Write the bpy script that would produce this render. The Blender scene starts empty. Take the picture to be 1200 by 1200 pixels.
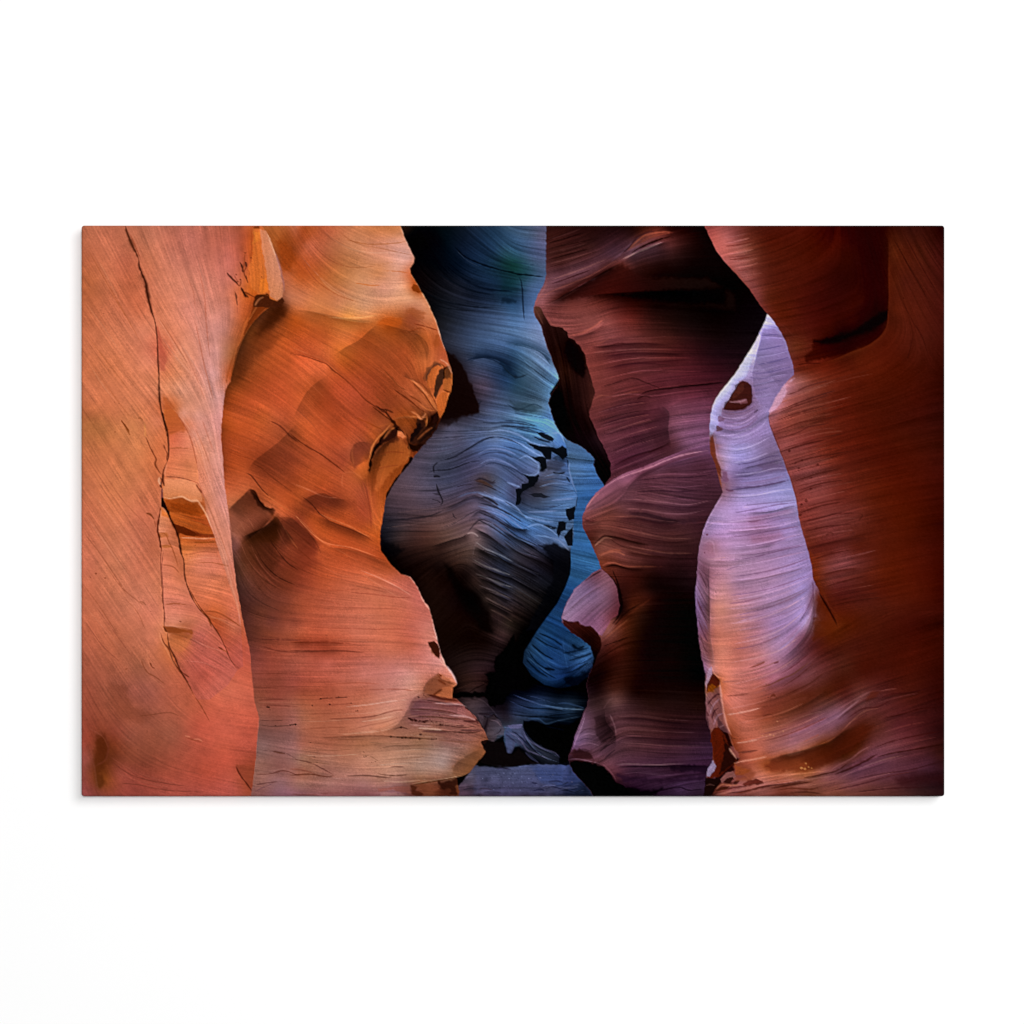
"""A canvas print of slot canyon walls on a white wall. The picture on the cloth is drawn in code: outlines, ink colours, bedding directions and cracks are listed in DATA and laid down by paint()."""
import numpy as np, math
PW, PH, PX0, PY0 = 1012, 670, 95.0, 264.0          # size of the printed picture in threads of the cloth

def _up(a, h, w):
    """bilinear upsample of a coarse field"""
    ch, cw = a.shape[:2]
    yy = np.linspace(0, ch-1, h); xx = np.linspace(0, cw-1, w)
    y0 = np.clip(yy.astype(int), 0, ch-2); x0 = np.clip(xx.astype(int), 0, cw-2)
    fy = (yy-y0)[:, None]; fx = (xx-x0)[None, :]
    if a.ndim == 3: fy = fy[..., None]; fx = fx[..., None]
    A = a[y0][:, x0]; B = a[y0][:, x0+1]; C = a[y0+1][:, x0]; D = a[y0+1][:, x0+1]
    return (A*(1-fx)+B*fx)*(1-fy) + (C*(1-fx)+D*fx)*fy

def _noise(rng, h, w, cell):
    ch, cw = max(2, int(h/cell)+2), max(2, int(w/cell)+2)
    return _up(rng.standard_normal((ch, cw)), h, w)

def _rbf(px, py, val, gx, gy, c=9.0, ridge=0.0):
    n = len(px)
    d = np.sqrt((px[:, None]-px[None])**2 + (py[:, None]-py[None])**2 + c*c)
    A = np.zeros((n+1, n+1)); A[:n, :n] = -d + ridge*np.eye(n); A[:n, n] = 1; A[n, :n] = 1
    b = np.zeros((n+1, val.shape[1])); b[:n] = val
    s = np.linalg.lstsq(A, b, rcond=None)[0]
    out = np.empty((gx.size, val.shape[1]))
    fx, fy = gx.ravel(), gy.ravel()
    for i in range(0, fx.size, 20000):
        dd = -np.sqrt((fx[i:i+20000, None]-px)**2 + (fy[i:i+20000, None]-py)**2 + c*c)
        out[i:i+20000] = dd @ s[:n] + s[n]
    return out.reshape(gx.shape + (val.shape[1],))

def _smooth(pts, k=4):
    p = np.array(pts, float)
    if len(p) < 3: return p
    q = np.vstack([2*p[0]-p[1], p, 2*p[-1]-p[-2]]); out = []
    for i in range(1, len(q)-2):
        a, b, c, d = q[i-1], q[i], q[i+1], q[i+2]
        for t in np.arange(k)/k:
            out.append(.5*((2*b)+(c-a)*t+(2*a-5*b+4*c-d)*t*t+(3*b-a-3*c+d)*t**3))
    out.append(q[-2]); return np.array(out)

def _polydist(X, Y, p, closed):
    """distance to a polyline, arc fraction, side sign, inside flag"""
    best = np.full(X.shape, 1e12); tt = np.zeros(X.shape); side = np.zeros(X.shape); ins = np.zeros(X.shape, bool)
    n = len(p); m = n if closed else n-1
    L = np.array([math.hypot(*(p[(i+1) % n]-p[i])) for i in range(m)]); cum = np.concatenate([[0], np.cumsum(L)])
    for i in range(m):
        a, b = p[i], p[(i+1) % n]; dx, dy = b-a; l2 = dx*dx+dy*dy
        if l2 < 1e-9: continue
        t = np.clip(((X-a[0])*dx+(Y-a[1])*dy)/l2, 0, 1)
        d = (X-a[0]-t*dx)**2 + (Y-a[1]-t*dy)**2
        u = d < best
        best = np.where(u, d, best); tt = np.where(u, (cum[i]+t*L[i])/cum[-1], tt)
        if not closed: side = np.where(u, dx*(Y-a[1])-dy*(X-a[0]), side)
        else:
            c = (a[1] > Y) != (b[1] > Y)
            if dy != 0: ins ^= c & (X < a[0]+(Y-a[1])*dx/dy)
    return np.sqrt(best), tt, side, ins

QS = []
def _hex(s): return [int(s[i:i+2], 16) for i in (0, 2, 4)]

def parse(text):
    regs = []; QS.clear(); cur = None; ox = oy = 0.0; sc = 1.0
    def pt(tok):
        f = tok.split(','); return (ox+float(f[0])*sc, oy+float(f[1])*sc)
    for line in text.splitlines():
        t = line.split('#')[0].split()
        if not t: continue
        k = t[0]
        if len(t) == 1 and k.isdigit(): qy, qx = float(k), 96.0; continue
        if len(t) == 12 and (k == '-' or k[0].isdigit()):
            for j, v in enumerate(t):
                if v != '-': QS.append((qx+21*j+10.5, qy) + tuple(float(u) for u in v.split(',')))
            qx += 252.0; continue
        if k == '@':
            ox, oy = float(t[1]), float(t[2]); sc = (float(t[3]) if len(t) > 3 else 260.0)/1200.0
        elif k == 'R':
            cur = dict(name=t[1], poly=[], col=[], flow=[], ops=[], fade=[], tex=[.06, .06, .05], edge=1.2, post=(1, 1, 1), rough=0.0, mott=.014); regs.append(cur)
        elif k == 'T': cur['tex'] = [float(v) for v in t[1:4]]
        elif k == 'I':
            for r in regs:
                if r['name'] == t[1]: cur['ops'] = cur['ops']+r['ops']
        elif k == 'N': cur['mott'] = float(t[1])
        elif k == 'E': cur['edge'] = float(t[1]); cur['rough'] = float(t[2]) if len(t) > 2 else 0
        elif k == 'G': cur['post'] = [float(v) for v in t[1:4]]
        elif k == 'P': cur['poly'] += [pt(v) for v in t[1:]]
        elif k == 'C':
            for v in t[1:]: cur['col'].append(pt(v) + tuple(_hex(v.split(',')[2])))
        elif k == 'F':
            for v in t[1:]:
                f = v.split(','); cur['flow'].append(pt(v) + (float(f[2]), float(f[3]) if len(f) > 3 else 1.0))
        elif k == 'K': cur['fade'].append((pt(t[1]), pt(t[2]), float(t[3])))
        elif k in 'LSB':
            if k == 'B': cur['ops'].append((k, float(t[1]), _hex(t[2]), float(t[3]), [pt(v) for v in t[4:]]))
            else: cur['ops'].append((k, float(t[1]), _hex(t[2]), float(t[3]), [pt(v) for v in t[4:]]))
        elif k in 'MH': cur['ops'].append((k, float(t[1]), float(t[2]), 1.0, [pt(v) for v in t[3:]]))
        elif k == 'D':      # D radius hex alpha points : little pits and grains
            for v in t[4:]:
                x, y = pt(v); r = float(t[1]); cur['ops'].append(('B', r*.8, _hex(t[2]), float(t[3]), [(x-r, y), (x, y-r*.7), (x+r, y), (x, y+r*.7)]))
    return regs

def paint(text, seed=3):
    rng = np.random.default_rng(seed)
    X, Y = np.meshgrid(PX0+.5+np.arange(PW), PY0+.5+np.arange(PH))
    owner = np.full((PH, PW), -1); regs = parse(text)
    jit = _noise(rng, PH, PW, 3.0)+.7*_noise(rng, PH, PW, 7.0)
    masks = []
    # --- silhouettes, back to front
    for i, r in enumerate(regs):
        if r['name'] == 'final': masks.append(np.zeros((PH, PW))); continue
        p = np.array(r['poly']); m = 4+r['edge']*2
        d, _, _, ins = _polydist(X, Y, p, True)
        sd = np.where(ins, d, -d) + r['rough']*jit
        a = np.clip(sd/r['edge']+.5, 0, 1)
        for (q0, q1, w) in r['fade']:
            dx, dy = q1[0]-q0[0], q1[1]-q0[1]; l = math.hypot(dx, dy)
            s = (dx*(Y-q0[1])-dy*(X-q0[0]))/l
            u = np.clip(-s/w+.5, 0, 1); a = a*u*u*(3-2*u)
        masks.append(a); owner[a > .5] = i
    # --- direction of the bedding over the whole picture
    ang = np.zeros((PH, PW)); amp = np.ones((PH, PW))
    cy, cx = np.mgrid[0:PH+4:5, 0:PW+4:5].astype(float)
    for i, r in enumerate(regs):
        if not r['flow']: continue
        f = np.array(r['flow']); th = np.radians(f[:, 2])*2
        v = _rbf(f[:, 0], f[:, 1], np.c_[np.cos(th), np.sin(th), f[:, 3]], cx+PX0, cy+PY0, c=15)
        v = _up(v, cy.shape[0]*5-4, cy.shape[1]*5-4)[:PH, :PW]
        o = owner == i
        ang[o] = (np.arctan2(v[..., 1], v[..., 0])/2)[o]; amp[o] = np.clip(v[..., 2], 0, 3)[o]
    ca, sa = np.cos(ang), np.sin(ang)
    jy, jx = np.mgrid[0:PH, 0:PW].astype(float)
    def lic(noises, L, st):
        acc = [n.copy() for n in noises]; wsum = 1.0
        for sgn in (1, -1):
            x, y = jx.copy(), jy.copy(); pc, ps = ca*sgn, sa*sgn
            for k in range(1, L+1):
                x = np.clip(x+pc*st, 0, PW-1); y = np.clip(y+ps*st, 0, PH-1)
                xi = (x+.5).astype(np.int32); yi = (y+.5).astype(np.int32); np.clip(xi, 0, PW-1, xi); np.clip(yi, 0, PH-1, yi)
                c2, s2 = ca[yi, xi], sa[yi, xi]; f = np.sign(c2*pc+s2*ps); f[f == 0] = 1
                pc, ps = c2*f, s2*f; w = .5+.5*math.cos(math.pi*k/(L+1))
                x0 = np.clip(x.astype(np.int32), 0, PW-2); fx = x-x0; y0 = np.clip(y.astype(np.int32), 0, PH-2); fy = y-y0
                for q, n in enumerate(noises):
                    acc[q] += w*((n[y0, x0]*(1-fx)+n[y0, x0+1]*fx)*(1-fy)+(n[y0+1, x0]*(1-fx)+n[y0+1, x0+1]*fx)*fy)
                if sgn == 1: wsum += 2*w
        return [(a-a.mean())/a.std() for a in acc]
    t1, = lic([rng.standard_normal((PH, PW))], 44, 1.0)
    t2, = lic([_noise(rng, PH, PW, 1.8)], 56, 1.7)
    t2 = np.where(t2 < 0, t2*1.25, t2*.8)
    t3, tc = lic([_noise(rng, PH, PW, 3.6), _noise(rng, PH, PW, 5)], 56, 2.6)
    def at(f, d):          # the field looked up d pixels across the bedding
        return f[np.clip(jy+ca*d+.5, 0, PH-1).astype(int), np.clip(jx-sa*d+.5, 0, PW-1).astype(int)]
    ledge = at(t3, 1.5)-at(t3, -1.5); ledge = np.tanh(ledge/ledge.std()*.8)*np.clip(.4+.8*_noise(rng, PH, PW, 22), 0, 1.6)
    fine = rng.standard_normal((PH, PW)); grit = fine+.6*_noise(rng, PH, PW, 1.6); grit = grit/grit.std()
    pits = np.clip(_noise(rng, PH, PW, 2.2)-2.1, 0, 1)
    patch = _noise(rng, PH, PW, 14); patch = .75+.35*np.tanh(patch)
    blotch = _noise(rng, PH, PW, 9)+.6*_noise(rng, PH, PW, 4)
    def apply_ops(base, ops, x0, y0, x1, y1, XX, YY, am, lum, sl):
        for k, w, col, al, pts in r['ops']:
            p = _smooth(pts) if k in 'LSH' else np.array(pts)
            mg = w*3+2
            bx0 = max(0, int(p[:, 0].min()-mg-PX0)-x0); bx1 = min(x1-x0, int(p[:, 0].max()+mg-PX0)+2-x0)
            by0 = max(0, int(p[:, 1].min()-mg-PY0)-y0); by1 = min(y1-y0, int(p[:, 1].max()+mg-PY0)+2-y0)
            if bx1 <= bx0 or by1 <= by0: continue
            s = (slice(by0, by1), slice(bx0, bx1))
            if k == 'L':
                d, t, _, _ = _polydist(XX[s], YY[s], p, False)
                ww = w*(.35+.65*np.sin(math.pi*np.clip(t, .0, 1))**.6)
                ww = ww*(1+.25*jit[sl][s])
                q = np.exp(-(d/np.maximum(ww*.62, .3))**2)*np.clip(ww/.7, 0, 1)
                q = q*np.clip(np.minimum(t, 1-t)*8+.25, 0, 1)
            elif k in 'SH':
                d, t, sd, _ = _polydist(XX[s], YY[s], p, False)
                q = np.where(sd > 0, np.exp(-(d/(w*.6))**1.3), np.clip(1-d/1.2, 0, 1))
                q = q*np.clip(np.minimum(t, 1-t)*5, 0, 1)
            else:
                d, _, _, ins = _polydist(XX[s], YY[s], p, True)
                w = w if w <= 3 else 3+(w-3)*.32
                sd = np.where(ins, d, -d)+.3*min(w, 3)*jit[sl][s]
                u = np.clip(sd/max(w, .8)+.5, 0, 1); q = u*u*(3-2*u)
            if k in 'MH':
                base[s] = base[s]*(1+(col-1)*q)[..., None]; continue
            q = (q*al)[..., None]
            if k == 'L': q = np.where(base[s].mean(2, keepdims=True) < np.mean(col), q*(.42 if w < 1.55 else .6), q*.9)
            tx = np.clip(1+.5*am[s]*lum[s], .5, 1.5)[..., None]
            base[s] = base[s]*(1-q)+np.array(col, float)*tx*q
    # --- colour each rock
    layers = []; lid = []
    for i, r in enumerate(regs):
        a = masks[i]
        ys, xs = np.where(a > .003)
        if len(ys) == 0: continue
        lid.append(i)
        y0, y1, x0, x1 = ys.min(), ys.max()+1, xs.min(), xs.max()+1
        A = a[y0:y1, x0:x1]; XX, YY = X[y0:y1, x0:x1], Y[y0:y1, x0:x1]
        c = np.array(r['col'])
        gy = np.arange(y0-4, y1+8, 4.0); gx = np.arange(x0-4, x1+8, 4.0)
        GX, GY = np.meshgrid(gx+PX0, gy+PY0)
        base = _rbf(c[:, 0], c[:, 1], c[:, 2:5], GX, GY, c=6.0, ridge=1.5)
        base = _up(base, (len(gy)-1)*4+1, (len(gx)-1)*4+1)[4:4+y1-y0, 4:4+x1-x0]
        base = np.clip(base, 0, 255)
        sl = (slice(y0, y1), slice(x0, x1)); e = r['tex']; am = amp[sl]*patch[sl]
        lum = e[0]*t1[sl]+.8*e[1]*t2[sl]+.8*e[2]*t3[sl]+.9*e[2]*ledge[sl]+.02*grit[sl]-.22*pits[sl]
        base = base*np.clip(1+am*lum+r['mott']*blotch[sl], .3, 1.8)[..., None]
        base = base*(1+(.35*e[2]*am*tc[sl])[..., None]*np.array([.25, 0, -.6]))
        base = base + (am*lum)[..., None]*10
        apply_ops(base, r['ops'], x0, y0, x1, y1, XX, YY, am, lum, sl)
        layers.append((sl, A[..., None], np.clip((base-9)*1.19, 0, 255), r))
    def compose(L):
        out = np.zeros((PH, PW, 3))
        for sl, A, base, r in L: out[sl] = out[sl]*(1-A)+base*A
        return out
    img = compose(layers)
    # --- overall ink balance of the print, rock by rock
    pts = {}
    for (x, y, R, G, B) in QS:
        xi, yi = int(x-PX0), int(y-PY0); s = (slice(yi-5, yi+6), slice(max(xi-8, 0), xi+9))
        o = owner[s]; w = owner[yi, xi]; m = o == w
        if m.mean() < .85: continue
        pts.setdefault(w, []).append((x, y) + tuple(np.log((np.array([R, G, B])+5)/(img[s][m].mean(0)+5))))
    for q, (sl, A, base, r) in enumerate(layers):
        v = pts.get(lid[q])
        if v:
            v = np.array(v); ys, xs = sl; X5, Y5 = np.meshgrid(np.arange(xs.start-5, xs.stop+10, 5.0), np.arange(ys.start-5, ys.stop+10, 5.0))
            val = np.clip(v[:, 2:], -.55, .55)
            f = _rbf(v[:, 0], v[:, 1], val, X5+PX0, Y5+PY0, c=14, ridge=12.0) if len(v) > 2 else np.broadcast_to(val.mean(0), X5.shape+(3,))
            f = _up(f, X5.shape[0]*5-4, X5.shape[1]*5-4)[5:5+ys.stop-ys.start, 5:5+xs.stop-xs.start]
            base = (base+5)*np.exp(np.clip(f, -.7, .7))-5
        base = 250*(np.clip(base, 0, 255)/255)**1.10*np.array(r['post'])
        gr = base.mean(2, keepdims=True); layers[q] = (sl, A, np.clip(gr+(base-gr)*1.06, 0, 255), r)
    img = compose(layers)
    fs = (slice(0, PH), slice(0, PW)); fl = .09*t2+.06*ledge+.06*grit
    for r in regs:
        if r['name'] == 'final': apply_ops(img, r['ops'], 0, 0, PW, PH, X, Y, np.ones((PH, PW)), fl, fs)
    # a touch of print sharpening
    p = np.pad(img, ((2, 2), (2, 2), (0, 0)), mode='edge')
    k = (.06, .24, .4, .24, .06)
    bl = sum(k[i]*p[i:i+PH] for i in range(5)); bl = sum(k[i]*bl[:, i:i+PW] for i in range(5))
    img = np.clip(img+.75*np.clip(img-bl, -30, 30), 0, 255)
    # --- threads of the cloth and grain of the print
    n = rng.standard_normal((PH, PW))
    fine = .5*n+.5*np.roll(n, 1, 1)
    weave = .5*np.sin(jx*math.pi*.93)*np.sin(jy*math.pi*.93)+.22*np.sin(jx*math.pi*.93+.4)*(np.sin(jy*.05)>.3)
    img = img*(1+.020*fine+.04*weave*(.6+.5*np.tanh(_noise(rng, PH, PW, 30))))[..., None] + (1.2*fine)[..., None]
    # unevenness of the sheet towards its folded rim
    d = np.minimum(np.minimum(jx, PW-1-jx), np.minimum(jy, PH-1-jy))
    return np.clip(img, 0, 255)
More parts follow.
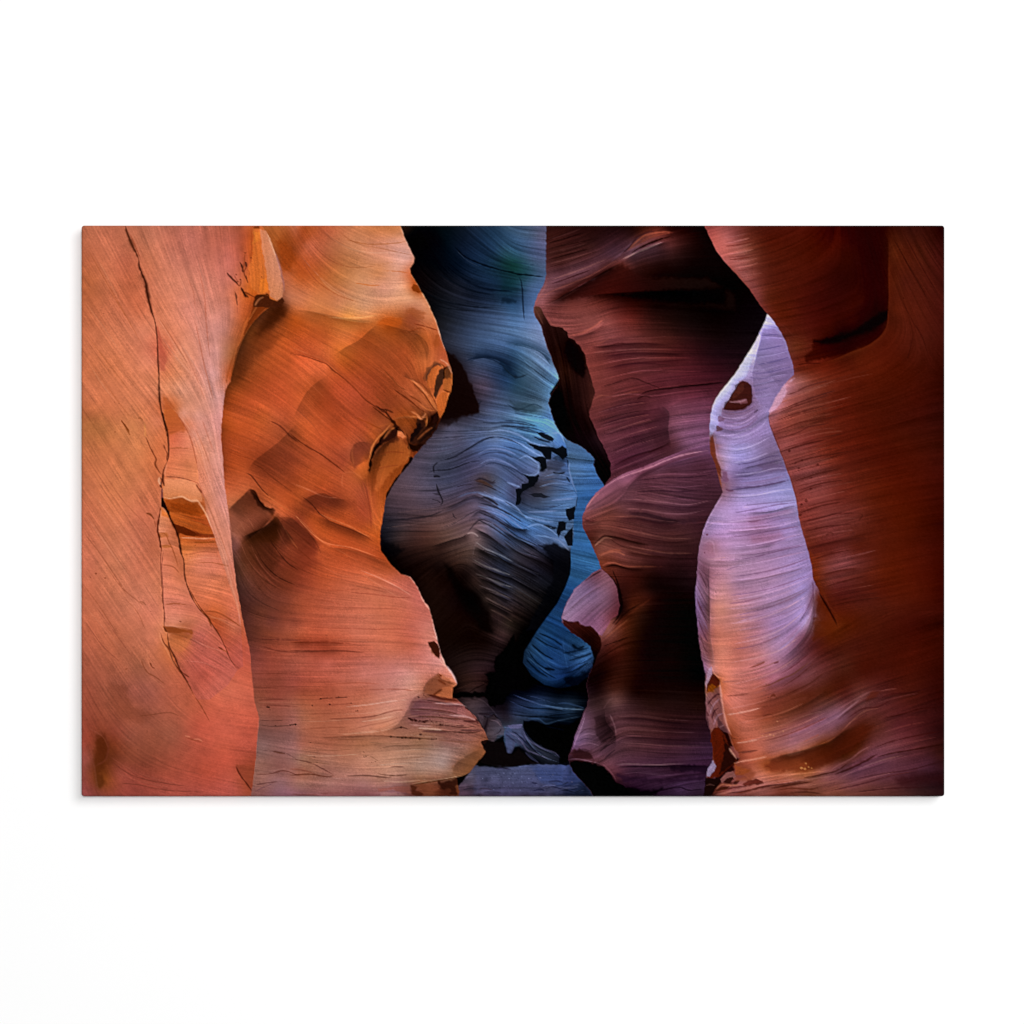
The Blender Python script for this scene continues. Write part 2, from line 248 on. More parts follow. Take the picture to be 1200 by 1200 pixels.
DATA = """
R slot
G .78 .80 .78
T .05 .08 .08
@ 590 480
P 180,60 600,60 600,700 560,900
@ 590 690
P 540,200 520,560 60,560 60,100
@ 590 480
P 180,900
C 400,200,6a87ac 450,300,5f83b0 400,350,6684ac 430,450,4f7cb2 520,410,4f78ac 400,500,4a76ac 420,600,4474ac 400,700,3f6ea6 440,750,3a6aa0 420,830,315c8c 400,900,2a5280 380,950,224878 330,1000,1e4070
@ 590 690
C 290,100,22447a 250,180,1f4478 220,250,24497c 180,280,2c5284 270,280,1f4478 330,230,1c3c68 200,350,2a4f80 130,350,2c4a70 270,380,24497c 330,380,264a78 320,300,1f4070 400,330,14263f 450,300,2d5580 380,270,1d3c60 420,380,2f5480 470,380,2c4c74 180,430,1d3c66 240,460,264876 300,480,1c3864 340,450,10203c 350,510,122a4c 270,520,122848 430,450,20385c 120,420,14243c 100,300,0c1420 500,400,0a0c14 300,550,05070c
F 250,200,25 200,350,38 280,400,28 180,430,38 420,320,30 440,400,-42 340,470,-30 330,250,30
@ 590 480
F 400,250,8 430,450,-3 430,650,5 400,800,15 350,950,20
L 1 7fa0cc .5 390,270 480,290
L .8 2f5480 .5 375,370 440,365 500,355
L .8 2f5480 .4 385,580 430,582
L .8 234a78 .5 380,660 440,668 480,690
L .9 234a78 .5 375,760 440,770 500,800
L .9 1c3c68 .6 370,830 430,845 500,850
@ 590 690
L 1.6 0a1424 .8 170,260 230,300 300,330
L 1.4 0a1424 .8 130,330 180,400 260,450
L 1.2 3d689c .7 150,300 200,360 260,430 300,440
L 1 0a1222 .8 160,390 220,450 290,490
L 1.4 3d689c .6 120,350 160,420 230,480
L 2.5 05080f .9 220,430 280,440
L 3 08101c .9 370,300 400,325 440,310
L 1 3a6698 .7 320,250 330,350 345,430
L .9 3f6a98 .7 380,400 430,380 480,360
L .8 3f6a98 .7 390,430 430,420 480,390
L 1 0c1626 .8 390,415 430,400 480,372
L 1 0c1626 .8 330,230 400,250 470,300
L 1.2 3a6698 .5 330,215 400,245 455,280

@ 590 690
L 2.2 081020 .9 150,300 210,350 270,385
L 2 081020 .85 120,380 180,440 240,480
L 1.8 081020 .85 190,240 260,270 320,310
L 1.8 0a1424 .8 320,350 380,340 460,320
L 1.8 0a1424 .8 350,390 420,370 485,345
L 2 0a1424 .85 330,460 390,440 460,400
L 1.6 4c78ac .9 130,370 190,420 250,460
L 1.4 4470a4 .9 170,330 230,385 290,410
L 1.4 4470a4 .9 360,370 430,350 480,330
B 6 050a14 .8 330,480 400,470 470,440 460,500 380,530 330,520
R blue
G .80 .80 .75
T .06 .075 .05
@ 340 255
P 560,20 1260,20
@ 590 255
P 240,30 240,330 310,860 250,950 300,1140 340,1210
@ 590 480
P 322,150 345,220 352,290 352,350 370,390 380,440 400,470 395,520 380,570 378,620 380,680 362,760 365,830 360,890 335,960 290,1050 230,1130 180,1200
@ 590 690
P 150,280 112,340 105,400 150,470 220,520 300,540 400,520 450,480 560,420 560,700 400,960 150,955 40,968
@ 340 690
P 1000,955 900,1000 600,600 600,100
@ 340 480
P 400,800 400,300
@ 340 255
P 500,1100 500,100
C 640,100,05070d 700,60,060a12 760,100,05080f 850,80,0a1424 900,60,101c30 1000,70,1b3050 1100,70,28466c 1180,80,34567e 900,180,0f1c33 1000,180,1d3557 1100,180,2a4668 1180,200,305868 700,200,07090f 800,260,080b14 900,300,0b1322 1000,330,1a2a40 1100,350,28405a 1180,330,2a4a5a 720,330,120c10 800,350,15151f 900,380,232a3c 1000,430,222b3e 1100,430,2c3c52 780,480,15161e 850,500,2c3345 1000,520,45506a 1150,520,566885 820,570,2a2b36 950,620,45506b 1100,620,5a6a88 850,690,3a3a4a 1000,720,4a5570 1150,700,55688a 880,800,1a0e0e 900,900,1e0f0e 950,1000,180d0e 880,1050,1c1010 1000,850,4a4458 1050,900,564a5e 1100,850,303a55 1180,900,2b4060 1050,1000,45455a 1150,1000,4a5a78 830,1120,3a2a2e 950,1130,5a5a74 1100,1100,60708f 900,1180,6f6f88 1100,1180,7585a5 620,60,20161a
@ 590 255
C 50,100,3a5f8a 150,100,45638a 200,100,56678c 100,150,3f6288 50,200,34607a 150,220,4a6686 50,260,1f5048 130,280,2f5a68 200,280,4b6582 30,350,204a50 60,420,263f55 150,380,4e6b8e 190,400,50709a 40,480,3f5f80 150,520,5b76a0 60,580,5a7498 180,600,62789d 100,660,5c7296 200,690,5d7498 50,720,3f5878 150,760,4c6685 230,780,5c7aa0 40,820,1f2f45 130,850,3a5068 220,880,44607c 60,920,2c4258 150,960,33455a 230,940,3f5a74 280,890,5a86b0 60,1030,4a6080 180,1040,4b5f70 60,1100,5f7fa8 180,1100,55809f 230,1130,5b83b5 50,1170,6080ad 250,1180,6a8abb
@ 590 480
C 50,50,5a7aa0 150,50,527a95 250,60,5a7aa8 60,150,5a7ab0 50,250,5f78a8 150,300,6a7ba5 60,330,5f6d95 160,340,6f7ea8 50,430,5b6286 30,470,50587a 240,300,5a6078 290,290,4a5878 300,180,5878a8 250,380,5c5a6a 180,420,4a4550 300,400,586888 200,520,4d5a78 330,470,6080b0 150,560,4a5c80 250,560,5a78ac 40,550,46608c 120,600,4a689c 60,680,3a4562 150,700,3a4868 300,680,4a6590 50,780,3a3038 150,760,302c38 250,800,14141c 320,820,08080c 50,900,30262a 150,880,221f28 250,930,1a1c28 60,1000,2c2224 150,1030,2a2428 250,1050,060608 50,1120,241a1a 150,1150,0a080a 320,730,5878a8 345,900,06060a 200,1180,050508
@ 340 480
C 850,100,6a6a86 950,100,62708e 1100,60,6a80a5 750,230,605f7a 850,200,64708f 950,250,5f6482 1050,200,6a82b0 1150,200,6f8ac0 680,330,5f5872 800,300,555c78 1000,300,6e6e92 1100,280,7480ac 620,420,64566a 720,420,5e5a74 850,400,565a78 950,400,56526a 1060,390,50444a 1150,400,63749c 560,520,57495a 650,500,625568 760,520,5c546a 850,520,5c4f60 1000,480,625a72 1150,480,6380b5 530,600,2e2c3c 600,600,4a4252 700,600,5a4a55 800,590,6a555f 900,600,64505a 1000,590,6a5866 1100,570,5f6f9a 1180,620,5670a5 520,680,20202e 600,680,443a46 720,680,573f44 850,660,604a50 950,650,66505a 1050,640,6a5a6a 520,750,0b0a0f 600,750,241a1e 700,740,402d30 820,760,3a2728 900,740,503a3c 990,700,745a60 1080,720,4a3f4c 1160,700,3e4460 600,830,120b0c 700,820,1f1212 800,850,150c0c 900,830,35221f 970,800,4c3634 1060,830,3c3038 1160,820,2f2e3c 750,900,1c0f0d 850,930,170b0a 950,900,1a0f0e 1010,930,4a322c 1100,950,352a30 1180,950,2e2a34 700,960,150b0a 800,1000,1c0f0d 900,1020,150b0b 1000,1000,0c0808 1080,1000,4a3834 1150,1030,302a33 780,1080,1b0e0c 900,1100,180c0b 1020,1080,0c0808 1100,1070,352826 800,1170,1c0e0c 950,1170,150b0a 1100,1150,1c1414 1180,1150,28221f
@ 340 690
C 800,100,1a0d0b 900,150,190c0a 1000,150,130a09 1130,150,2c2024 1150,250,3a2a2e 850,250,180b09 950,300,1b0d0b 1050,300,1a0d0c 1120,350,1a1214 880,400,241515 1000,430,38252a 1080,400,2a1d22 1150,450,020203 950,500,33221f 1050,490,241616 900,560,120a0a 1080,560,050405 960,620,4a3c42 1030,640,463a42 1100,700,2e2a36 1080,650,2a2026 1180,650,1c1c2a 1150,600,0c0c12 1060,740,1c1619 1090,790,4a4048 1180,800,394b68 1150,870,15151c 1100,850,0a0708 1080,900,080608 1150,930,050507
@ 590 690
C 50,300,0a0706 100,250,050404 50,450,040303 200,500,04040a 60,580,0c0f18 50,650,32384c 200,650,2f4668 100,700,2a303f 300,690,101a2c 60,790,4e5670 100,800,3f4660 200,900,22252f 270,900,1c1e28 150,760,1a1a22 250,800,040406 330,850,040406 60,870,1a1c26 180,930,08090c 300,560,04060c 400,560,05070c 350,650,2c4468 400,700,060a12 120,560,06080e 20,640,1c1416 20,700,2a2026 30,930,060506 280,740,05070c
F 100,650,12 250,650,6 400,640,2 60,780,5 120,830,45 200,900,30 300,750,10 150,700,5
@ 340 255
F 900,180,40 1000,230,28 1100,270,15 1150,150,40 850,280,45 950,380,20 1100,420,8 800,430,25 1000,520,8,.8 900,600,15,.8 1100,640,10,.7 1000,720,10,.8 1000,900,15 1100,1000,10 950,1150,5,.7 850,950,20,.3 700,150,60,.3
@ 590 255
F 100,100,10 150,200,12 100,400,8,.8 150,600,10,.7 100,720,25 200,800,40 60,850,25 150,950,20 150,1050,8 150,1150,10
@ 340 480
F 800,100,5,.8 1000,80,8 900,220,-20 1050,170,-10,.8 1150,160,10 700,300,8,.6 650,450,5,.5 850,350,-12 1000,300,-20 1130,260,20 1100,420,25 950,450,-18 1150,500,28 700,580,5 850,560,-20 1000,560,-10 1120,620,30 600,650,0 800,680,-5 950,700,-20 1100,700,35,1.4 1050,850,35,1.4 1150,900,25,1.4 1150,1050,30,1.5 800,900,-45,.6 850,1050,-50,.5 700,750,-10 950,1000,50,.6
@ 590 480
F 100,80,15 250,80,30 100,200,20 250,180,40 60,300,35 150,320,25,.7 50,450,35 300,300,10 250,450,5,.7 200,560,10,.7 320,500,-5 100,620,30,1.4 200,700,30,1.5 80,800,30,1.6 200,900,35,1.5 100,1000,30,1.6
# --- strokes of the blue rock
@ 340 255
L 1.6 060a12 .9 890,160 950,215 1040,255 1120,280 1160,290 1210,295
L .8 5a7a9a .5 900,180 960,235 1050,280
L 2.5 0c1422 .8 880,280 950,340 1050,385 1200,400
L 2 0c1422 .6 800,300 900,360 1000,400 1100,420
L 1.6 0e1420 .7 720,400 820,450 960,480 1100,490
L 1.2 10141e .6 760,470 900,500 1000,505
B 6 1a0d0c .95 845,725 880,745 930,800 960,850 985,920 1010,990 1022,1020 1020,1055 940,1075 860,1085 800,1090 870,930
B 10 1c0f0f .6 800,1090 870,1050 930,1080 850,1130
S 14 141e30 .85 1210,840 1170,800 1120,770 1060,758 1000,765 970,785
L 1.5 1a2438 .8 940,780 1000,760 1080,765 1150,800 1190,830
L 1 1a1e2c .8 1020,1010 1035,990
@ 590 255
L 1.6 060c12 .95 -5,290 40,298 80,308 130,312 215,322
L 1.5 10182a .9 82,322 95,345 102,400 105,470 112,555
L .9 24405c .6 40,240 120,250 190,262
B 14 1f4a48 .25 -10,230 50,235 90,250 60,270 -10,280
B 14 1a4044 .3 -10,310 40,320 60,350 -10,400
B 10 182838 .7 -10,430 40,440 70,455 -10,465
S 14 203348 .7 300,860 250,790 200,730 120,700 60,690 0,680
L 1 7a98bc .5 0,680 80,690 170,712 240,745
B 8 18263a .8 -20,770 20,800 60,850 90,870 50,860 0,830
L 1.5 18222e .8 -10,800 40,850 80,865 130,850
L 1 6a8cb4 .5 60,720 130,790 190,860 240,900
L 1.6 7aaee0 .8 300,865 285,905 255,950
S 8 7a9cc0 .5 300,870 270,820 240,770
L 1.4 1e2c3c .8 20,1010 80,1040 160,1010 210,1030
B 10 2c3c4a .6 40,1000 120,1005 210,1030 160,1050 70,1050
@ 590 480
L 1.4 1a2438 .8 -20,85 60,92 150,100 220,120
L 1.2 1a2438 .7 60,100 150,120 250,130
L 1 88a8d8 .7 40,115 130,128 200,150 245,170
B 6 3a3a48 .6 200,300 250,270 290,270 330,300 300,330 240,330
L 1.3 9ab4e0 .8 130,190 190,225 215,262
L 1.2 9ab4e0 .7 110,250 160,290 190,310 165,345 130,358
L 1.2 8aa0cc .6 70,340 110,375 100,400 70,430 62,500
L 1.4 14141c .9 265,340 290,350 330,345
L 1.4 1c1e2a .8 0,490 50,530 95,560 120,590
L 1.6 84a8e0 .8 -10,500 60,535 130,590 170,610
L 1.2 84a8e0 .7 100,575 180,580 260,598 300,602
L 2 0a0b10 .9 225,630 260,645 285,640
L 1.3 7a96c4 .8 350,560 372,540
L 1.5 6a8cc0 .8 345,625 325,660
L 1.2 14161e .9 345,270 352,320
L 1.5 0c0e14 .85 340,365 360,395
L 1.5 0c0e14 .85 400,470 396,520 385,560
L 1.2 9cb8e4 .5 352,300 360,360 385,430 398,470
B 5 0e0f16 .9 190,735 250,725 310,740 362,770 365,830 360,890 330,960 280,1060 200,1190 120,1200 170,1100 230,1000 270,900 270,830 240,780
L 1.6 7894c4 .85 170,680 240,690 300,710 335,745 360,770
L 1.4 6a88ba .6 290,650 320,720 360,765
L 1.2 10141e .8 0,590 60,640 120,650 130,640
L 1.1 14161e .8 0,630 80,690 190,740
L 1.1 54688e .5 0,610 70,660 170,700
L 1.2 100e12 .8 0,700 80,760 200,800
L 1 5a5058 .5 0,720 70,780 180,830
L 1.2 100c10 .8 0,800 80,840 200,890
L 1 4a4450 .5 0,830 100,890 220,950
L 1.2 100c10 .7 0,870 100,930 240,1000
L 1 454858 .6 60,960 140,1010 215,1060
L 1 3c3434 .5 0,960 80,1010 200,1090
L 1.2 0c0a0c .7 0,1000 100,1060 180,1120
@ 340 480
L 1.6 1c1e2c .85 810,275 880,260 960,215 1040,165 1100,150 1200,165
L 1 9aa8d0 .6 860,255 960,205 1050,155 1110,140 1200,150
L 1 2a2c3c .7 760,110 860,120 980,115 1090,112
L 1 2a2c40 .7 740,160 880,150 1000,140
L 1.2 20212e .8 740,345 780,330 860,325 960,290 1040,275
L 1.4 1c1a24 .85 780,345 775,310 800,285
L 2.4 141218 .9 775,365 800,362 812,365
L 1.5 1c1a22 .9 790,400 800,440 815,470 825,500 812,520
L 1 2a2632 .8 770,455 800,460 830,470
L 1 2a2632 .8 765,485 800,495 815,510
L .9 3a3648 .8 700,440 760,440 830,440
L 1.4 2c2228 .8 990,385 1040,375 1090,395 1110,380
L 1 201820 .8 1000,400 1050,410 1100,430 1165,465
L 2 4a2f24 .6 1000,385 1050,400 1100,420
L 1 2a2028 .8 900,420 940,410 990,400
L 2 7c98d4 .6 900,480 960,455 1030,450 1100,480 1200,530
L 2.2 2c2024 .8 1040,470 1080,485 1125,520
L 1.4 302830 .7 820,545 900,510 980,470 1030,480 1120,530 1200,580
L 1.2 8080a4 .5 800,560 880,540 960,500 1040,500 1120,550
L 1.2 38303a .7 820,640 900,610 980,560 1030,545 1110,580 1200,640
L 1.2 7c7088 .5 900,600 980,570 1040,560 1120,600 1200,660
L 1.4 2c2630 .8 880,560 885,580 900,590
L 1.4 2e2630 .8 960,665 1020,600 1080,610 1140,650 1200,700
S 10 382c34 .6 1200,760 1130,720 1060,690 1020,670
L 1.4 8c7078 .6 950,675 990,670 1030,690 1000,735 985,800
L 1.2 1c1618 .7 760,745 850,715 930,690 960,670
L 1.2 15100f .8 1030,760 1100,780 1200,850
L 1.2 6a565c .5 1010,720 1090,750 1200,810
L 1.2 15100f .8 985,830 1050,860 1120,890 1200,920
L 1.2 6a5654 .6 985,820 1060,850 1140,870
L 1.2 5e4840 .6 1010,925 1060,940 1150,960
L 1.3 120d0c .8 1000,900 1080,910 1160,940 1200,960
L 1.2 120d0c .8 1030,970 1100,985 1180,1010
L 1 4e3e3c .6 1040,960 1080,975 1140,1010
L 1.2 5a4640 .6 1050,1000 1100,1010 1160,1060
L 1.2 100c0c .8 1060,1030 1120,1060 1200,1100
B 18 0b0707 .8 830,830 880,860 940,960 1020,1020 1080,1100 1090,1200 1030,1200 980,1100 900,1000 850,900
L 1 2a1814 .5 720,860 790,820 830,800
L 1 281713 .5 730,940 800,900 850,880
L 1.6 1c1a26 .6 500,610 560,600 660,590 760,575 830,545
B 14 08080c .6 488,690 530,720 620,760 560,800 500,760
@ 340 690
L 1 3c2c2c .5 1060,30 1110,100 1130,200 1100,290
L 1.2 100808 .7 940,580 1000,540 1060,510 1110,460
B 4 020203 .97 1110,370 1160,330 1210,250 1210,500 1190,560 1150,620 1080,640 1050,590 900,590 880,575 940,560 1050,560 1080,500 1050,460 1110,450
L 1 4a3430 .7 890,550 960,520 1020,505 1070,520
L 1.2 150c0c .9 920,580 980,575 1060,590 1090,640
B 2 0c0809 .9 1050,690 1070,700 1100,680 1130,700 1100,720 1075,730 1060,780 1045,790 1040,750
L 1.2 5a4c54 .6 900,600 960,590 1030,600 1080,640 1130,700
L 1.2 5a5058 .6 1060,780 1110,770 1140,740
B 4 060405 .95 1035,835 1060,820 1100,830 1150,800 1160,850 1180,890 1210,900 1210,950 1100,955 1010,950 1040,915 1062,870
B 3 45567a .8 1165,760 1200,740 1200,880 1180,890 1165,830
@ 590 690
L 1.4 6078a0 .9 50,572 120,600 210,630 300,648 440,655
L 1 4c6488 .8 110,575 180,590 250,612
L 1 3a5074 .7 170,605 240,610 300,630
L 1.6 3e5e94 .8 290,620 340,620 400,635 440,648
L 1.6 5a80b4 .9 220,630 300,645 380,652 440,655
L 1.2 06080e .9 60,620 140,645 240,650 330,662
L 1.4 3f4c68 .8 30,605 100,640 180,665 280,668
L 1.2 0a0c12 .9 40,680 120,690 220,695 290,700
L 1.2 3a445a .7 40,665 120,680 200,680
L 1.6 3c5478 .8 130,705 190,705 230,730 290,715 420,690
L 1 0a0e16 .9 220,690 320,680 440,672
B 2 020308 .96 110,715 180,720 230,740 300,735 350,740 420,700 440,680 400,760 370,860 345,945 300,950 300,900 230,870 170,830 120,790 100,750
L 1.2 1a2234 .8 230,745 280,755 330,765
L 1.6 626c8c .9 0,750 50,750 100,735
L 1.5 5c6888 .8 50,760 110,790 150,850 220,910 300,940
L 1.3 4a5470 .8 110,760 140,810 190,855 260,890 300,915
L 1.2 0e1018 .9 90,770 130,830 180,890 240,930
L 1.2 0e1018 .9 130,800 180,855 240,885 280,900
L 1 39405a .8 40,780 80,830 130,890 190,940
B 8 050406 .9 60,860 90,850 120,880 150,930 200,950 60,965 -10,960 -10,900 30,895
B 5 3c4056 .5 10,770 40,770 80,800 60,850 30,890 10,830
@ 340 480
S 9 120e10 .75 985,640 1060,675 1130,725 1205,775
S 9 120d0d .75 990,738 1060,775 1130,805 1205,845
S 9 120d0c .75 985,828 1050,865 1130,895 1205,920
S 9 120d0c .75 1005,905 1080,935 1150,965 1205,980
S 9 100b0b .75 1020,970 1090,995 1205,1045
S 9 0c0909 .75 1050,1035 1110,1065 1205,1115
L 1.8 8c7880 .9 1000,715 1060,755 1130,785 1205,825
L 1.8 7c6664 .9 985,808 1050,845 1130,875 1205,900
L 1.8 74605c .9 1005,888 1080,918 1150,948 1205,962
L 1.6 6a5654 .9 1020,950 1090,978 1205,1028
L 1.6 5c4a48 .9 1050,1015 1110,1045 1205,1095
L 1.6 4c3c3a .9 1080,1080 1140,1110 1205,1150
L 1.6 a8909a .9 955,672 990,668 1020,690
S 14 1a1012 .6 760,748 850,718 930,693 985,668
L 1.2 7c6a78 .8 520,640 620,628 720,612 800,600
L 1.2 806c78 .7 560,560 700,545 800,535
L 1 8078a0 .7 700,240 800,230 900,200 980,160
L 1 8890bc .7 850,190 960,140 1060,115
L 1 7c84ac .6 860,300 960,265 1050,240 1130,250
L 1.2 94a4d8 .8 1040,440 1100,470 1200,525
L 1.2 8ca4e0 .8 1060,520 1130,560 1200,605
S 6 2c2a3a .6 830,545 905,512 985,474 1040,492 1110,530
S 6 2a2632 .6 960,600 1030,548 1100,582 1200,648
@ 590 480
S 8 0e0c10 .7 0,605 60,645 130,655 150,652
S 8 0e0b0e .7 0,655 80,705 190,755
S 8 0e0b0d .7 0,720 80,775 190,820 260,850
S 8 0c090b .7 0,812 90,862 200,912
S 8 0a080a .7 0,885 100,945 230,1015
L 1.5 70789c .8 0,640 70,692 170,735
L 1.5 5c5a70 .8 0,705 80,760 190,805
L 1.5 544c58 .8 0,795 90,848 200,895
L 1.4 4a4450 .8 0,865 100,928 230,995
L 1.3 403a42 .8 0,950 80,1000 180,1065
L 1.2 86a2d0 .8 0,30 80,40 180,70 240,95
L 1.2 22304a .7 0,60 90,65 180,90
L 1.2 22304a .6 60,20 150,35 230,50
L 1.2 8ca8dc .8 40,170 110,190 170,215
L 1.2 2a3450 .6 0,200 70,215 140,245
L 1.2 8494c4 .7 0,250 80,280 150,330
L 1.2 2c344c .6 0,300 60,325 110,360
L 1.2 7c84b0 .7 0,380 50,410 70,440
L 1.2 8ca4d8 .7 200,370 280,380 370,400
L 1 2c3c5c .6 220,410 300,420 390,440
L 1.2 84a0d8 .7 200,500 280,495 380,485
L 1 2c3c5c .6 130,530 220,540 330,510
L 1.4 8cacdc .9 340,540 355,530
R floor
G .84 .80 .74
N .12
T .06 .02 0
E 1.5 .5
@ 340 690
P 1000,958 1060,962 1120,970 1190,975
@ 590 690
P 0,968 60,960 150,955 250,952 370,955 420,1000 560,1090 560,1140 -300,1140
C 20,990,4a4e6a 60,1030,4c506c 120,980,525a7c 200,985,4f587c 320,1000,42507c 380,990,3c4c7c 60,1090,443f58 160,1060,484a68 260,1060,4c506c 200,1110,38344a 330,1050,34406a 400,1070,2c3c60 460,1100,24304c 350,1100,28304c 100,1120,332b3c
@ 340 690
C 1050,985,4a4a64 1100,1020,50506c 960,1030,5a5064 1000,1070,54465c 930,1090,503c4c 1100,1090,48405c 1180,1020,4f536e 1170,1090,4a4260 930,1000,584e64
F 1000,1050,-5 1150,1050,0
L .9 2c2838 .8 930,1090 980,1080 1020,1085
L .9 78708a .6 950,1050 1000,1055 1040,1050
@ 590 690
L 1.2 1c2238 .8 180,1080 230,1060 280,1070 330,1060
L 1 1a2038 .8 240,1090 300,1075 350,1090 400,1080
L 1 5a6890 .7 250,1065 310,1055 370,1050
L 1 6a78a0 .7 260,1080 330,1080 400,1060 430,1075
L 1 141a2c .8 300,1100 360,1110 420,1100
L 1 5a6890 .6 330,1095 390,1095 440,1090
L 1 20263c .7 230,1000 300,1010 330,1025
L .8 6a749c .6 140,985 190,1000 240,990
D .8 20202e .4 60,990 90,1010 130,1000 150,1030 40,1030 110,1050 200,1020 230,1040 170,1000 280,990 300,1020 210,1000
D .7 8088a8 .35 70,1000 100,990 140,1020 50,1050 180,1030 220,970 260,1020 120,1035 30,1060 80,1070
@ 590 690
D .8 1c2030 .4 20,985 50,1000 75,1025 110,1015 145,1045 180,1015 215,1050 250,990 275,1045 310,1005 345,1045 15,1060 65,1075 105,1085 155,1090 200,1095 130,975 90,975 330,985
D .8 8c90ac .35 35,1000 85,1040 120,1000 160,1000 195,1040 235,1010 265,1000 295,1050 340,1020 40,1085 135,1070 180,1060 60,985 225,985 315,1035 370,1045
L 1.2 141828 .85 210,1075 260,1058 300,1066 350,1048
L 1.2 141828 .85 270,1105 330,1090 380,1100 430,1085
L 1.2 7884a8 .8 230,1085 290,1072 350,1080 410,1070
R dark
G .95 .95 .95
T .05 .055 .045
E 1.3 .35
@ 590 255
P 232,20 228,200 232,310 215,370 180,430 163,485 170,530 205,590 230,680 260,760 285,830 300,870 290,910 255,960 243,1000 260,1060 275,1110 310,1170 
@ 590 480
P 345,165 420,200 470,240 492,270 488,300 500,340 530,390 545,415 500,450 450,520 425,580 430,640 460,700 490,760 515,820 528,865 480,885 430,930 380,980 335,1060 315,1120 318,1150
@ 590 690
P 320,182 360,230 420,270 470,310 490,370 485,420 460,470 450,520 460,600 450,640 438,665 410,740 385,800 370,870 350,925 375,990 430,1050 470,1090 495,1140 1300,1140 1450,1000 1450,0
@ 590 255
P 1450,400 1450,20
C 300,100,4a2622 260,150,4f2b26 400,100,40201f 500,80,3a1c1c 600,100,3f2228 700,70,24100f 900,60,1c0a09 300,200,4a2824 450,150,4a2a28 560,150,50303a 650,150,4a2c34 300,260,442526 450,230,4c2c30 600,210,503440 280,330,5a3a42 400,310,583a42 500,280,583a42 230,400,6a4448 330,380,5a363a 200,450,6e4648 280,440,4e2c2c 750,110,5a2e28 820,90,582c26 700,180,64404c 800,140,55333a 900,100,3c1e1c 1000,100,200c0b 1080,120,150707 620,250,5a2c26 750,250,3c1a18 850,250,240e0d 1000,250,180909 1150,250,140706 550,320,3e1c1a 700,330,240f0e 900,350,120606 1100,350,0f0505 350,420,42201e 500,400,2c1210 650,410,170807 850,430,0c0404 1100,430,0a0404 250,500,5a3230 350,480,5a302c 500,470,4c2622 700,480,32130f 900,490,240e0c 1150,500,120606 300,560,643a38 450,550,5e3634 550,560,5e3838 700,570,4a2622 900,570,341814 1150,580,1e0c0c 400,630,5e3636 550,640,503034 700,650,4a2a2a 900,650,442422 1150,650,2a1414 480,700,5a3234 600,720,44242a 750,730,482a2e 950,730,4a2a30 1150,730,38202a 520,800,502c2e 650,800,442428 800,800,4a2c34 1000,800,4c2e3a 1170,800,402430 560,870,583236 700,870,4e2c32 900,860,4c2e3a 1150,870,4a2e3c 560,930,5a3234 700,930,4c2a30 850,920,482834 1000,930,50303e 1150,930,543645 520,1000,5e3638 650,1000,4c2c36 800,1000,4a2c3a 950,1020,583a4c 1100,1000,5c4054 520,1080,5c3438 700,1100,4c2c38 850,1080,4c2e3e 1000,1100,5e4054 1090,1100,644860 560,1170,5a3640 750,1180,4c2e3e 1000,1180,604258
@ 590 480
C 560,100,58343c 700,100,4c2c3c 850,100,4e3040 950,100,5e4054 1080,80,664a62 600,200,5a3844 750,200,4a2c3c 900,190,40242c 1000,180,62445a 620,290,4a2a38 700,270,482a3a 800,250,4c2e3e 640,340,50303c
F 700,150,-14 850,180,-18 650,280,-20 1000,200,-15 620,330,-24
@ 590 255
F 300,120,-20 400,200,-18 550,150,-30 300,330,-12 500,280,-20 700,200,-25 800,130,-20 450,400,-15 900,300,0,.5 300,520,5 500,550,-20 700,480,0 600,640,-8 900,650,0 700,750,-8 1000,750,0 600,830,-12 900,830,-5 600,900,-14 900,900,-8 650,1000,-15 1000,1000,-8 700,1120,-14 1000,1100,-6
L 1 6e4038 .6 240,150 320,130 420,100 480,70
L 1 2a1412 .7 240,170 330,150 430,130 520,110
L 1 6e443e .5 240,215 350,190 450,170 540,120
L 1 2a1412 .6 240,270 340,245 430,210 520,180
L 1 6a4444 .5 240,290 350,260 460,220 560,180
L 2.4 6a4c5e .5 580,240 640,190 700,130 740,100
L 2.2 30161a .7 640,200 690,150 720,110 760,90 820,72
L 2 7a3e30 .7 670,180 720,150 790,110 860,90 920,80
L 1.3 2c1210 .9 690,190 760,150 850,115 905,100 900,80
L 2 7a545c .6 640,225 720,190 800,160 870,130
B 14 2c100e .8 640,250 700,290 800,330 1100,330 1250,420 1250,500 900,470 640,440 480,420 300,450 340,410 420,370 520,310
S 14 2a1210 .9 640,245 560,290 480,330 400,370 330,415 290,445 215,470
L 1.3 7a463c .8 190,440 260,400 360,360 480,310 600,240 645,235
L 1.2 8a5a58 .7 165,485 185,440 220,385 235,335
L 1.4 7a4a46 .6 200,490 260,460 330,430 400,390
B 16 0a0303 .8 600,420 800,400 1200,380 1200,470 1000,470 700,440
L 1.2 7c4a40 .7 215,495 240,540 265,580 320,600 350,630
L 1.4 744442 .6 355,640 420,620 480,590 540,550
S 12 402224 .5 355,650 420,640 500,610 560,560
L 1.2 70423e .7 460,690 520,680 570,655 620,650
L 1.2 2e1618 .7 480,700 560,700 620,680 700,690
L 1 6c4446 .5 620,650 760,655 900,640
L 1 2e1618 .5 530,740 700,720 900,720
L 1 6a444a .5 540,780 650,745 800,760 1000,740
L 1 301a20 .6 600,800 750,790 900,800
L 1.2 704448 .6 510,890 600,860 700,840 760,845
L 1.2 2c161a .7 520,920 620,890 700,870 760,890 860,930
L 1.8 1e0e12 .9 730,965 770,945 820,932 900,925 980,912 1080,905 1200,890
L 1 6c4650 .6 780,935 860,920 1000,905 1190,880
L 1.6 2a1418 .8 720,985 760,965 800,975
L 1.4 80524c .7 500,960 600,965 700,945 760,940
L 1.6 7c4e48 .7 470,1000 500,975 540,960
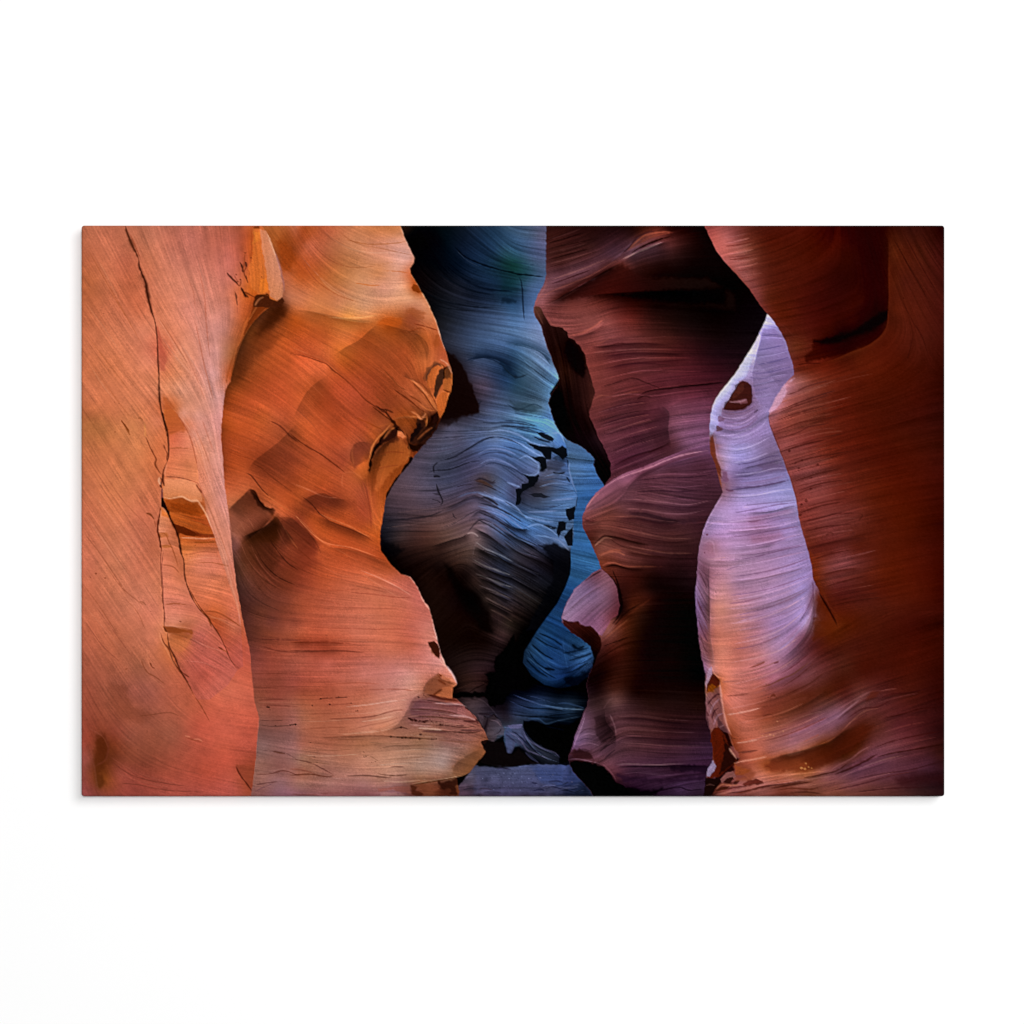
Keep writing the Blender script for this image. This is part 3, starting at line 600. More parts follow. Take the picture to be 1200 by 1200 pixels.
L 1 6a424c .6 490,1080 600,1040 720,1010 850,985
L 1 301a22 .6 500,1110 620,1070 720,1050 850,1040
L 1 6a444e .5 500,1140 600,1110 750,1080 870,1060
L 1 301a24 .6 540,1180 680,1140 800,1110 880,1090
L .9 7c5c74 .6 880,1030 1000,1010 1130,985
L .9 7c5c74 .5 890,1080 1000,1070 1110,1050
L 1 503448 .5 880,1120 1000,1110 1110,1090
B 8 3e2230 .45 740,1050 840,1030 890,1060 890,1160 900,1260 840,1260 800,1180 760,1120
@ 590 480
L 1 301a24 .6 560,120 700,80 850,60
L 1 6a4450 .5 550,110 680,60 800,30
L 1 2c1822 .6 580,230 700,180 850,130
L 1 6a4454 .5 590,260 720,200 850,150 900,130
L 1.6 281418 .8 780,235 840,210 900,180
L 1 2e1a26 .6 590,310 700,250 800,220
L .9 7c5c74 .5 900,60 1000,40 1110,20
L .9 7c5c70 .5 910,130 1000,110 1110,90
L 1 4a3044 .5 920,170 1010,150 1110,130
@ 590 255
S 6 261014 .6 470,705 600,690 740,680 900,690
S 6 261016 .6 520,755 680,735 850,735 1000,745
S 6 2a121a .6 540,820 680,790 820,780 1000,770
L 1.3 7a5054 .9 470,735 600,720 760,712 920,715
L 1.3 7a5058 .8 530,790 680,765 840,760 1020,760
L 1.3 7a5060 .8 620,855 740,830 900,830 1080,835
L 1.3 7c5468 .8 540,975 680,955 800,965 950,945 1100,930
S 6 2c1420 .55 520,1050 660,1010 800,990
S 6 2c1420 .55 520,1120 660,1080 800,1050
L 1.3 7c545c .9 500,1060 640,1020 780,1000
L 1.3 7c545c .9 520,1130 660,1090 800,1065
L 1.3 7c545c .9 540,1165 680,1125 820,1095
L 1.4 8a5c58 .9 250,340 340,310 450,270 560,225
L 1.3 2a1012 .9 260,360 360,325 470,285
L 1.4 805450 .9 240,120 330,95 420,62
L 1.3 24100f .9 240,140 340,112 440,80
L 1.4 805450 .8 240,195 340,170 450,140
L 1.3 24100f .9 240,230 350,200 460,170
L 1.4 805450 .8 250,250 350,225 470,190
L 1.6 a0706c 1 640,228 700,200 780,165 860,132
L 1.8 8c4c3c 1 672,178 720,130 770,95 850,80 905,78
L 1.6 1c0a08 1 690,195 750,160 840,122 900,105
L 1.4 8a5048 1 360,640 430,622 490,590 545,548
@ 590 480
S 6 281018 .6 590,300 700,255 820,215 910,180
L 1.3 7c5460 .9 560,130 680,85 800,50
L 1.3 7c5460 .9 570,180 700,130 840,90
L 1.3 7c5464 .9 590,240 700,195 820,160
L 1.3 7c5464 .8 600,330 720,280 820,240
@ 590 255
H 14 .52 215,472 290,446 335,416 420,370 500,322 560,286 645,246
H 34 .66 645,246 720,192 800,156 900,130
H 12 .55 430,428 600,412 800,402 1100,402
H 36 .78 840,1010 880,1040 895,1070 888,1150 905,1240
H 8 1.14 1110,960 960,990 880,1035
H 12 1.12 355,645 430,628 490,595 545,550
H 10 .82 355,655 430,640 500,612
H 6 .8 730,966 820,933 980,913 1190,890
H 8 .85 480,705 620,690 760,680
H 8 .85 520,925 640,890 760,870
H 8 .85 480,1110 620,1070 760,1040
R rim
G .85 .85 .85
T .05 .07 .06
E 1.2 .3
@ 590 255
P 163,485 175,480 205,490 215,520 232,550 255,585 285,592 320,598 345,622 352,650 385,665 415,700 440,740 452,800 470,860 495,950 480,1000 460,1060 475,1100 500,1150
@ 590 480
P 505,145 525,175 555,230 575,290 583,360 545,415 530,390 500,340 488,300 492,270 470,240 420,200 345,165
@ 590 255
P 310,1170 275,1110 260,1060 243,1000 255,960 290,910 300,870 285,830 260,760 230,680 205,590 170,530
C 190,500,5a3020 220,580,2c130f 260,620,2a120e 310,640,24100d 280,720,200d0a 320,800,24100c 400,700,180a08 400,800,120707 340,830,2a140f 280,960,090506 330,1000,100808 400,950,1a0d0c 450,850,2a1412 400,1050,120909 330,1100,0a0607 450,1150,0f0808 470,1000,2a1614 440,780,28120e
@ 590 480
C 330,80,0a0607 420,120,120a0c 480,200,100a0c 530,280,0c0708 550,350,0a0606 500,170,1a1013
F 400,150,60
@ 590 255
F 250,600,75 330,800,80 400,1000,80
L 1.6 6a3a28 .8 170,490 190,530 215,580
B 8 0c0606 .8 340,660 390,690 430,740 445,820 430,860 390,840 350,780 330,720
L 2 33170f .7 270,640 300,720 320,800 340,850
B 8 080405 .8 250,970 290,920 310,950 330,1050 340,1150 300,1150 265,1060
R nose
G .95 .96 .97
T .05 .055 .05
E 1.2 .3
@ 590 480
P 540,420 600,370 680,335 760,310 850,270 950,230 1115,190 1300,150 1300,1250
@ 590 690
P 1400,1140 495,1140 470,1090 430,1050 375,990 350,925 370,870 385,800 410,740 438,665 450,640 460,600 450,520 460,470 485,420 490,370 500,300
@ 590 480
P 520,1180 560,1080 610,960 560,890 528,862 515,820 490,760 460,700 430,640 425,580 450,520 500,450
C 500,480,7a5260 600,400,74505f 700,350,6e4c5c 800,310,684858 900,270,64465a 1050,210,664a62 550,490,704a55 620,460,6a4854 470,560,683f40 560,530,5e3c3c 680,420,64444e 760,350,52343e 900,310,4e323c 1050,270,4c303c 1100,250,503444 480,600,583230 560,600,5c3836 650,530,583a40 800,430,50343c 950,400,4c303a 1130,380,482c38 700,500,543840 850,520,56383e 1000,500,4a2e38 1150,470,402630 480,660,4a2824 580,650,4e2e2c 700,600,4c2e30 850,600,3e2428 1000,600,44262c 1080,600,3c2028 480,700,3a1d18 540,700,64403a 620,700,54302e 750,680,4e2e30 900,680,4a2a2c 1020,680,40242a 520,780,6a3e34 580,750,643a34 700,750,4c2a2a 850,750,42262a 1000,740,3a2024 540,820,5a2e22 640,790,583230 700,830,462624 850,820,32191c 1000,800,30191e 600,860,46221c 700,880,321512 800,880,1e0d0c 950,870,1a0e10 640,960,28110f 700,980,2c120e 800,960,140a0a 900,1000,100808 1000,950,140c0e 650,1080,1c0b0a 620,1110,0c0606 700,1060,3c170e 780,1020,30120e 650,1150,4a1e12 750,1120,28100c 850,1100,120707 1000,1100,0a0505
F 600,400,-30,.4 700,350,-25,.5 900,270,-20,.5 600,500,-25 700,480,12 900,380,8 1050,400,3 600,600,5 800,550,10 1000,550,2 600,700,20 800,680,8 950,650,-10 700,780,12 900,780,3 800,950,0,.6
@ 590 690
C 560,220,7a4438 620,170,50221a 700,110,3c180f 800,100,1c0a08 1000,100,0a0404 560,300,4a2018 640,250,461c12 750,250,1c0a07 900,250,0e0504 1030,250,080303 620,340,40170f 560,370,2a0f0b 750,370,1a0907 900,380,140705 1050,400,0a0404 530,450,1a0a08 620,430,35150f 750,480,1a0807 900,480,120606 1050,480,0a0404 500,540,140809 600,540,3a1a14 700,550,1c0a08 1050,560,1a0a09 480,620,2e1c1c 560,640,3a2324 600,600,5e3836 650,640,42262a 800,620,2a1413 950,620,2a1414 1060,640,26120f 450,700,4c3038 520,700,3a2226 560,720,3c2228 640,720,4e2e36 800,720,462830 950,720,341a20 1080,720,2e161c 420,780,503844 500,790,442c34 560,800,3e242c 620,780,54323c 750,800,4a2c36 900,800,3a1f2a 1080,800,2e1822 390,860,503848 480,880,4a2f38 560,880,482c36 640,870,50303c 800,880,442836 950,880,402434 1100,870,3a2132 400,890,30181a 480,930,4a2c30 560,950,58343c 640,940,4a2a38 800,940,3c2232 1000,950,351d2e 420,980,0c0606 500,1000,100808 600,1010,40222a 680,990,3c2030 800,990,402438 950,1000,2a1422 1080,990,2e1626 450,1060,040304 600,1080,0a0508 700,1070,251220 800,1060,301a2a 950,1060,3c2438 1070,1060,34202f 700,1110,120810 900,1110,2a1826 1050,1110,281722
F 700,700,3 900,750,5 480,780,-20 550,820,-40,1.4 420,850,-8 700,900,2 900,950,-3 800,1050,-15 700,300,-5 900,450,0 600,250,-40
@ 590 480
# ridge between light cap and shaded face
S 30 4e343c .75 690,400 660,440 610,480 560,510 480,540 430,560
S 22 4a2e38 .7 1115,240 1000,258 900,290 820,330 750,365 700,400 680,420
L 1.6 8a6270 .6 545,420 600,375 680,340 760,315 850,275 950,235
L 1.2 90626a .7 430,560 455,515 500,460
L 1.4 3c1e20 .7 430,590 470,605 500,600
L 1.5 8a5a54 .6 435,620 480,620 530,600
L 1 341c20 .6 620,560 740,560 840,590 960,610
B 10 36202a .5 660,560 760,550 860,580 960,600 1060,590 1050,610 900,620 760,600
L 1.2 6e4a50 .6 620,520 760,500 900,530 1000,540
L 1.2 6a4850 .5 700,450 820,430 960,440 1100,440
L 1.2 38222a .6 660,470 780,460 900,480 1100,470
L 1.2 664450 .5 720,400 860,385 1000,390 1130,360
L 1 38222a .5 720,430 860,410 1000,420 1150,420
L 1 6c484e .5 600,600 720,620 860,650 960,650
L 1 341c20 .6 590,630 720,650 850,680 980,680
L 2 2c1614 .9 490,730 520,700 545,685 600,690 680,710 790,735
L 1.6 80564c .8 490,740 530,705 560,690 610,700
L 1.2 3a1e1c .7 560,690 640,740 740,760 900,770
L 1.2 70483f .6 560,760 640,750 720,770 840,800
L 2 8a4e3c .7 510,790 550,775 600,760 640,765
L 1.4 7e4838 .7 540,840 600,830 660,850 760,850 870,850
L 1.4 26100e .8 530,860 600,845 700,870 820,870
L 2 0c0606 .9 590,870 620,950 640,1050 620,1120 590,1160
L 2.4 501f14 .6 590,1200 640,1140 720,1080 800,1020
L 2 1a0a08 .8 600,1170 660,1100 740,1050
@ 590 690
L 2 6e3624 .6 520,290 570,250 620,210 680,160
L 1.4 5a261a .6 560,360 620,330 680,320
L 1.2 7c4a40 .6 520,260 560,240 600,190
L 1.2 1c0a08 .8 540,310 600,290 680,260
L 1.4 74484c .4 540,650 575,600 600,590
B 6 1e1012 .45 490,700 520,690 560,700 600,760 600,800 560,830 530,850 510,800 500,750
L 1.4 8a626c .7 575,680 600,740 610,790
L 1.3 1c1014 .8 520,840 560,810 610,800
L 1.2 64444e .6 520,860 570,830 610,810
L 1.3 1c1014 .8 520,880 560,850 605,830
L 1.2 20121a .8 545,920 580,890 605,870
L 1.2 6a4c58 .7 370,860 380,800 410,740 440,670
L 1 301c24 .6 400,790 450,760 500,760
L 1 30202a .6 390,830 440,810 500,820
B 3 2a1618 .9 365,890 385,872 430,870 470,880 490,925 430,915 380,910
L 1.4 8a6a78 .8 352,925 400,922 450,930 520,945
B 2.5 060405 .97 352,932 430,935 500,948 545,968 580,1010 610,1050 660,1070 690,1140 440,1140 400,1060 370,1000
L 1.4 6a424c .8 530,945 560,970 590,1005 610,1040
L 1.4 6a4a5a .8 600,955 680,950 800,955 900,950 1000,945
L 2 1a0c16 .8 620,965 720,962 850,962 960,958 1120,965
B 6 1c0e1a .7 900,965 1000,955 1130,960 1120,1000 1000,985 900,980
L 1.2 4e3244 .6 640,990 740,985 830,1000 900,995
B 8 241220 .7 620,1010 720,1020 850,1030 960,1030 1090,1010 1080,1035 900,1045 760,1050 650,1045
L 1.2 4c3246 .6 830,1090 900,1060 980,1045 1080,1040
L 1.2 140a12 .8 780,1110 860,1090 950,1075 1000,1090 1080,1085
B 8 080408 .8 600,1070 680,1075 800,1090 860,1080 800,1130 640,1130
@ 590 480
S 8 2e1820 .6 640,500 760,505 880,520 1000,530 1140,500
S 8 2c161c .6 600,590 720,590 840,615 960,625
S 7 2a1418 .6 620,660 740,690 880,715 1020,715
L 1.4 8a6068 .9 640,485 760,490 880,505 1000,515 1130,490
L 1.4 8a6068 .8 620,540 740,540 860,560 980,565 1090,545
L 1.4 7c5250 .9 600,580 720,578 840,600 960,612
L 1.4 7c5250 .8 620,640 740,668 880,695 1020,700
L 1.4 7c524c .8 660,735 780,760 900,778 1020,778
S 6 24100f .6 650,770 780,790 900,800
L 1.3 7a5260 .8 740,370 880,350 1020,350 1130,330
L 1.3 2e1a24 .8 720,385 860,370 1000,368 1140,350
L 1.3 7a5260 .8 700,430 840,415 980,420 1130,405
L 1.3 2e1a24 .8 690,450 820,440 960,445 1120,430
L 1.6 a07a84 1 550,415 620,375 700,345 800,310 900,268 1000,240 1110,222
L 1.6 98686c 1 432,560 448,530 480,485 520,450
S 5 301817 .8 520,690 560,685 620,692 700,715 790,738
L 1.6 946658 1 488,742 520,715 548,695 590,700
L 1.6 8a5244 1 515,798 560,775 610,770 660,790
L 1.6 7a4438 1 530,845 580,828 640,845
S 5 220e0c .8 545,850 600,840 680,862 780,866
@ 590 690
L 1.4 86606c .9 440,690 425,740 400,800 378,860
L 1.3 7a5662 .8 400,810 450,785 500,790
L 1.3 7a5662 .8 400,850 460,835 520,850
S 6 221018 .6 610,700 740,700 880,720 1020,730
S 6 221018 .6 620,800 760,805 900,815 1060,820
L 1.3 64424c .8 620,690 740,688 880,706 1020,716
L 1.3 64424e .8 620,760 760,765 900,775 1060,780
L 1.3 64424e .8 620,830 760,840 900,850 1080,850
L 1.4 74525e .9 600,952 700,948 820,953 930,948
L 1.3 5a3a4c .8 640,1000 740,995 860,1010 980,1000
@ 590 480
H 16 .80 430,572 520,542 600,508 655,455 692,402 760,345 850,312 950,282 1115,240
H 12 1.10 1110,225 950,262 850,300 760,335 690,378 640,430 590,485
H 7 .7 490,738 525,702 548,687 600,692 680,712 790,738
H 8 .8 430,600 480,610 530,605
H 10 .78 660,565 760,560 860,585 960,605
H 8 .8 540,850 600,835 670,855 770,855
H 12 .6 560,885 600,930 628,1000 632,1080
@ 590 690
H 16 .72 545,650 552,720 600,790 606,860
H 6 .7 360,930 430,935 510,950 560,985 610,1040
H 8 .75 620,962 740,960 900,958 1120,960
H 8 .8 365,888 430,868 480,885
R bulb
T .04 .05 .03
E 1.1 .25
@ 590 480
P 528,862 560,890 590,920 615,970 620,1010 628,1060 615,1110 580,1140 560,1180
@ 590 690
P 530,255 515,250 500,240 480,225 450,205 420,190 405,178 360,180 320,182
@ 590 480
P 318,1150 315,1120 335,1060 380,980 430,930 480,885
C 500,900,6a4858 550,900,7a5868 450,950,6a5672 400,1000,7e6884 480,1000,745c78 560,980,7a5a6e 600,980,6a4452 370,1060,82687f 450,1060,7a5c72 560,1060,6c4a5a 610,1050,58323c 340,1110,8a6c80 420,1140,7a5468 520,1140,744c60 590,1110,5c3038
F 450,1000,-38 550,950,-30 400,1120,-40 500,1150,-45
@ 590 690
C 450,180,764e62 520,180,744a5c 570,150,6a3c44 530,230,7c5060
L 1.4 1c0e12 .8 430,440 460,410
@ 590 480
L 1.6 1a0e12 .9 440,930 480,900 530,872
L 1.2 a08098 .6 320,1110 340,1065 385,985 430,940
L 1.2 543a48 .5 360,1080 440,1010 520,960
L 1.2 543a48 .5 420,1140 500,1070 570,1020
R underside
T .08 .08 .05
E 1.2 .3
@ 590 690
P 318,165 350,178 375,180 405,176 412,195 440,205 470,200 490,220 515,248 525,275 530,300 520,340 500,380 480,430 487,380 470,315 420,272 360,232 328,200
C 360,200,3a1a18 430,220,30140f 470,260,200e0c 510,300,2c120e 480,350,0c0606
F 430,240,40
R orange
G .97 1.03 1.03
T .026 .024 .02
E 1.2 .25
@ 340 255
P -500,-10 590,-10 597,42 620,110 650,170 672,220 668,245 650,275 652,300 668,330 710,400 750,470 790,560 815,650 840,720 860,790 878,850 878,900 868,935 850,990 830,1050 790,1150 750,1200
@ 340 480
P 740,170 690,230 650,290 600,350 550,420 515,490 500,600 485,680 490,760 540,830 600,890 650,905 690,960 720,1030 755,1080 780,1180
@ 340 690
P 770,170 785,235 795,262 800,290 815,350 840,410 880,460 902,510 902,522 880,535 875,595 900,598 940,630 1000,690 1050,770 1070,815 1050,825 1035,840 1045,855 1062,870 1055,890 1040,910 1010,940 1000,955 970,995 930,1015 900,1020 915,1100 905,1150 -300,1150 -600,1150
@ 90 255
P 600,1100
C 1110,480,4a2818 1060,520,5a3018 1000,560,6a3c24 960,620,784220 1100,560,6a3a20 1180,540,a85a2c 900,720,744024 1000,680,8c4a28 1100,650,a0562c 880,820,844624 1000,800,985028 1150,760,a85a30 850,900,904c24 950,900,9c5028 1100,880,a85830 830,1000,a45228 950,1020,ac582e 1100,1000,ac5830 820,1120,a8562a 950,1130,b05c30 1080,1080,a85c34 1130,1150,8c4c2c 1180,1130,884828
C 1150,80,a05c30 1190,80,b87858 1150,180,8c4c24 1190,150,a8663c 1170,230,9c5424 1140,330,b4744c 1190,330,b46c38 1150,430,b47c60 1190,420,b87a58 1180,470,b47454
@ 340 255
C 50,80,944e26 20,130,985024 100,70,a86030 200,70,bc7450 320,70,c07c58 450,70,b46c44 560,80,b87048 120,150,bc7850 220,150,c08460 330,160,b87c5c 450,150,b87458 560,130,c08068 40,220,a85c2c 150,230,b87044 250,230,b87850 350,240,b47654 450,240,bc7c60 550,220,c08470 640,220,c08c80 50,320,b06430 150,320,bc703c 260,330,bc7c50 370,310,c08464 480,290,bc7a58 600,280,c48c7c 640,300,bc6848 50,430,b87c60 150,420,c07c54 260,420,bc7c5c 380,410,c49078 500,380,bc8478 620,350,c88c78 680,390,984a20 50,490,b47050 150,490,bc7c58 260,490,c08460 400,480,c4947c 530,460,c48c78 650,430,cc9884 700,450,c8907c 60,560,a0562c 200,550,b0683c 310,540,c0844c 420,550,bc7c50 520,560,a85424 600,540,9c5834 660,510,9c5840 740,510,c08468 650,570,8c4c34 770,590,b46c48 60,660,ac5c34 180,640,a05830 300,640,b4683c 400,620,a0562c 500,630,945028 620,640,8c4c28 720,640,a05a30 790,670,985230 60,760,b46038 180,720,b4683c 280,720,b0642f 380,720,985028 500,720,904c28 620,720,944c28 740,720,a05c34 820,760,904e34 60,860,ac5c34 180,820,b0623c 270,800,9c5428 380,820,904c28 520,820,8c4a26 640,800,904c2a 720,800,a05c34 740,860,7c4024 780,860,b0683c 800,900,6a3820 850,850,8c5030 850,920,a86038 60,980,a4562f 160,900,904c2a 250,900,9c5030 350,930,985034 450,960,904c2c 560,920,8c4a28 660,900,985432 730,960,8c502f 800,1000,ac6238 60,1080,a05430 180,1020,904828 300,1020,904c30 420,1050,904c30 530,1020,8c4a2a 640,1000,8c4c2c 720,1040,80482c 780,1080,3c1e12 100,1160,a85830 250,1140,984e2e 400,1130,985034 520,1130,a05a3c 600,1100,9c5428 660,1120,7c4020 720,1130,3a1c10 570,1170,3a1c14 600,1180,a85c3c 680,1180,4c2614
F 100,120,55 200,200,35 350,150,22 500,120,20 560,200,12 150,300,48 250,380,30 400,420,15 550,450,-5 60,420,25 300,520,15 100,650,30 200,800,38 400,850,40 550,850,45 650,700,50 700,950,50 100,1000,45 400,1100,38 760,850,100
@ 340 480
C 60,60,a8582f 200,60,985030 330,60,985034 450,70,a05834 540,100,9c5830 600,50,9c5228 680,70,8c4820 720,60,3c1e10 780,40,3a1e14 60,160,9c522c 200,170,a45634 320,170,a0583c 400,200,7a4434 350,220,844c38 460,150,a85c34 540,140,3a1e18 600,140,b0623c 560,200,8c4a28 480,220,643a28 640,180,7c4024 60,260,9c5230 180,250,a05634 290,280,904c34 400,270,9c5430 470,290,7c4424 550,270,904a24 640,240,a85a34 670,230,7c3c20 60,350,a85832 180,360,a8592f 310,370,ac5e38 390,340,b06434 430,360,7c4020 500,360,a0542c 580,320,985028 60,440,ac5c34 180,430,a85630 320,440,ac5c38 410,440,a4583c 470,440,ac5c30 520,420,944e28 60,520,8c482c 130,500,80402a 230,490,80422a 330,510,9c5434 410,520,984f38 460,530,b4653c 500,500,a05830 40,600,74382a 120,590,a4542f 220,580,a85832 330,570,a45634 420,580,985038 470,610,b4683c 60,680,7c3e30 160,660,a0542f 280,650,a85832 400,660,a85c34 460,700,ac5c30 60,760,70382c 180,740,a05634 300,740,a85834 430,740,ac5c38 500,780,984c2c 60,850,703628 180,820,985034 300,820,a85838 430,830,a85838 540,850,a05434 60,950,8c483a 180,930,a4563c 320,920,b4644a 450,930,b8684c 560,930,b06450 640,940,ac6254 60,1050,a45844 200,1050,b06450 350,1030,b8694f 500,1020,b86c54 620,1020,b06654 690,1030,b0665c 60,1150,a85a48 200,1150,b06452 350,1130,b46650 500,1120,b8684f 650,1110,b46654 740,1130,b0685c
F 100,100,40 250,200,38 400,100,40 600,60,50 100,350,30 300,400,30 500,330,110 440,450,85 200,600,25 350,620,22 100,800,30 300,850,15 450,900,20 600,950,25 200,1050,5 500,1050,3 650,1050,15
@ 90 480
C 850,30,a85830 1000,40,b0602f 1130,60,904c2c 1180,80,a45830 820,180,a45230 950,150,b05c34 1080,200,985030 1150,250,8c482c 830,300,a0522f 900,320,a85c38 1000,260,8c482c 1000,350,8c4a30 1100,360,904c30 1180,400,944c2c 840,420,a85e40 920,420,b06848 1050,440,a05434 1150,500,a05030 830,500,a06044 900,540,74442f 960,500,6c3c28 1020,540,7c4834 1120,560,984e34 850,590,7c4a3c 950,600,804838 1050,590,7c4434 870,650,8c503c 950,680,5c3020 1050,660,4c2618 1130,640,743c28 1180,680,9c5234 860,740,7c463c 920,760,542c1c 1050,760,5c2c1c 1150,780,7c3c28 880,850,5c3424 950,860,5c2e1e 1080,860,683424 1180,860,743a2a 900,960,643a2e 1000,960,643424 1120,960,7c4030 900,1050,5c3228 1000,1050,6c3c30 1120,1060,844638 920,1150,6c3c34 1050,1150,844840 1170,1150,985244
F 900,100,20 1050,150,30 900,250,25 1080,350,32 900,430,15 1000,700,50,1.4 1100,800,35,1.4 900,900,60,1.2 1000,1000,45,1.2 1120,1000,15 1000,1130,15
@ 90 690
C 920,60,5c342c 1000,60,744034 1120,60,8c4c40 920,150,643830 1000,130,844838 1120,150,985040 930,240,683a30 1030,230,904e3c 1150,230,a05844 960,330,7c443c 1060,320,904c3c 1160,320,9c5440 960,430,945044 1060,430,985040 1160,420,a05848 970,520,8c4c3c 1080,510,8c4a3a 1170,520,984f42 980,590,94523e 1080,580,984f3f 1170,590,a45c48 1000,640,a05c48 1100,640,a45c4a 1180,640,ac6854 1000,720,8c5648 1100,710,985848 1180,700,a8685a 1010,780,80544c 1120,790,906058 1180,800,986860 1000,860,84605c 1110,860,8c605c 1180,880,986c68 1000,950,845850 1100,960,7c504c 1180,960,94645c 1000,1050,845650 1100,1060,80585c 1180,1050,94645c 1000,1110,784a48 1150,1100,84565c
F 1000,100,20 1100,300,3 1000,500,3 1100,700,3 1050,900,12 1100,1050,5
@ 340 690
C 60,60,a85c48 200,60,ac604c 350,60,b06450 500,60,b86a50 650,80,b46858 720,100,b0685c 60,150,a85c48 200,160,b4644e 350,160,b46650 500,160,b86c54 650,160,b46654 740,180,b87468 60,230,ac5e46 200,230,b0624a 350,240,b46a54 500,230,bc6c52 650,240,b46654 760,250,c07c6c 60,290,843e2c 180,290,8c4432 320,290,a45a44 500,300,b46a52 650,300,ac6048 60,340,8c4a3a 200,340,8c4634 400,350,a45c48 550,350,b46c54 700,350,b87060 60,400,a05644 200,400,a85c4c 400,410,b06858 560,410,b87464 700,410,bc7868 800,400,b88480 60,480,9c5040 200,490,a45440 400,480,b06856 550,480,b87868 650,480,bc8474 730,490,b47464 840,460,b87c74 880,500,b88074 60,560,a0543f 200,560,a0523c 400,550,a85c46 560,560,b87866 660,560,b87c6a 770,520,7c4a3c 740,560,80503f 860,560,9c5430 820,580,784026 850,540,94542f 60,620,b0664c 200,620,ac6048 400,630,b46c54 550,640,bc7c68 620,640,b07464 680,620,74484a 780,630,744a4c 900,620,945c5c 60,700,b07058 200,690,b06c54 400,690,b46c56 520,690,bc806a 600,700,a0685a 660,670,74484a 800,680,7c5050 920,680,8c5c5c 980,680,8c5854 60,770,b0705c 200,770,b0705a 400,760,b47460 520,760,ac6c54 650,750,946054 780,740,8c5c50 900,750,8c5c54 1020,760,80544c 60,840,a86c5c 200,850,ac6e5a 400,830,a86c52 550,830,a87460 700,820,8c6450 850,820,805850 1000,820,885c50 60,920,947060 200,920,a87868 400,910,b07a68 550,910,b0826f 700,900,a07c6c 850,890,9c8078 950,880,8c685c 1020,880,80543c 60,990,986050 200,990,8c5c50 400,990,a87464 550,990,b08678 700,970,a88a80 820,960,a08880 900,960,80584a 960,940,7c5840 60,1060,94685e 200,1050,9c6c60 400,1060,8c6460 500,1040,9c7468 700,1020,a87c68 820,1000,98705e 900,1000,84644c 60,1110,74484a 200,1110,7c4c48 400,1110,744848 560,1110,8c6470 620,1080,80585a 700,1080,7c4838 780,1080,6c3c2c 840,1070,3c2018 880,1090,5c3424 760,1110,80503c
F 100,300,2 500,200,3 700,200,10 300,500,-2 600,550,-8 600,700,-15 800,700,8,1.6 950,700,20,1.6 300,900,5 700,900,2,1.3 100,1000,8,1.3 600,1000,-3
# --- strokes
@ 340 255
L 1 e0b094 .5 60,210 130,290 230,380 350,440 480,480
L 1 9c5c3c .6 100,120 200,220 330,270 500,260
L 1 9a5430 .6 60,230 140,340 260,420 370,460
L 1 e0b094 .4 170,60 280,150 420,190 620,190
L 1 985838 .5 250,70 360,140 500,170 660,205
L 1.3 e4b890 .5 140,300 200,370 280,430
L 1.3 b4602c .7 350,355 400,362 440,368 490,365
L 1.2 a8572c .6 500,290 580,292 640,300
L 1.2 8c4a24 .5 300,120 420,145 560,140 630,130
L 1 a46848 .5 380,250 480,255 560,240
B 2 9a4e26 .95 652,380 665,362 690,372 705,392 718,410 690,408 665,398
B 34 7c3c18 .5 30,50 90,45 100,110 60,180 10,230 -40,260 -60,120 -20,60
B 4 955434 .5 640,490 660,486 730,520 715,530 700,525 720,545 690,550 640,520 620,530 630,505
B 6 8a4c34 .4 615,550 660,545 700,560 660,572 620,565
L 1.3 713018 .9 670,575 730,590 800,612
L 1.3 dca080 .8 750,475 790,570 812,640 838,720
S 5 d8a890 .5 812,640 790,560 750,470 710,400 670,330
B 8 a85424 .6 480,560 530,540 600,545 600,580 520,590 470,585
L 1.6 7a3c1e .6 570,635 600,615 630,625 700,600 740,615
B 4 8a4a26 .6 770,680 790,640 805,640 800,690 785,705
L 2 5c2c16 .9 735,890 745,850 770,815 800,795 830,805 850,850
L 2 c07c48 .8 770,830 810,800 830,815
B 5 3c1f12 .9 830,815 855,808 865,840 850,860 830,850 815,880 800,930 785,940 795,890 815,840
L 1.4 c8804c .8 870,930 850,990 825,1060 800,1090
L 1.4 4a2412 .9 868,935 850,945 830,940
B 4 9c5a34 .8 800,960 830,930 850,940 845,990 815,1060 790,1050
L 1.5 5c2c18 .85 0,735 80,752 150,775 200,795 230,825 290,870 350,925 400,980 440,1010 500,1045
L 1 c88058 .4 100,745 200,780 290,855 400,965 480,1020
L 2 3c1c10 .85 490,1045 520,1055 515,1035
L 1 c47448 .8 213,680 208,740 207,780
L 1.2 7a4024 .6 400,800 500,880 600,960 700,1020
L 1.2 bc7044 .5 430,790 530,860 640,950 720,1010
L 1.6 c07848 .7 640,870 700,920 740,970 770,1010
L 2 542a16 .8 660,890 720,950 760,1010 780,1040
B 5 2e160d .92 730,1130 760,1080 790,1050 800,1080 780,1130 750,1180 720,1200 690,1200 700,1150
B 4 3a1c10 .85 690,1110 720,1100 710,1150 680,1180 660,1190
L 2 c47c4c .6 560,1090 620,1080 680,1080 730,1100
L 1.3 58280f .8 440,1020 520,1080 560,1110 600,1180
B 4 30180f .9 545,1090 560,1100 575,1130 590,1150 620,1190 600,1190 570,1150
B 3 2c150d .92 500,1200 520,1180 555,1160 575,1155 580,1170 550,1185 520,1210
B 2 c0683f .85 580,1165 600,1160 625,1190 610,1200 585,1190
L 1.2 8c4a2c .6 0,1010 60,1060 130,1130 170,1190
L 1 8c4a2c .4 120,880 220,980 330,1080 420,1150
L 1 8c4a2c .4 0,900 100,980
L 1 cc7c54 .4 40,840 130,920 190,980
@ 340 480
B 3 2c150f .93 520,120 545,110 580,100 578,122 545,140 515,165 490,190 465,215 445,250 440,290 432,350 425,330 432,270 450,220 480,170
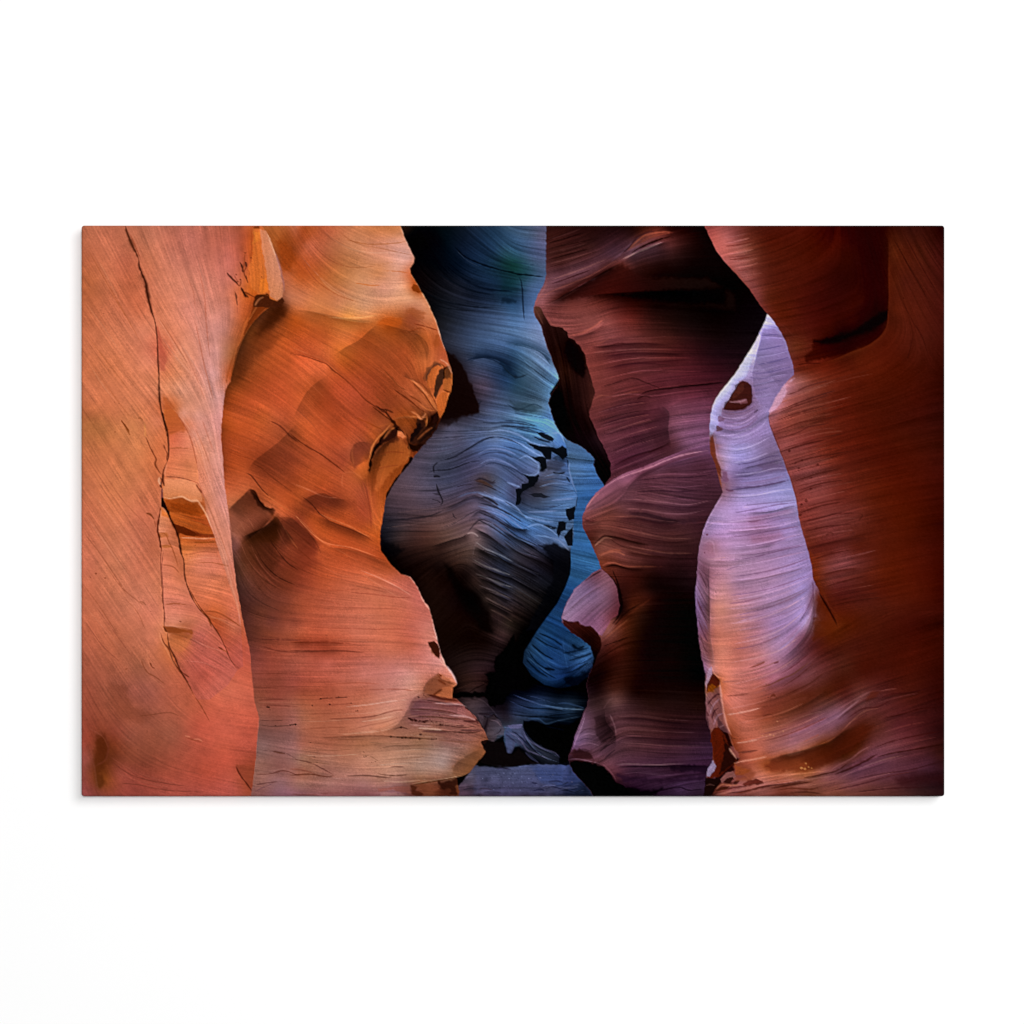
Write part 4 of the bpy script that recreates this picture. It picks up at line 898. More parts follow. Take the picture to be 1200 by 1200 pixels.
L 1.6 c47444 .7 430,340 425,280 440,210 470,160 510,120 545,75
L 1.6 b86a3c .7 440,110 490,90 545,75
B 3 c06a44 .8 580,120 610,130 630,150 600,150 580,140
L 2 4c2514 .8 630,130 640,180 645,220
B 3 c87444 .6 545,180 600,170 640,200 640,250 600,300 540,350 500,400 470,440 455,430 470,350 490,280 520,220
B 12 7c4222 .5 430,380 450,280 490,220 520,200 490,280 465,360 450,440 440,470
L 1.4 d0804c .7 690,220 670,260 620,310 600,340
B 2.5 2a140e .9 655,258 672,262 640,300 600,350 560,410 520,480 515,470 545,415 590,350 640,285
B 3 3a1c12 .8 640,180 665,200 690,195 685,215 660,220 640,210
B 16 7a4030 .5 340,250 330,220 350,190 390,180 430,185 430,210 400,260 370,300 350,320 345,290
L 1.6 b87048 .6 340,200 335,240 345,300
B 8 b06234 .6 350,330 380,300 420,280 420,340 410,380 370,370
L 1.5 5a2a16 .85 0,130 40,165 100,205 170,245 230,290 270,320 300,345
L 1.4 c87c50 .6 280,350 310,340 350,345 400,380
L 1.2 c87c50 .7 285,350 280,400 290,420
L 1.6 884430 .7 385,380 410,430 425,500 435,580 440,650
L 1.6 c87848 .6 430,420 440,500 450,580 470,680
B 16 7c3e28 .5 60,490 110,470 180,460 240,480 330,490 360,520 300,540 230,520 170,530 120,550 60,540
L 1.4 5a2a1c .85 90,490 115,510 140,540 160,565 210,600
L 1.2 c88054 .5 160,570 230,600 330,640 380,670 440,690
L 1 7a3c24 .6 200,600 280,630 360,660 460,720
L 1.2 7a3c24 .6 240,730 320,750 420,785 520,820
L 1 cc8458 .4 250,745 340,765 430,800 530,830
L 1 c87c58 .5 0,400 80,430 160,450
L 1.2 cc8860 .5 0,560 60,600 120,660 180,720 260,760 380,830
B 26 6c3426 .6 -60,580 0,590 60,640 120,690 160,730 130,800 160,830 40,870 -60,860
L 1.2 60301f .7 60,620 110,680 150,740 170,790
L 1.2 582818 .6 0,640 60,690 120,740
L 1.2 582818 .6 0,720 60,770 120,820
L 1 b46848 .4 20,660 80,720 140,770
L 1 c87c64 .5 160,840 280,900 400,900 520,890
L 1.3 d08c70 .5 380,880 450,930 560,1000 660,1050
L 1 984c38 .4 100,960 250,980 400,970 520,990
L 1 984c38 .4 0,1030 150,1030 300,1060
L 1.2 d49484 .7 650,910 690,965 720,1035 755,1085 775,1160
@ 90 480
L 1.5 5c2c1a .85 1040,60 1100,90 1150,140 1200,180
B 2 6c3b2c .55 820,545 870,500 930,430 945,430 970,460 1000,520 1070,560 1050,610 980,650 900,690 840,660
B 4 3c1e14 .8 935,435 965,440 990,490 1020,525 1070,545 1060,570 1010,545 980,520 955,470
L 1.4 c07850 .6 920,340 960,390 1010,450 1090,510 1170,560
L 1.5 4a2418 .8 920,345 950,365 1000,430 1040,470
L 1.2 6c3620 .6 950,290 1000,320 1100,400 1200,470
B 24 43200f .7 1060,570 1090,580 1100,640 1090,700 1060,720 1000,720 940,730 900,720 920,690 990,660 1040,630
B 30 4a2416 .6 900,700 980,720 1060,740 1100,800 1060,880 960,860 900,830 870,760
L 1.3 5a2c1c .7 1060,720 1100,770 1150,810 1200,840
L 1.3 9c5438 .5 1100,650 1130,700 1190,740
L 1 98543c .5 880,700 920,800 980,880 1060,940
L 1.2 4a2618 .6 900,740 940,840 1010,920 1110,980
L 1 8c4c3c .5 860,760 890,860 960,960 1080,1030
L 1.2 4c2a22 .6 870,860 920,980 1010,1050 1100,1090
B 20 58302a .5 870,900 890,1000 930,1060 900,1160 880,1050
L 1 b46850 .5 800,180 900,210 990,225
L 1 803c20 .5 810,220 880,250 950,270
@ 90 690
L 1.2 64302a .7 960,270 1040,275 1150,278 1210,280
L 1.2 643028 .6 1000,310 1080,335 1200,345
L 1 b8705c .5 930,300 1020,330 1120,350 1200,350
L 1 b8705c .4 950,370 1060,370 1200,375
L 1 6c3428 .5 950,460 1060,460 1200,455
L 1 74382c .4 960,540 1080,530 1200,535
L 1.2 c07c60 .6 970,615 1080,615 1200,615
L 1 6a3428 .7 970,605 1060,600 1150,600
L 1 6a3428 .7 980,632 1080,632 1200,640
D 1.3 2c1410 .9 1030,640 1040,642
D 1 3c1c14 .85 1075,740 1160,735 1180,732 1045,655
L 1 5c342c .7 985,710 1050,715 1120,712
L 1 5c3830 .7 1000,740 1080,745 1200,735
L 1 5c3c3c .6 990,870 1060,880 1130,890 1200,930
L 1.2 542c20 .7 1060,880 1100,888 1130,895
L 1.2 5a302a .8 970,1005 1050,1000 1120,985 1200,1010
L 1.2 a87870 .5 980,990 1060,985 1140,970
L 1.1 4c2828 .8 970,1060 1040,1050 1090,1045
L 1 5c3840 .7 960,1100 1020,1070 1060,1055
L .8 c08070 .6 965,800 968,900 960,1000 945,1090
@ 340 690
L 2 6a2c1c .6 0,290 100,292 200,290 300,300
L 1.5 5a2a20 .7 0,335 120,338 250,335 400,345
L 1 743a2c .5 120,285 250,290 400,310
L 1 cc8068 .5 200,270 350,280 500,300
L 1 904838 .5 100,210 300,215 500,220 700,215
L 1 904838 .4 200,100 400,105 600,110
L 1 cc8468 .4 100,130 300,140 500,140
L 1 9c5440 .5 0,440 150,450 300,440
L 1 8c4430 .5 200,520 350,510 480,515
L 1.2 8c4838 .6 400,550 500,545 600,545 680,555
L 1 3c1a14 .8 155,596 200,592 250,590 330,585
D 1.1 301410 .9 165,596 200,592 245,590 262,588 300,587 320,586 215,626 120,632 330,620 365,660 355,662
L 1 8c4838 .7 200,630 280,625 340,620
L 1 7c3c30 .7 210,705 330,700 450,690 560,660 640,655
L 1 d49880 .6 250,680 400,675 520,660
L 1 8c5040 .5 300,770 420,740 520,720 600,690
L 1.1 dca48c .5 360,775 450,770 540,745 600,720
L 1.2 704030 .7 180,805 350,800 450,795 560,800 700,805
L 1 8c543c .5 200,820 400,815
D 1.3 2c2018 .9 0,737 15,736 30,735
D .9 301c14 .9 110,833 398,883 410,908 400,910 460,935 440,940 145,940
L 1 74503c .5 380,900 430,905 480,935
L 1 74503c .5 100,940 160,942 220,950
B 3 4a2418 .9 745,290 785,285 800,300 812,350 805,375 785,365 770,345 760,320
L 1.2 9c5c44 .6 750,320 775,325 800,370
L 1.4 d8b0a8 .8 770,255 790,270 800,285
L 1.6 dcb4ac .7 800,375 830,410 870,455 900,505
S 6 b88c84 .5 905,515 880,465 840,415 800,370
B 9 744638 .85 800,455 780,480 740,510 715,560 740,575 790,575 830,545 870,525 900,515 860,505 820,490
L 1.5 4c2818 .8 795,460 815,490 850,505 890,520
L 1.4 b8785c .7 810,455 830,480 880,490
B 3 7c4a34 .85 830,540 880,530 875,595 820,585 795,575
L 1.8 40200f .8 770,575 800,570 830,540
L 1.5 d8a090 .6 660,590 690,570 720,560
L 1.5 2e1714 .85 720,570 770,580 830,590 875,600
B 4 72494c .6 680,600 760,585 860,610 900,650 900,690 800,680 700,670 650,690 660,640
D 1.5 2e1616 .9 725,578 695,588 735,582
L 1.3 3c2224 .8 700,600 780,610 860,625 950,640 1000,700
L 1.1 a87470 .6 700,590 790,600 880,615 950,640
L 1.4 2a1818 .9 940,640 960,650 965,660
L 1.6 2c1818 .9 1000,705 1020,720
L 1 a06c68 .6 680,640 800,650 940,670 1000,690
L 1 4a2a2c .7 680,660 800,670 930,690
L 1.4 b88470 .6 640,690 720,690 800,700 850,720
B 2 40201c .8 640,700 660,702 690,712 690,720 650,712
D 1.6 361a16 .9 655,708 680,715 695,720 720,720 735,715 765,720 790,722 825,735 600,750
L 1.2 40221c .7 560,760 600,750 640,760
L 1 4a2c26 .7 700,735 800,740 940,745
L 1 a8746c .6 780,700 900,720 1010,740
L 1.2 40241f .8 720,765 830,770 960,780 1040,770
L 1 ac7c70 .6 700,760 820,760 940,765 1040,750
L 1.4 4c2e20 .8 530,800 600,805 700,810 780,815
D 1.3 2e1a12 .85 545,800 580,802 605,808 625,806 650,808 700,815 765,815 790,813
L 1.1 704838 .6 780,815 860,825 960,830 1040,825
L 1 b8948a .5 640,790 740,800 840,805
L 1.1 74503f .6 470,870 560,850 660,850 760,850
L 1.1 845c48 .6 420,830 520,840 620,835
L 1 b49a8c .6 560,880 680,870 800,865 950,860
B 4 7a543f .6 885,960 930,920 980,890 1030,870 1062,870 1040,910 1000,955 960,1000 900,1020 880,1000
L 1.6 d0b098 .6 660,1055 760,1040 860,1025 920,1015
L 1.3 4c2c18 .9 660,1062 720,1052 840,1032 930,1018
L 1.2 4c3024 .8 470,1000 560,1012 640,1005
L 1.4 503028 .7 300,1015 400,1010 500,1020 560,1020
L 1 50302c .7 540,965 580,963 620,965
L 1.5 54281a .8 0,1010 60,1005 120,1005 200,1018 240,1012
L 1 603830 .8 0,920 60,930 130,950 240,1010
L 1.2 8c4e40 .7 0,975 60,980 130,1000
L 1 a88078 .5 200,1030 320,1025 420,1030
L 1.2 70403a .7 0,1112 120,1115 230,1105 300,1112
B 2 8e5a54 .7 480,1080 560,1070 640,1070 655,1110 560,1090 480,1095
B 3 a07878 .7 490,1108 560,1100 610,1112 640,1122 500,1122
B 3 50281a .8 655,1065 690,1072 680,1090 720,1110 700,1125 660,1110
B 3 7c4a38 .8 680,1065 760,1055 800,1080 770,1110 720,1100
B 3 321912 .85 800,1050 880,1030 920,1022 915,1060 890,1070 900,1110 860,1110 880,1080 820,1080
@ 340 255
L 1.8 ecc0a8 1 655,312 685,350 715,405 755,475 795,570 815,648 838,718
L 1.4 e0b098 1 597,45 622,112 650,170
B 1.5 7c3c18 1 654,378 668,362 690,370 708,400 716,408 688,408 664,398
B 2 1c0d08 1 836,816 858,810 864,845 848,866 828,880 812,915 798,945 784,950 794,890 818,842
B 2 180b08 1 768,1080 800,1045 804,1090 778,1150 745,1195 705,1212 715,1175 745,1125
B 2 2c140c .9 690,1105 722,1095 712,1145 684,1180 655,1195
L 1.6 c07844 1 742,1085 735,1125 705,1165 690,1195
L 1.4 b87444 1 640,1085 690,1075 740,1085
L 1.4 b46c3c 1 700,1010 745,1040 785,1045
L 1.4 5a2a14 .9 560,930 640,985 700,1035 740,1060
L 1.3 c88050 1 650,870 710,925 750,975
S 8 6a3418 .7 735,890 748,850 772,815 800,795
L 1.4 d08c58 1 772,812 745,850 736,895
L 1.3 8c4824 .8 350,1080 440,1120 500,1150
L 1.2 d08858 .9 0,700 90,735 170,765 215,800 260,840
S 10 8c4828 .55 520,1040 400,975 290,865 200,790 100,752 0,735
S 12 9c5428 .5 60,500 180,530 300,560 420,575 480,560
L 1.4 d8a878 .9 200,540 300,545 400,540 480,525
@ 90 255
B 30 40200f .85 1100,460 1130,480 1120,530 1080,570 1040,610 990,640 960,640 990,590 1040,520
B 30 5c2e16 .5 960,640 1040,600 1100,640 1050,720 960,760 900,860 860,880 880,760
@ 340 480
B 2 1c0d09 1 522,118 548,108 582,98 578,122 545,142 513,168 488,194 462,220 444,255 436,300 431,345 426,325 434,268 452,218 482,168
B 2 1c0d0a 1 658,256 674,262 640,302 600,352 560,412 522,482 514,472 548,410 592,348
B 2 24110b .95 640,180 668,200 692,192 690,150 740,90 790,30 800,60 750,160 690,225 660,222
L 1.6 d88c58 1 548,76 512,118 472,158 444,206 428,275
L 1.4 d08450 1 640,190 645,240 612,298
L 1.4 cc804c 1 575,135 612,132 632,155
L 1.4 9c5030 .7 470,250 540,230 620,235
L 1.4 9c5030 .7 450,330 520,310 590,300
L 1.4 5c2c1c .9 60,470 90,490 118,515 145,545 165,570
S 10 6c3620 .6 150,575 230,612 330,650 440,700
L 1.2 dc9870 .9 20,560 70,620 130,680 200,725 330,748 480,800
L 1.2 d89468 .8 150,560 230,595 330,635 385,668 450,700
L 1.2 d8906a .8 0,395 80,425 180,470 260,480
B 26 5a2a1e .5 -40,600 50,600 110,670 150,730 130,790 60,790 -40,720
L 1.2 d8a08c .9 380,870 480,910 580,960 660,1010
L 1.2 8c4434 .6 330,990 450,1000 560,1015 660,1020
L 1.6 e0a898 1 605,892 650,908 690,965 720,1035 755,1085 778,1180
L 1 94503c .5 200,900 320,930 460,960 560,990
@ 340 690
L 1.6 e4c0b8 1 770,185 786,240 800,290 816,350 842,410 880,462 902,512
B 1.5 3c1c12 1 746,292 784,286 800,302 811,350 806,372 786,362 770,342 758,316
L 1.4 c88c74 1 752,318 768,345 788,368
L 1.2 e0b4a0 .9 300,640 420,628 540,610 640,600
L 1.2 dcac94 .9 380,720 470,708 560,690
L 1.2 dcac94 .8 250,790 360,782 480,772 560,752
L 1 8c503c .6 60,680 180,676 300,672
L 1 8c503c .6 60,760 200,752 320,748
L 1 d0a088 .7 60,720 200,716 340,706
L 1 8c5c48 .6 60,870 200,876 340,868
L 1 d8b4a0 .7 60,900 200,905 380,895
L 1 d8b8a8 .8 420,960 540,950 660,945 760,930
L 1 8c6450 .6 520,925 640,918 760,900
L 1.2 d4b4a4 .9 500,1040 620,1045 740,1030
L 1.2 583024 .8 640,650 760,655 860,668 930,690
L 1.2 583024 .8 690,690 800,695 900,705 990,705
L 1.2 40241c .85 840,740 920,750 1000,745
L 1.2 bc8c80 .9 660,655 760,668 860,680 960,698
L 1.2 bc8c7c .8 700,730 800,728 900,735 1000,752
D 1.8 3c1c18 .9 648,702 662,712 700,716 728,722 742,714 812,734 905,740
@ 90 480
L 1.6 2c140c .9 938,432 962,445 985,490 1018,528 1065,545
S 14 3a1c12 .8 1060,575 1000,640 940,690 900,720
L 1.2 8c5440 .7 900,560 940,610 960,650
L 1.2 8c5440 .6 880,600 910,660
L 1.2 a86444 .7 1110,620 1150,690 1200,760
L 1.2 341810 .7 1040,700 1090,770 1140,830 1200,870
L 1.2 341810 .7 960,740 1010,830 1080,900 1180,950
L 1.1 94503c .7 1080,640 1120,720 1180,790
L 1.1 8c4c38 .7 940,730 990,830 1060,910 1150,960
@ 340 255
@ 90 480
@ 340 480
@ 340 690
@ 340 255
H 42 .80 238,748 300,705 370,668 430,615 482,574
H 22 .86 482,574 560,595 640,615 720,612
H 46 .85 15,1095 60,1000 110,925 205,852
H 20 1.10 0,738 90,755 170,778 215,805 205,850
H 10 .86 640,1010 700,1040 760,1085
H 9 .80 735,890 750,850 775,812
H 30 .82 640,625 700,640 745,700 740,780
H 16 .85 0,500 90,508 200,528 310,552 420,560 480,550
H 12 1.10 480,540 400,545 300,540 200,520
H 8 .8 720,905 660,880 600,850
H 10 .82 440,1010 520,1080 575,1120
H 9 .85 560,1090 640,1080 720,1110
@ 90 480
H 46 .82 918,348 960,282 1030,228 1110,163 1200,68
H 32 .70 815,548 870,496 940,430
H 9 .62 940,432 985,490 1018,528 1065,548
H 26 .55 890,695 950,668 1010,640 1060,600 1078,570
H 30 .75 1075,572 1120,640 1180,720
H 14 .70 886,1090 862,920 842,740 826,600
H 12 .80 800,400 787,200 785,20
@ 90 255
H 16 .68 783,1100 802,950 842,850 872,740 908,650 962,560 1012,510 1072,472 1110,452
@ 340 480
H 24 .80 60,505 110,472 180,456 240,482 320,492
H 12 .80 150,575 230,612 330,650 440,700
H 14 .84 345,312 325,250 350,190 400,178 440,190
H 12 1.14 345,315 390,292 425,262
H 12 .78 432,360 448,270 500,200 560,160
H 30 .80 -60,585 0,588 60,635 120,692 165,735
H 8 .85 190,745 320,760 430,795 530,835
H 9 1.10 530,835 430,790 320,755 190,738
H 12 1.08 660,1000 560,950 450,900 330,880 200,860
@ 340 690
H 14 .84 715,560 740,508 770,480 800,455
H 16 .84 500,778 570,745 610,700 640,650 665,600 700,572
H 14 .86 885,1000 890,962 930,922 980,892 1030,872
H 8 .85 0,290 120,288 300,300
H 7 .85 0,336 120,338 300,340
H 6 .86 180,805 400,800 560,803 720,810
H 6 .88 200,705 330,700 450,688 560,660
H 6 .88 640,650 760,655 880,672
H 6 .86 680,690 800,695 930,710
H 5 .86 720,765 840,772 980,782
H 6 .88 0,975 100,985 240,1012
H 6 .86 300,1016 420,1010 560,1020
H 5 .88 430,840 560,850 680,850
H 10 1.08 600,700 520,740 440,765
R paleft
G 1.01 1.0 .97
T .026 .024 .014
N .022
E 1.2 .25
@ 90 255
P -40,-10 1000,-10 1003,45 1060,160 1100,270 1112,420 1100,448 1060,470 1010,510 960,560 920,610 900,650 870,700 855,760 840,830 833,890 815,915 800,950 785,1100 780,1200
@ 90 480
P 785,200 800,400 820,550 840,750 860,920 890,1100
@ 90 690
P 900,180 920,270 935,320 945,450 960,600 978,670 985,700 978,800 970,900 960,1000 945,1100 940,1150 -60,1150
@ 90 255
C 40,80,b8745c 120,100,c07a62 220,100,b8765e 60,220,b86e54 180,200,c07a60 270,230,b87058 60,350,b0684a 180,330,bc7458 300,350,b46c50 60,500,b4694c 200,480,bc7256 340,480,b46a4e 60,650,b86c50 200,650,c07658 370,620,c07c62 60,800,b46a4c 200,800,bc7252 390,780,c07a60 60,950,b06c50 180,970,bc7454 300,950,c07858 420,950,bc7456 60,1080,a86a48 200,1080,b0704e 330,1080,bc7650 450,1100,b87256 320,120,b8785e 400,100,b47a64 500,120,b87c68 620,100,b07668 720,120,b07060 850,100,a8685a 920,100,a0583c 380,230,c07e62 500,230,c08470 620,230,bc8070 720,230,b87a6c 830,220,b07068 900,220,a8604c 440,370,c08068 560,360,c48872 680,360,c48c7c 790,360,bc8074 870,330,a86858 470,480,c07c60 600,500,c88e7c 720,500,c49080 820,500,bc8474 900,480,b46640 910,530,a85c34 480,620,bc785a 560,620,c48468 680,620,c89484 800,600,bc8a7c 860,620,ac6a48 470,720,a85c44 540,740,c08060 640,740,c88c74 760,740,c49488 830,740,a8704c 480,850,b46a48 560,850,c07a58 660,850,c88c78 760,850,c89a94 815,860,b06038 470,930,c07a58 560,940,c08468 680,950,c8907c 770,960,c89c98 500,1020,a85a34 540,1050,b46a40 620,1050,c08870 700,1050,c89484 760,1060,c89894 520,1120,b86c44 600,1120,c07c60 680,1130,c89488 750,1150,c89690 975,100,b86630 975,200,b8642c 970,300,b0602c 1010,380,b4652f 950,390,b4662f 1030,120,b47858 1060,230,b07c64 1080,330,b4785c 1080,410,b87848 1040,350,b8703c 930,420,b06030 980,440,944c28 960,500,8c4a28 920,580,a05a30 870,700,a06038 840,800,a05a34
F 100,200,60 200,500,58 60,800,55 300,900,52 450,150,70 650,150,75 850,150,85,.7 560,500,62,1.2 720,500,75,1.2 830,500,88 600,800,58,1.2 760,900,80,1.2 1000,200,80,.6 900,550,115 850,750,100
@ 90 480
C 60,60,a06a46 150,80,a8704a 300,80,b87850 400,80,b87250 60,250,b0704e 200,250,b4724e 330,230,bc7850 430,220,b86e4a 60,400,b47050 200,420,b8724e 350,400,bc7454 430,370,b46c4c 60,560,b46c4e 200,560,b8704e 350,580,b46c54 60,700,b0684c 200,700,b47050 330,720,b06c54 420,740,b06a50 60,850,b06850 200,850,b07052 350,850,b87056 440,850,b87258 60,1000,b06850 200,1000,a86a50 330,1000,b06e56 430,1000,b87258 60,1120,ac6850 200,1120,a86850 350,1120,b87058 440,1120,bc745c
C 560,20,c49080 650,30,c8988c 740,40,c89690 620,130,c08a7c 720,150,c49488 770,150,c08c84 660,250,c48a74 740,280,c4948a 680,360,c08470 760,400,c09088 720,470,c08c7c 780,500,c0908c 740,570,c08a7a 800,600,c08e84 770,680,c08878 820,720,bc8678 800,800,c08878 840,850,b87a6c 840,930,bc7c68 870,1030,b87460 885,1120,b06a54
F 100,200,58 300,500,57 100,900,56 350,1000,57 430,700,58 440,350,62 620,80,60 740,200,80,1.2 700,400,65,1.2 780,600,72,1.2 850,900,75
@ 90 690
C 60,100,ac6850 150,60,a86850 300,100,ac6c54 420,100,b8705a 60,250,a8644c 200,250,a8684e 330,230,ac6c54 420,280,b4725a 60,400,a0604a 200,400,a46850 330,420,a06a54 450,430,b06e56 60,550,9c5c48 180,550,9a6450 300,560,a0685a 400,560,a46a5c 500,560,b06a54 60,700,945646 160,660,9a604c 280,650,96604c 400,680,986452 520,660,a86852 650,620,b4684e 60,820,904e3c 130,790,7a4630 200,780,8c5240 130,860,663a20 200,830,80482f 120,950,5c3018 150,1030,7c4522 60,920,8c5040 60,1050,803e2f 100,1090,7c3e30 280,800,94604e 400,800,9c6450 520,780,a06854 650,750,b46450 280,920,8c5440 400,920,945846 550,900,a4604e 700,880,b0624e 220,1000,9a5648 350,1000,965244 500,1000,a85c4a 700,1000,a85844 850,1020,b0604a 250,1100,9c5248 450,1100,a0564a 650,1100,a4584a 850,1090,a85c4c 540,80,bc7454 560,140,bc7856 620,160,b87450 540,200,c0805a 560,230,a05c30 560,280,ac6434 560,330,b4693c 640,260,a8604a 700,300,a85e48 620,380,a45c44 700,400,a85e4a 760,240,a85e44 700,470,a85c46 760,200,a85a38 800,130,b46c44 860,160,b06a48 820,250,a85c40 880,260,a85c44 850,350,a85846 920,350,a4584a 880,470,b46450 930,450,b0604c 780,520,b46a54 850,560,b86a56 950,580,b06250 700,600,b4654e 850,660,b86450 960,680,b4604e 800,760,bc6854 950,770,b05c4a 800,850,b8664f 930,850,ac5c4a 800,930,b8624c 920,980,8c4a34 940,1040,904c30
F 100,200,57 300,400,55 100,600,60 400,700,40,.7 250,850,45,.7 600,900,20,.8 400,1050,18 800,1050,12 520,560,52,.7 650,650,35,.6 800,700,10,.6 850,500,20,.6 150,950,70,.7
# --- strokes
@ 90 255
L 2.6 3a1a0c .85 262,42 272,80 300,150 320,190 335,225
L 3 2a1008 .92 335,225 340,270 355,310 372,350 380,400 390,450 403,500 415,540
L 1.6 2a120a .92 405,505 425,570 435,650 440,760 445,860 446,950 455,1030 475,1120 492,1200
L 1.4 8c4c34 .7 290,90 320,160 345,220
L 1.4 d89878 .5 345,230 380,330 410,440 440,530
L 1.5 d89c80 .6 425,530 470,590 530,690 580,760 620,780
B 4 a05440 .7 435,590 450,620 460,680 485,760 475,830 450,830 442,700
L 1.5 e0a488 .5 470,660 540,760 640,870 700,960
L 1.2 985a40 .6 450,550 520,660 600,790
L 1 b0705c .5 600,330 630,400 640,480
L 1.2 a86650 .6 640,560 670,700 690,800 740,990
L 1.2 a86650 .5 660,280 690,420 700,560 720,760
L 1.1 e4b4a0 .5 640,200 690,350 740,560 760,760
L 1.1 e0b09c .5 560,330 640,520 700,740
L 1.2 e0b0a0 .5 560,680 640,800 720,950 760,1100
L 1.2 a86a54 .5 480,560 600,760 700,1000
L 1.2 e0b0a0 .6 490,1000 560,1080 640,1180
B 5 a45832 .7 470,960 500,1000 560,1080 590,1150 520,1170 490,1160 475,1060
L 1 9a5a48 .5 850,380 865,440 872,540
L 1.2 5a2c1c .8 810,300 850,340 880,370 890,340
L 1.3 5a2c1c .8 880,240 895,265 900,300
L 1.2 5a2c1c .7 912,240 918,265 905,300 925,350
L 1.2 5a301f .7 855,400 862,420 868,445
L 1 7a4030 .6 845,330 870,350 850,310
L 1.2 7a4028 .6 910,190 905,250 900,300
L 2 40200f .8 892,385 905,410 930,435
L 1.6 5c2e16 .8 900,400 930,415 960,430
B 2.5 6c3618 .85 960,440 975,418 1010,425 1035,432 1070,450 1100,450 1060,470 1010,500 960,560 910,640 900,630 930,560 945,500
L 2.4 40200c .85 970,425 1000,420 1030,415 1040,430
L 1.6 c88858 .6 930,560 970,490 1010,440
L 1.4 c47840 .7 890,650 910,580 930,540
B 2 6c3818 .8 955,42 985,42 985,60 960,58
L 1.4 d89c7c .6 1010,60 1060,180 1100,290 1108,380
L 1.6 c06c30 .5 960,60 960,200 950,300
L 1.4 8c4c2c .6 945,60 945,200 930,340
D .9 6c3414 .8 1000,325 1005,270
B 2 9c5428 .6 990,340 1030,340 1030,410 990,412 970,400
L 1.6 7c4020 .8 830,890 810,930 800,945
L 1.2 d8a498 .4 790,800 800,860 790,950
L 1.3 8c4c28 .6 850,740 830,800 815,860 808,900
L 1.3 8c5440 .5 30,310 55,350 80,385
L 1.2 985838 .6 180,400 220,460 270,540
L 1 985838 .5 60,170 160,350 260,520 360,700
L 1 dca080 .5 90,180 160,310 240,470
L 1 dca080 .4 40,450 150,600 260,760
L 1 dca080 .5 60,780 150,920 220,1000
L 1 985838 .4 120,850 250,1030 310,1100
L 1 985838 .4 40,620 180,800 300,960
L 1.6 6c3818 .85 240,1095 262,1125 285,1155
L 1.2 7c4420 .7 265,1140 290,1180
D .8 6c3820 .8 208,1160 205,1000
L 1.2 7c4828 .7 330,1090 345,1085 360,1100
L 1.4 c88448 .7 365,1120 370,1150 375,1190
@ 90 480
L 1.5 1e0c06 .92 460,0 475,60 488,110 495,160 497,210 495,260 485,300
L 1.4 5c2e1e .8 470,190 480,220 490,240 485,280
L 1.6 5c2c18 .8 375,150 395,200 415,240 430,270 425,300 455,350
L 1.4 c89058 .6 365,70 370,110 365,150
L 1.6 6c3818 .85 240,60 262,90 285,125
L 1.4 d89c7c .7 490,290 480,330 478,360
L 1.4 4c2418 .9 485,290 470,330 465,370 470,400
L 1.4 3a1a14 .9 450,365 460,385 455,410 462,425
L 1.4 d89878 .7 450,370 445,380 460,400
L 2 4c2a38 .85 462,425 462,470 460,510
B 1.6 1c0b0a .97 458,500 466,480 480,510 498,540 505,590 495,570 475,540 458,525
L 1.3 2a110a .9 500,560 512,600 535,650 550,690 558,740 570,790 580,820 584,900 600,960 630,1030 670,1090 710,1130
L 1.4 4c2418 .85 455,530 447,590 440,650 446,700 455,750
B 1.5 3a1a10 .85 440,655 450,680 458,730 452,745 445,710
L 1 6c3828 .8 455,750 455,850 462,960 468,1060 475,1130 472,1190
L .9 6c3828 .7 470,760 460,860 470,1000
L 1.3 d4946c .7 445,660 470,660 490,670
L 1.3 7c4020 .7 440,665 480,675 500,720 520,760 550,850
L 1.3 7c4420 .6 460,740 490,735 520,750
L 1.4 c88458 .6 455,830 500,825 540,840
L 1.2 7c4428 .6 460,840 520,850 555,885
L 1.4 d89c70 .8 495,480 540,470 590,480 640,500 660,495
S 12 8a4820 .7 700,570 680,540 655,500 610,500 560,478 520,490 480,490
L 1.4 d8a478 .7 640,500 670,520 690,550 700,580
B 3 6c3418 .85 520,625 560,635 620,650 680,665 740,675 740,690 650,688 590,680 545,665
L 1.2 7c3e1c .6 510,590 600,600 680,620 720,640
L 1.2 7c4420 .6 560,570 640,590 700,600
L 1.2 b8622c .6 560,700 660,695 760,700
L 1.2 7c4424 .6 570,720 660,720 760,720
L 1.2 84482c .6 580,790 680,770 770,775
L 1.2 d49468 .6 590,820 700,800 790,810
L 1.2 8c5030 .7 650,830 740,830 830,850
L 1 8c4c30 .7 495,125 540,120 590,125
L 1 8c5030 .8 500,210 560,208 630,215
L 1 8c4c34 .7 480,365 560,370 620,385 660,400
L 1.4 904c34 .6 540,20 590,100 620,170 640,250 655,320
L 1.4 a0604c .6 650,390 670,430 690,480
L 1.2 e0b4a8 .5 600,60 660,180 700,320 750,480
L 1.2 e0b4a8 .5 700,60 760,260 790,420
L 1.2 a06854 .5 640,100 700,240 730,330
L 1.2 a86c5c .5 680,60 740,230
L 1 a06854 .5 700,480 760,640 820,800 860,960
L 1 e0b0a0 .5 720,560 790,740 850,940
L 1.6 d8a08c .6 890,1190 870,1060 840,960 790,780 750,700
L 1.2 8c4c28 .8 480,1055 540,1050 600,1058
B 2 6c3818 .7 470,1180 520,1175 600,1195 560,1210 480,1200
L 1.6 6c3818 .85 680,1100 710,1130 730,1180
L 1.2 8c5030 .7 690,1090 760,1100 850,1150 890,1180
L 1.3 d49870 .6 700,1110 780,1140 860,1185
L 1.6 5c3018 .8 375,560 400,570 420,595
L 1.2 7c4430 .6 420,600 430,640
D 1.2 6c3820 .85 105,890 155,912 75,908 60,840
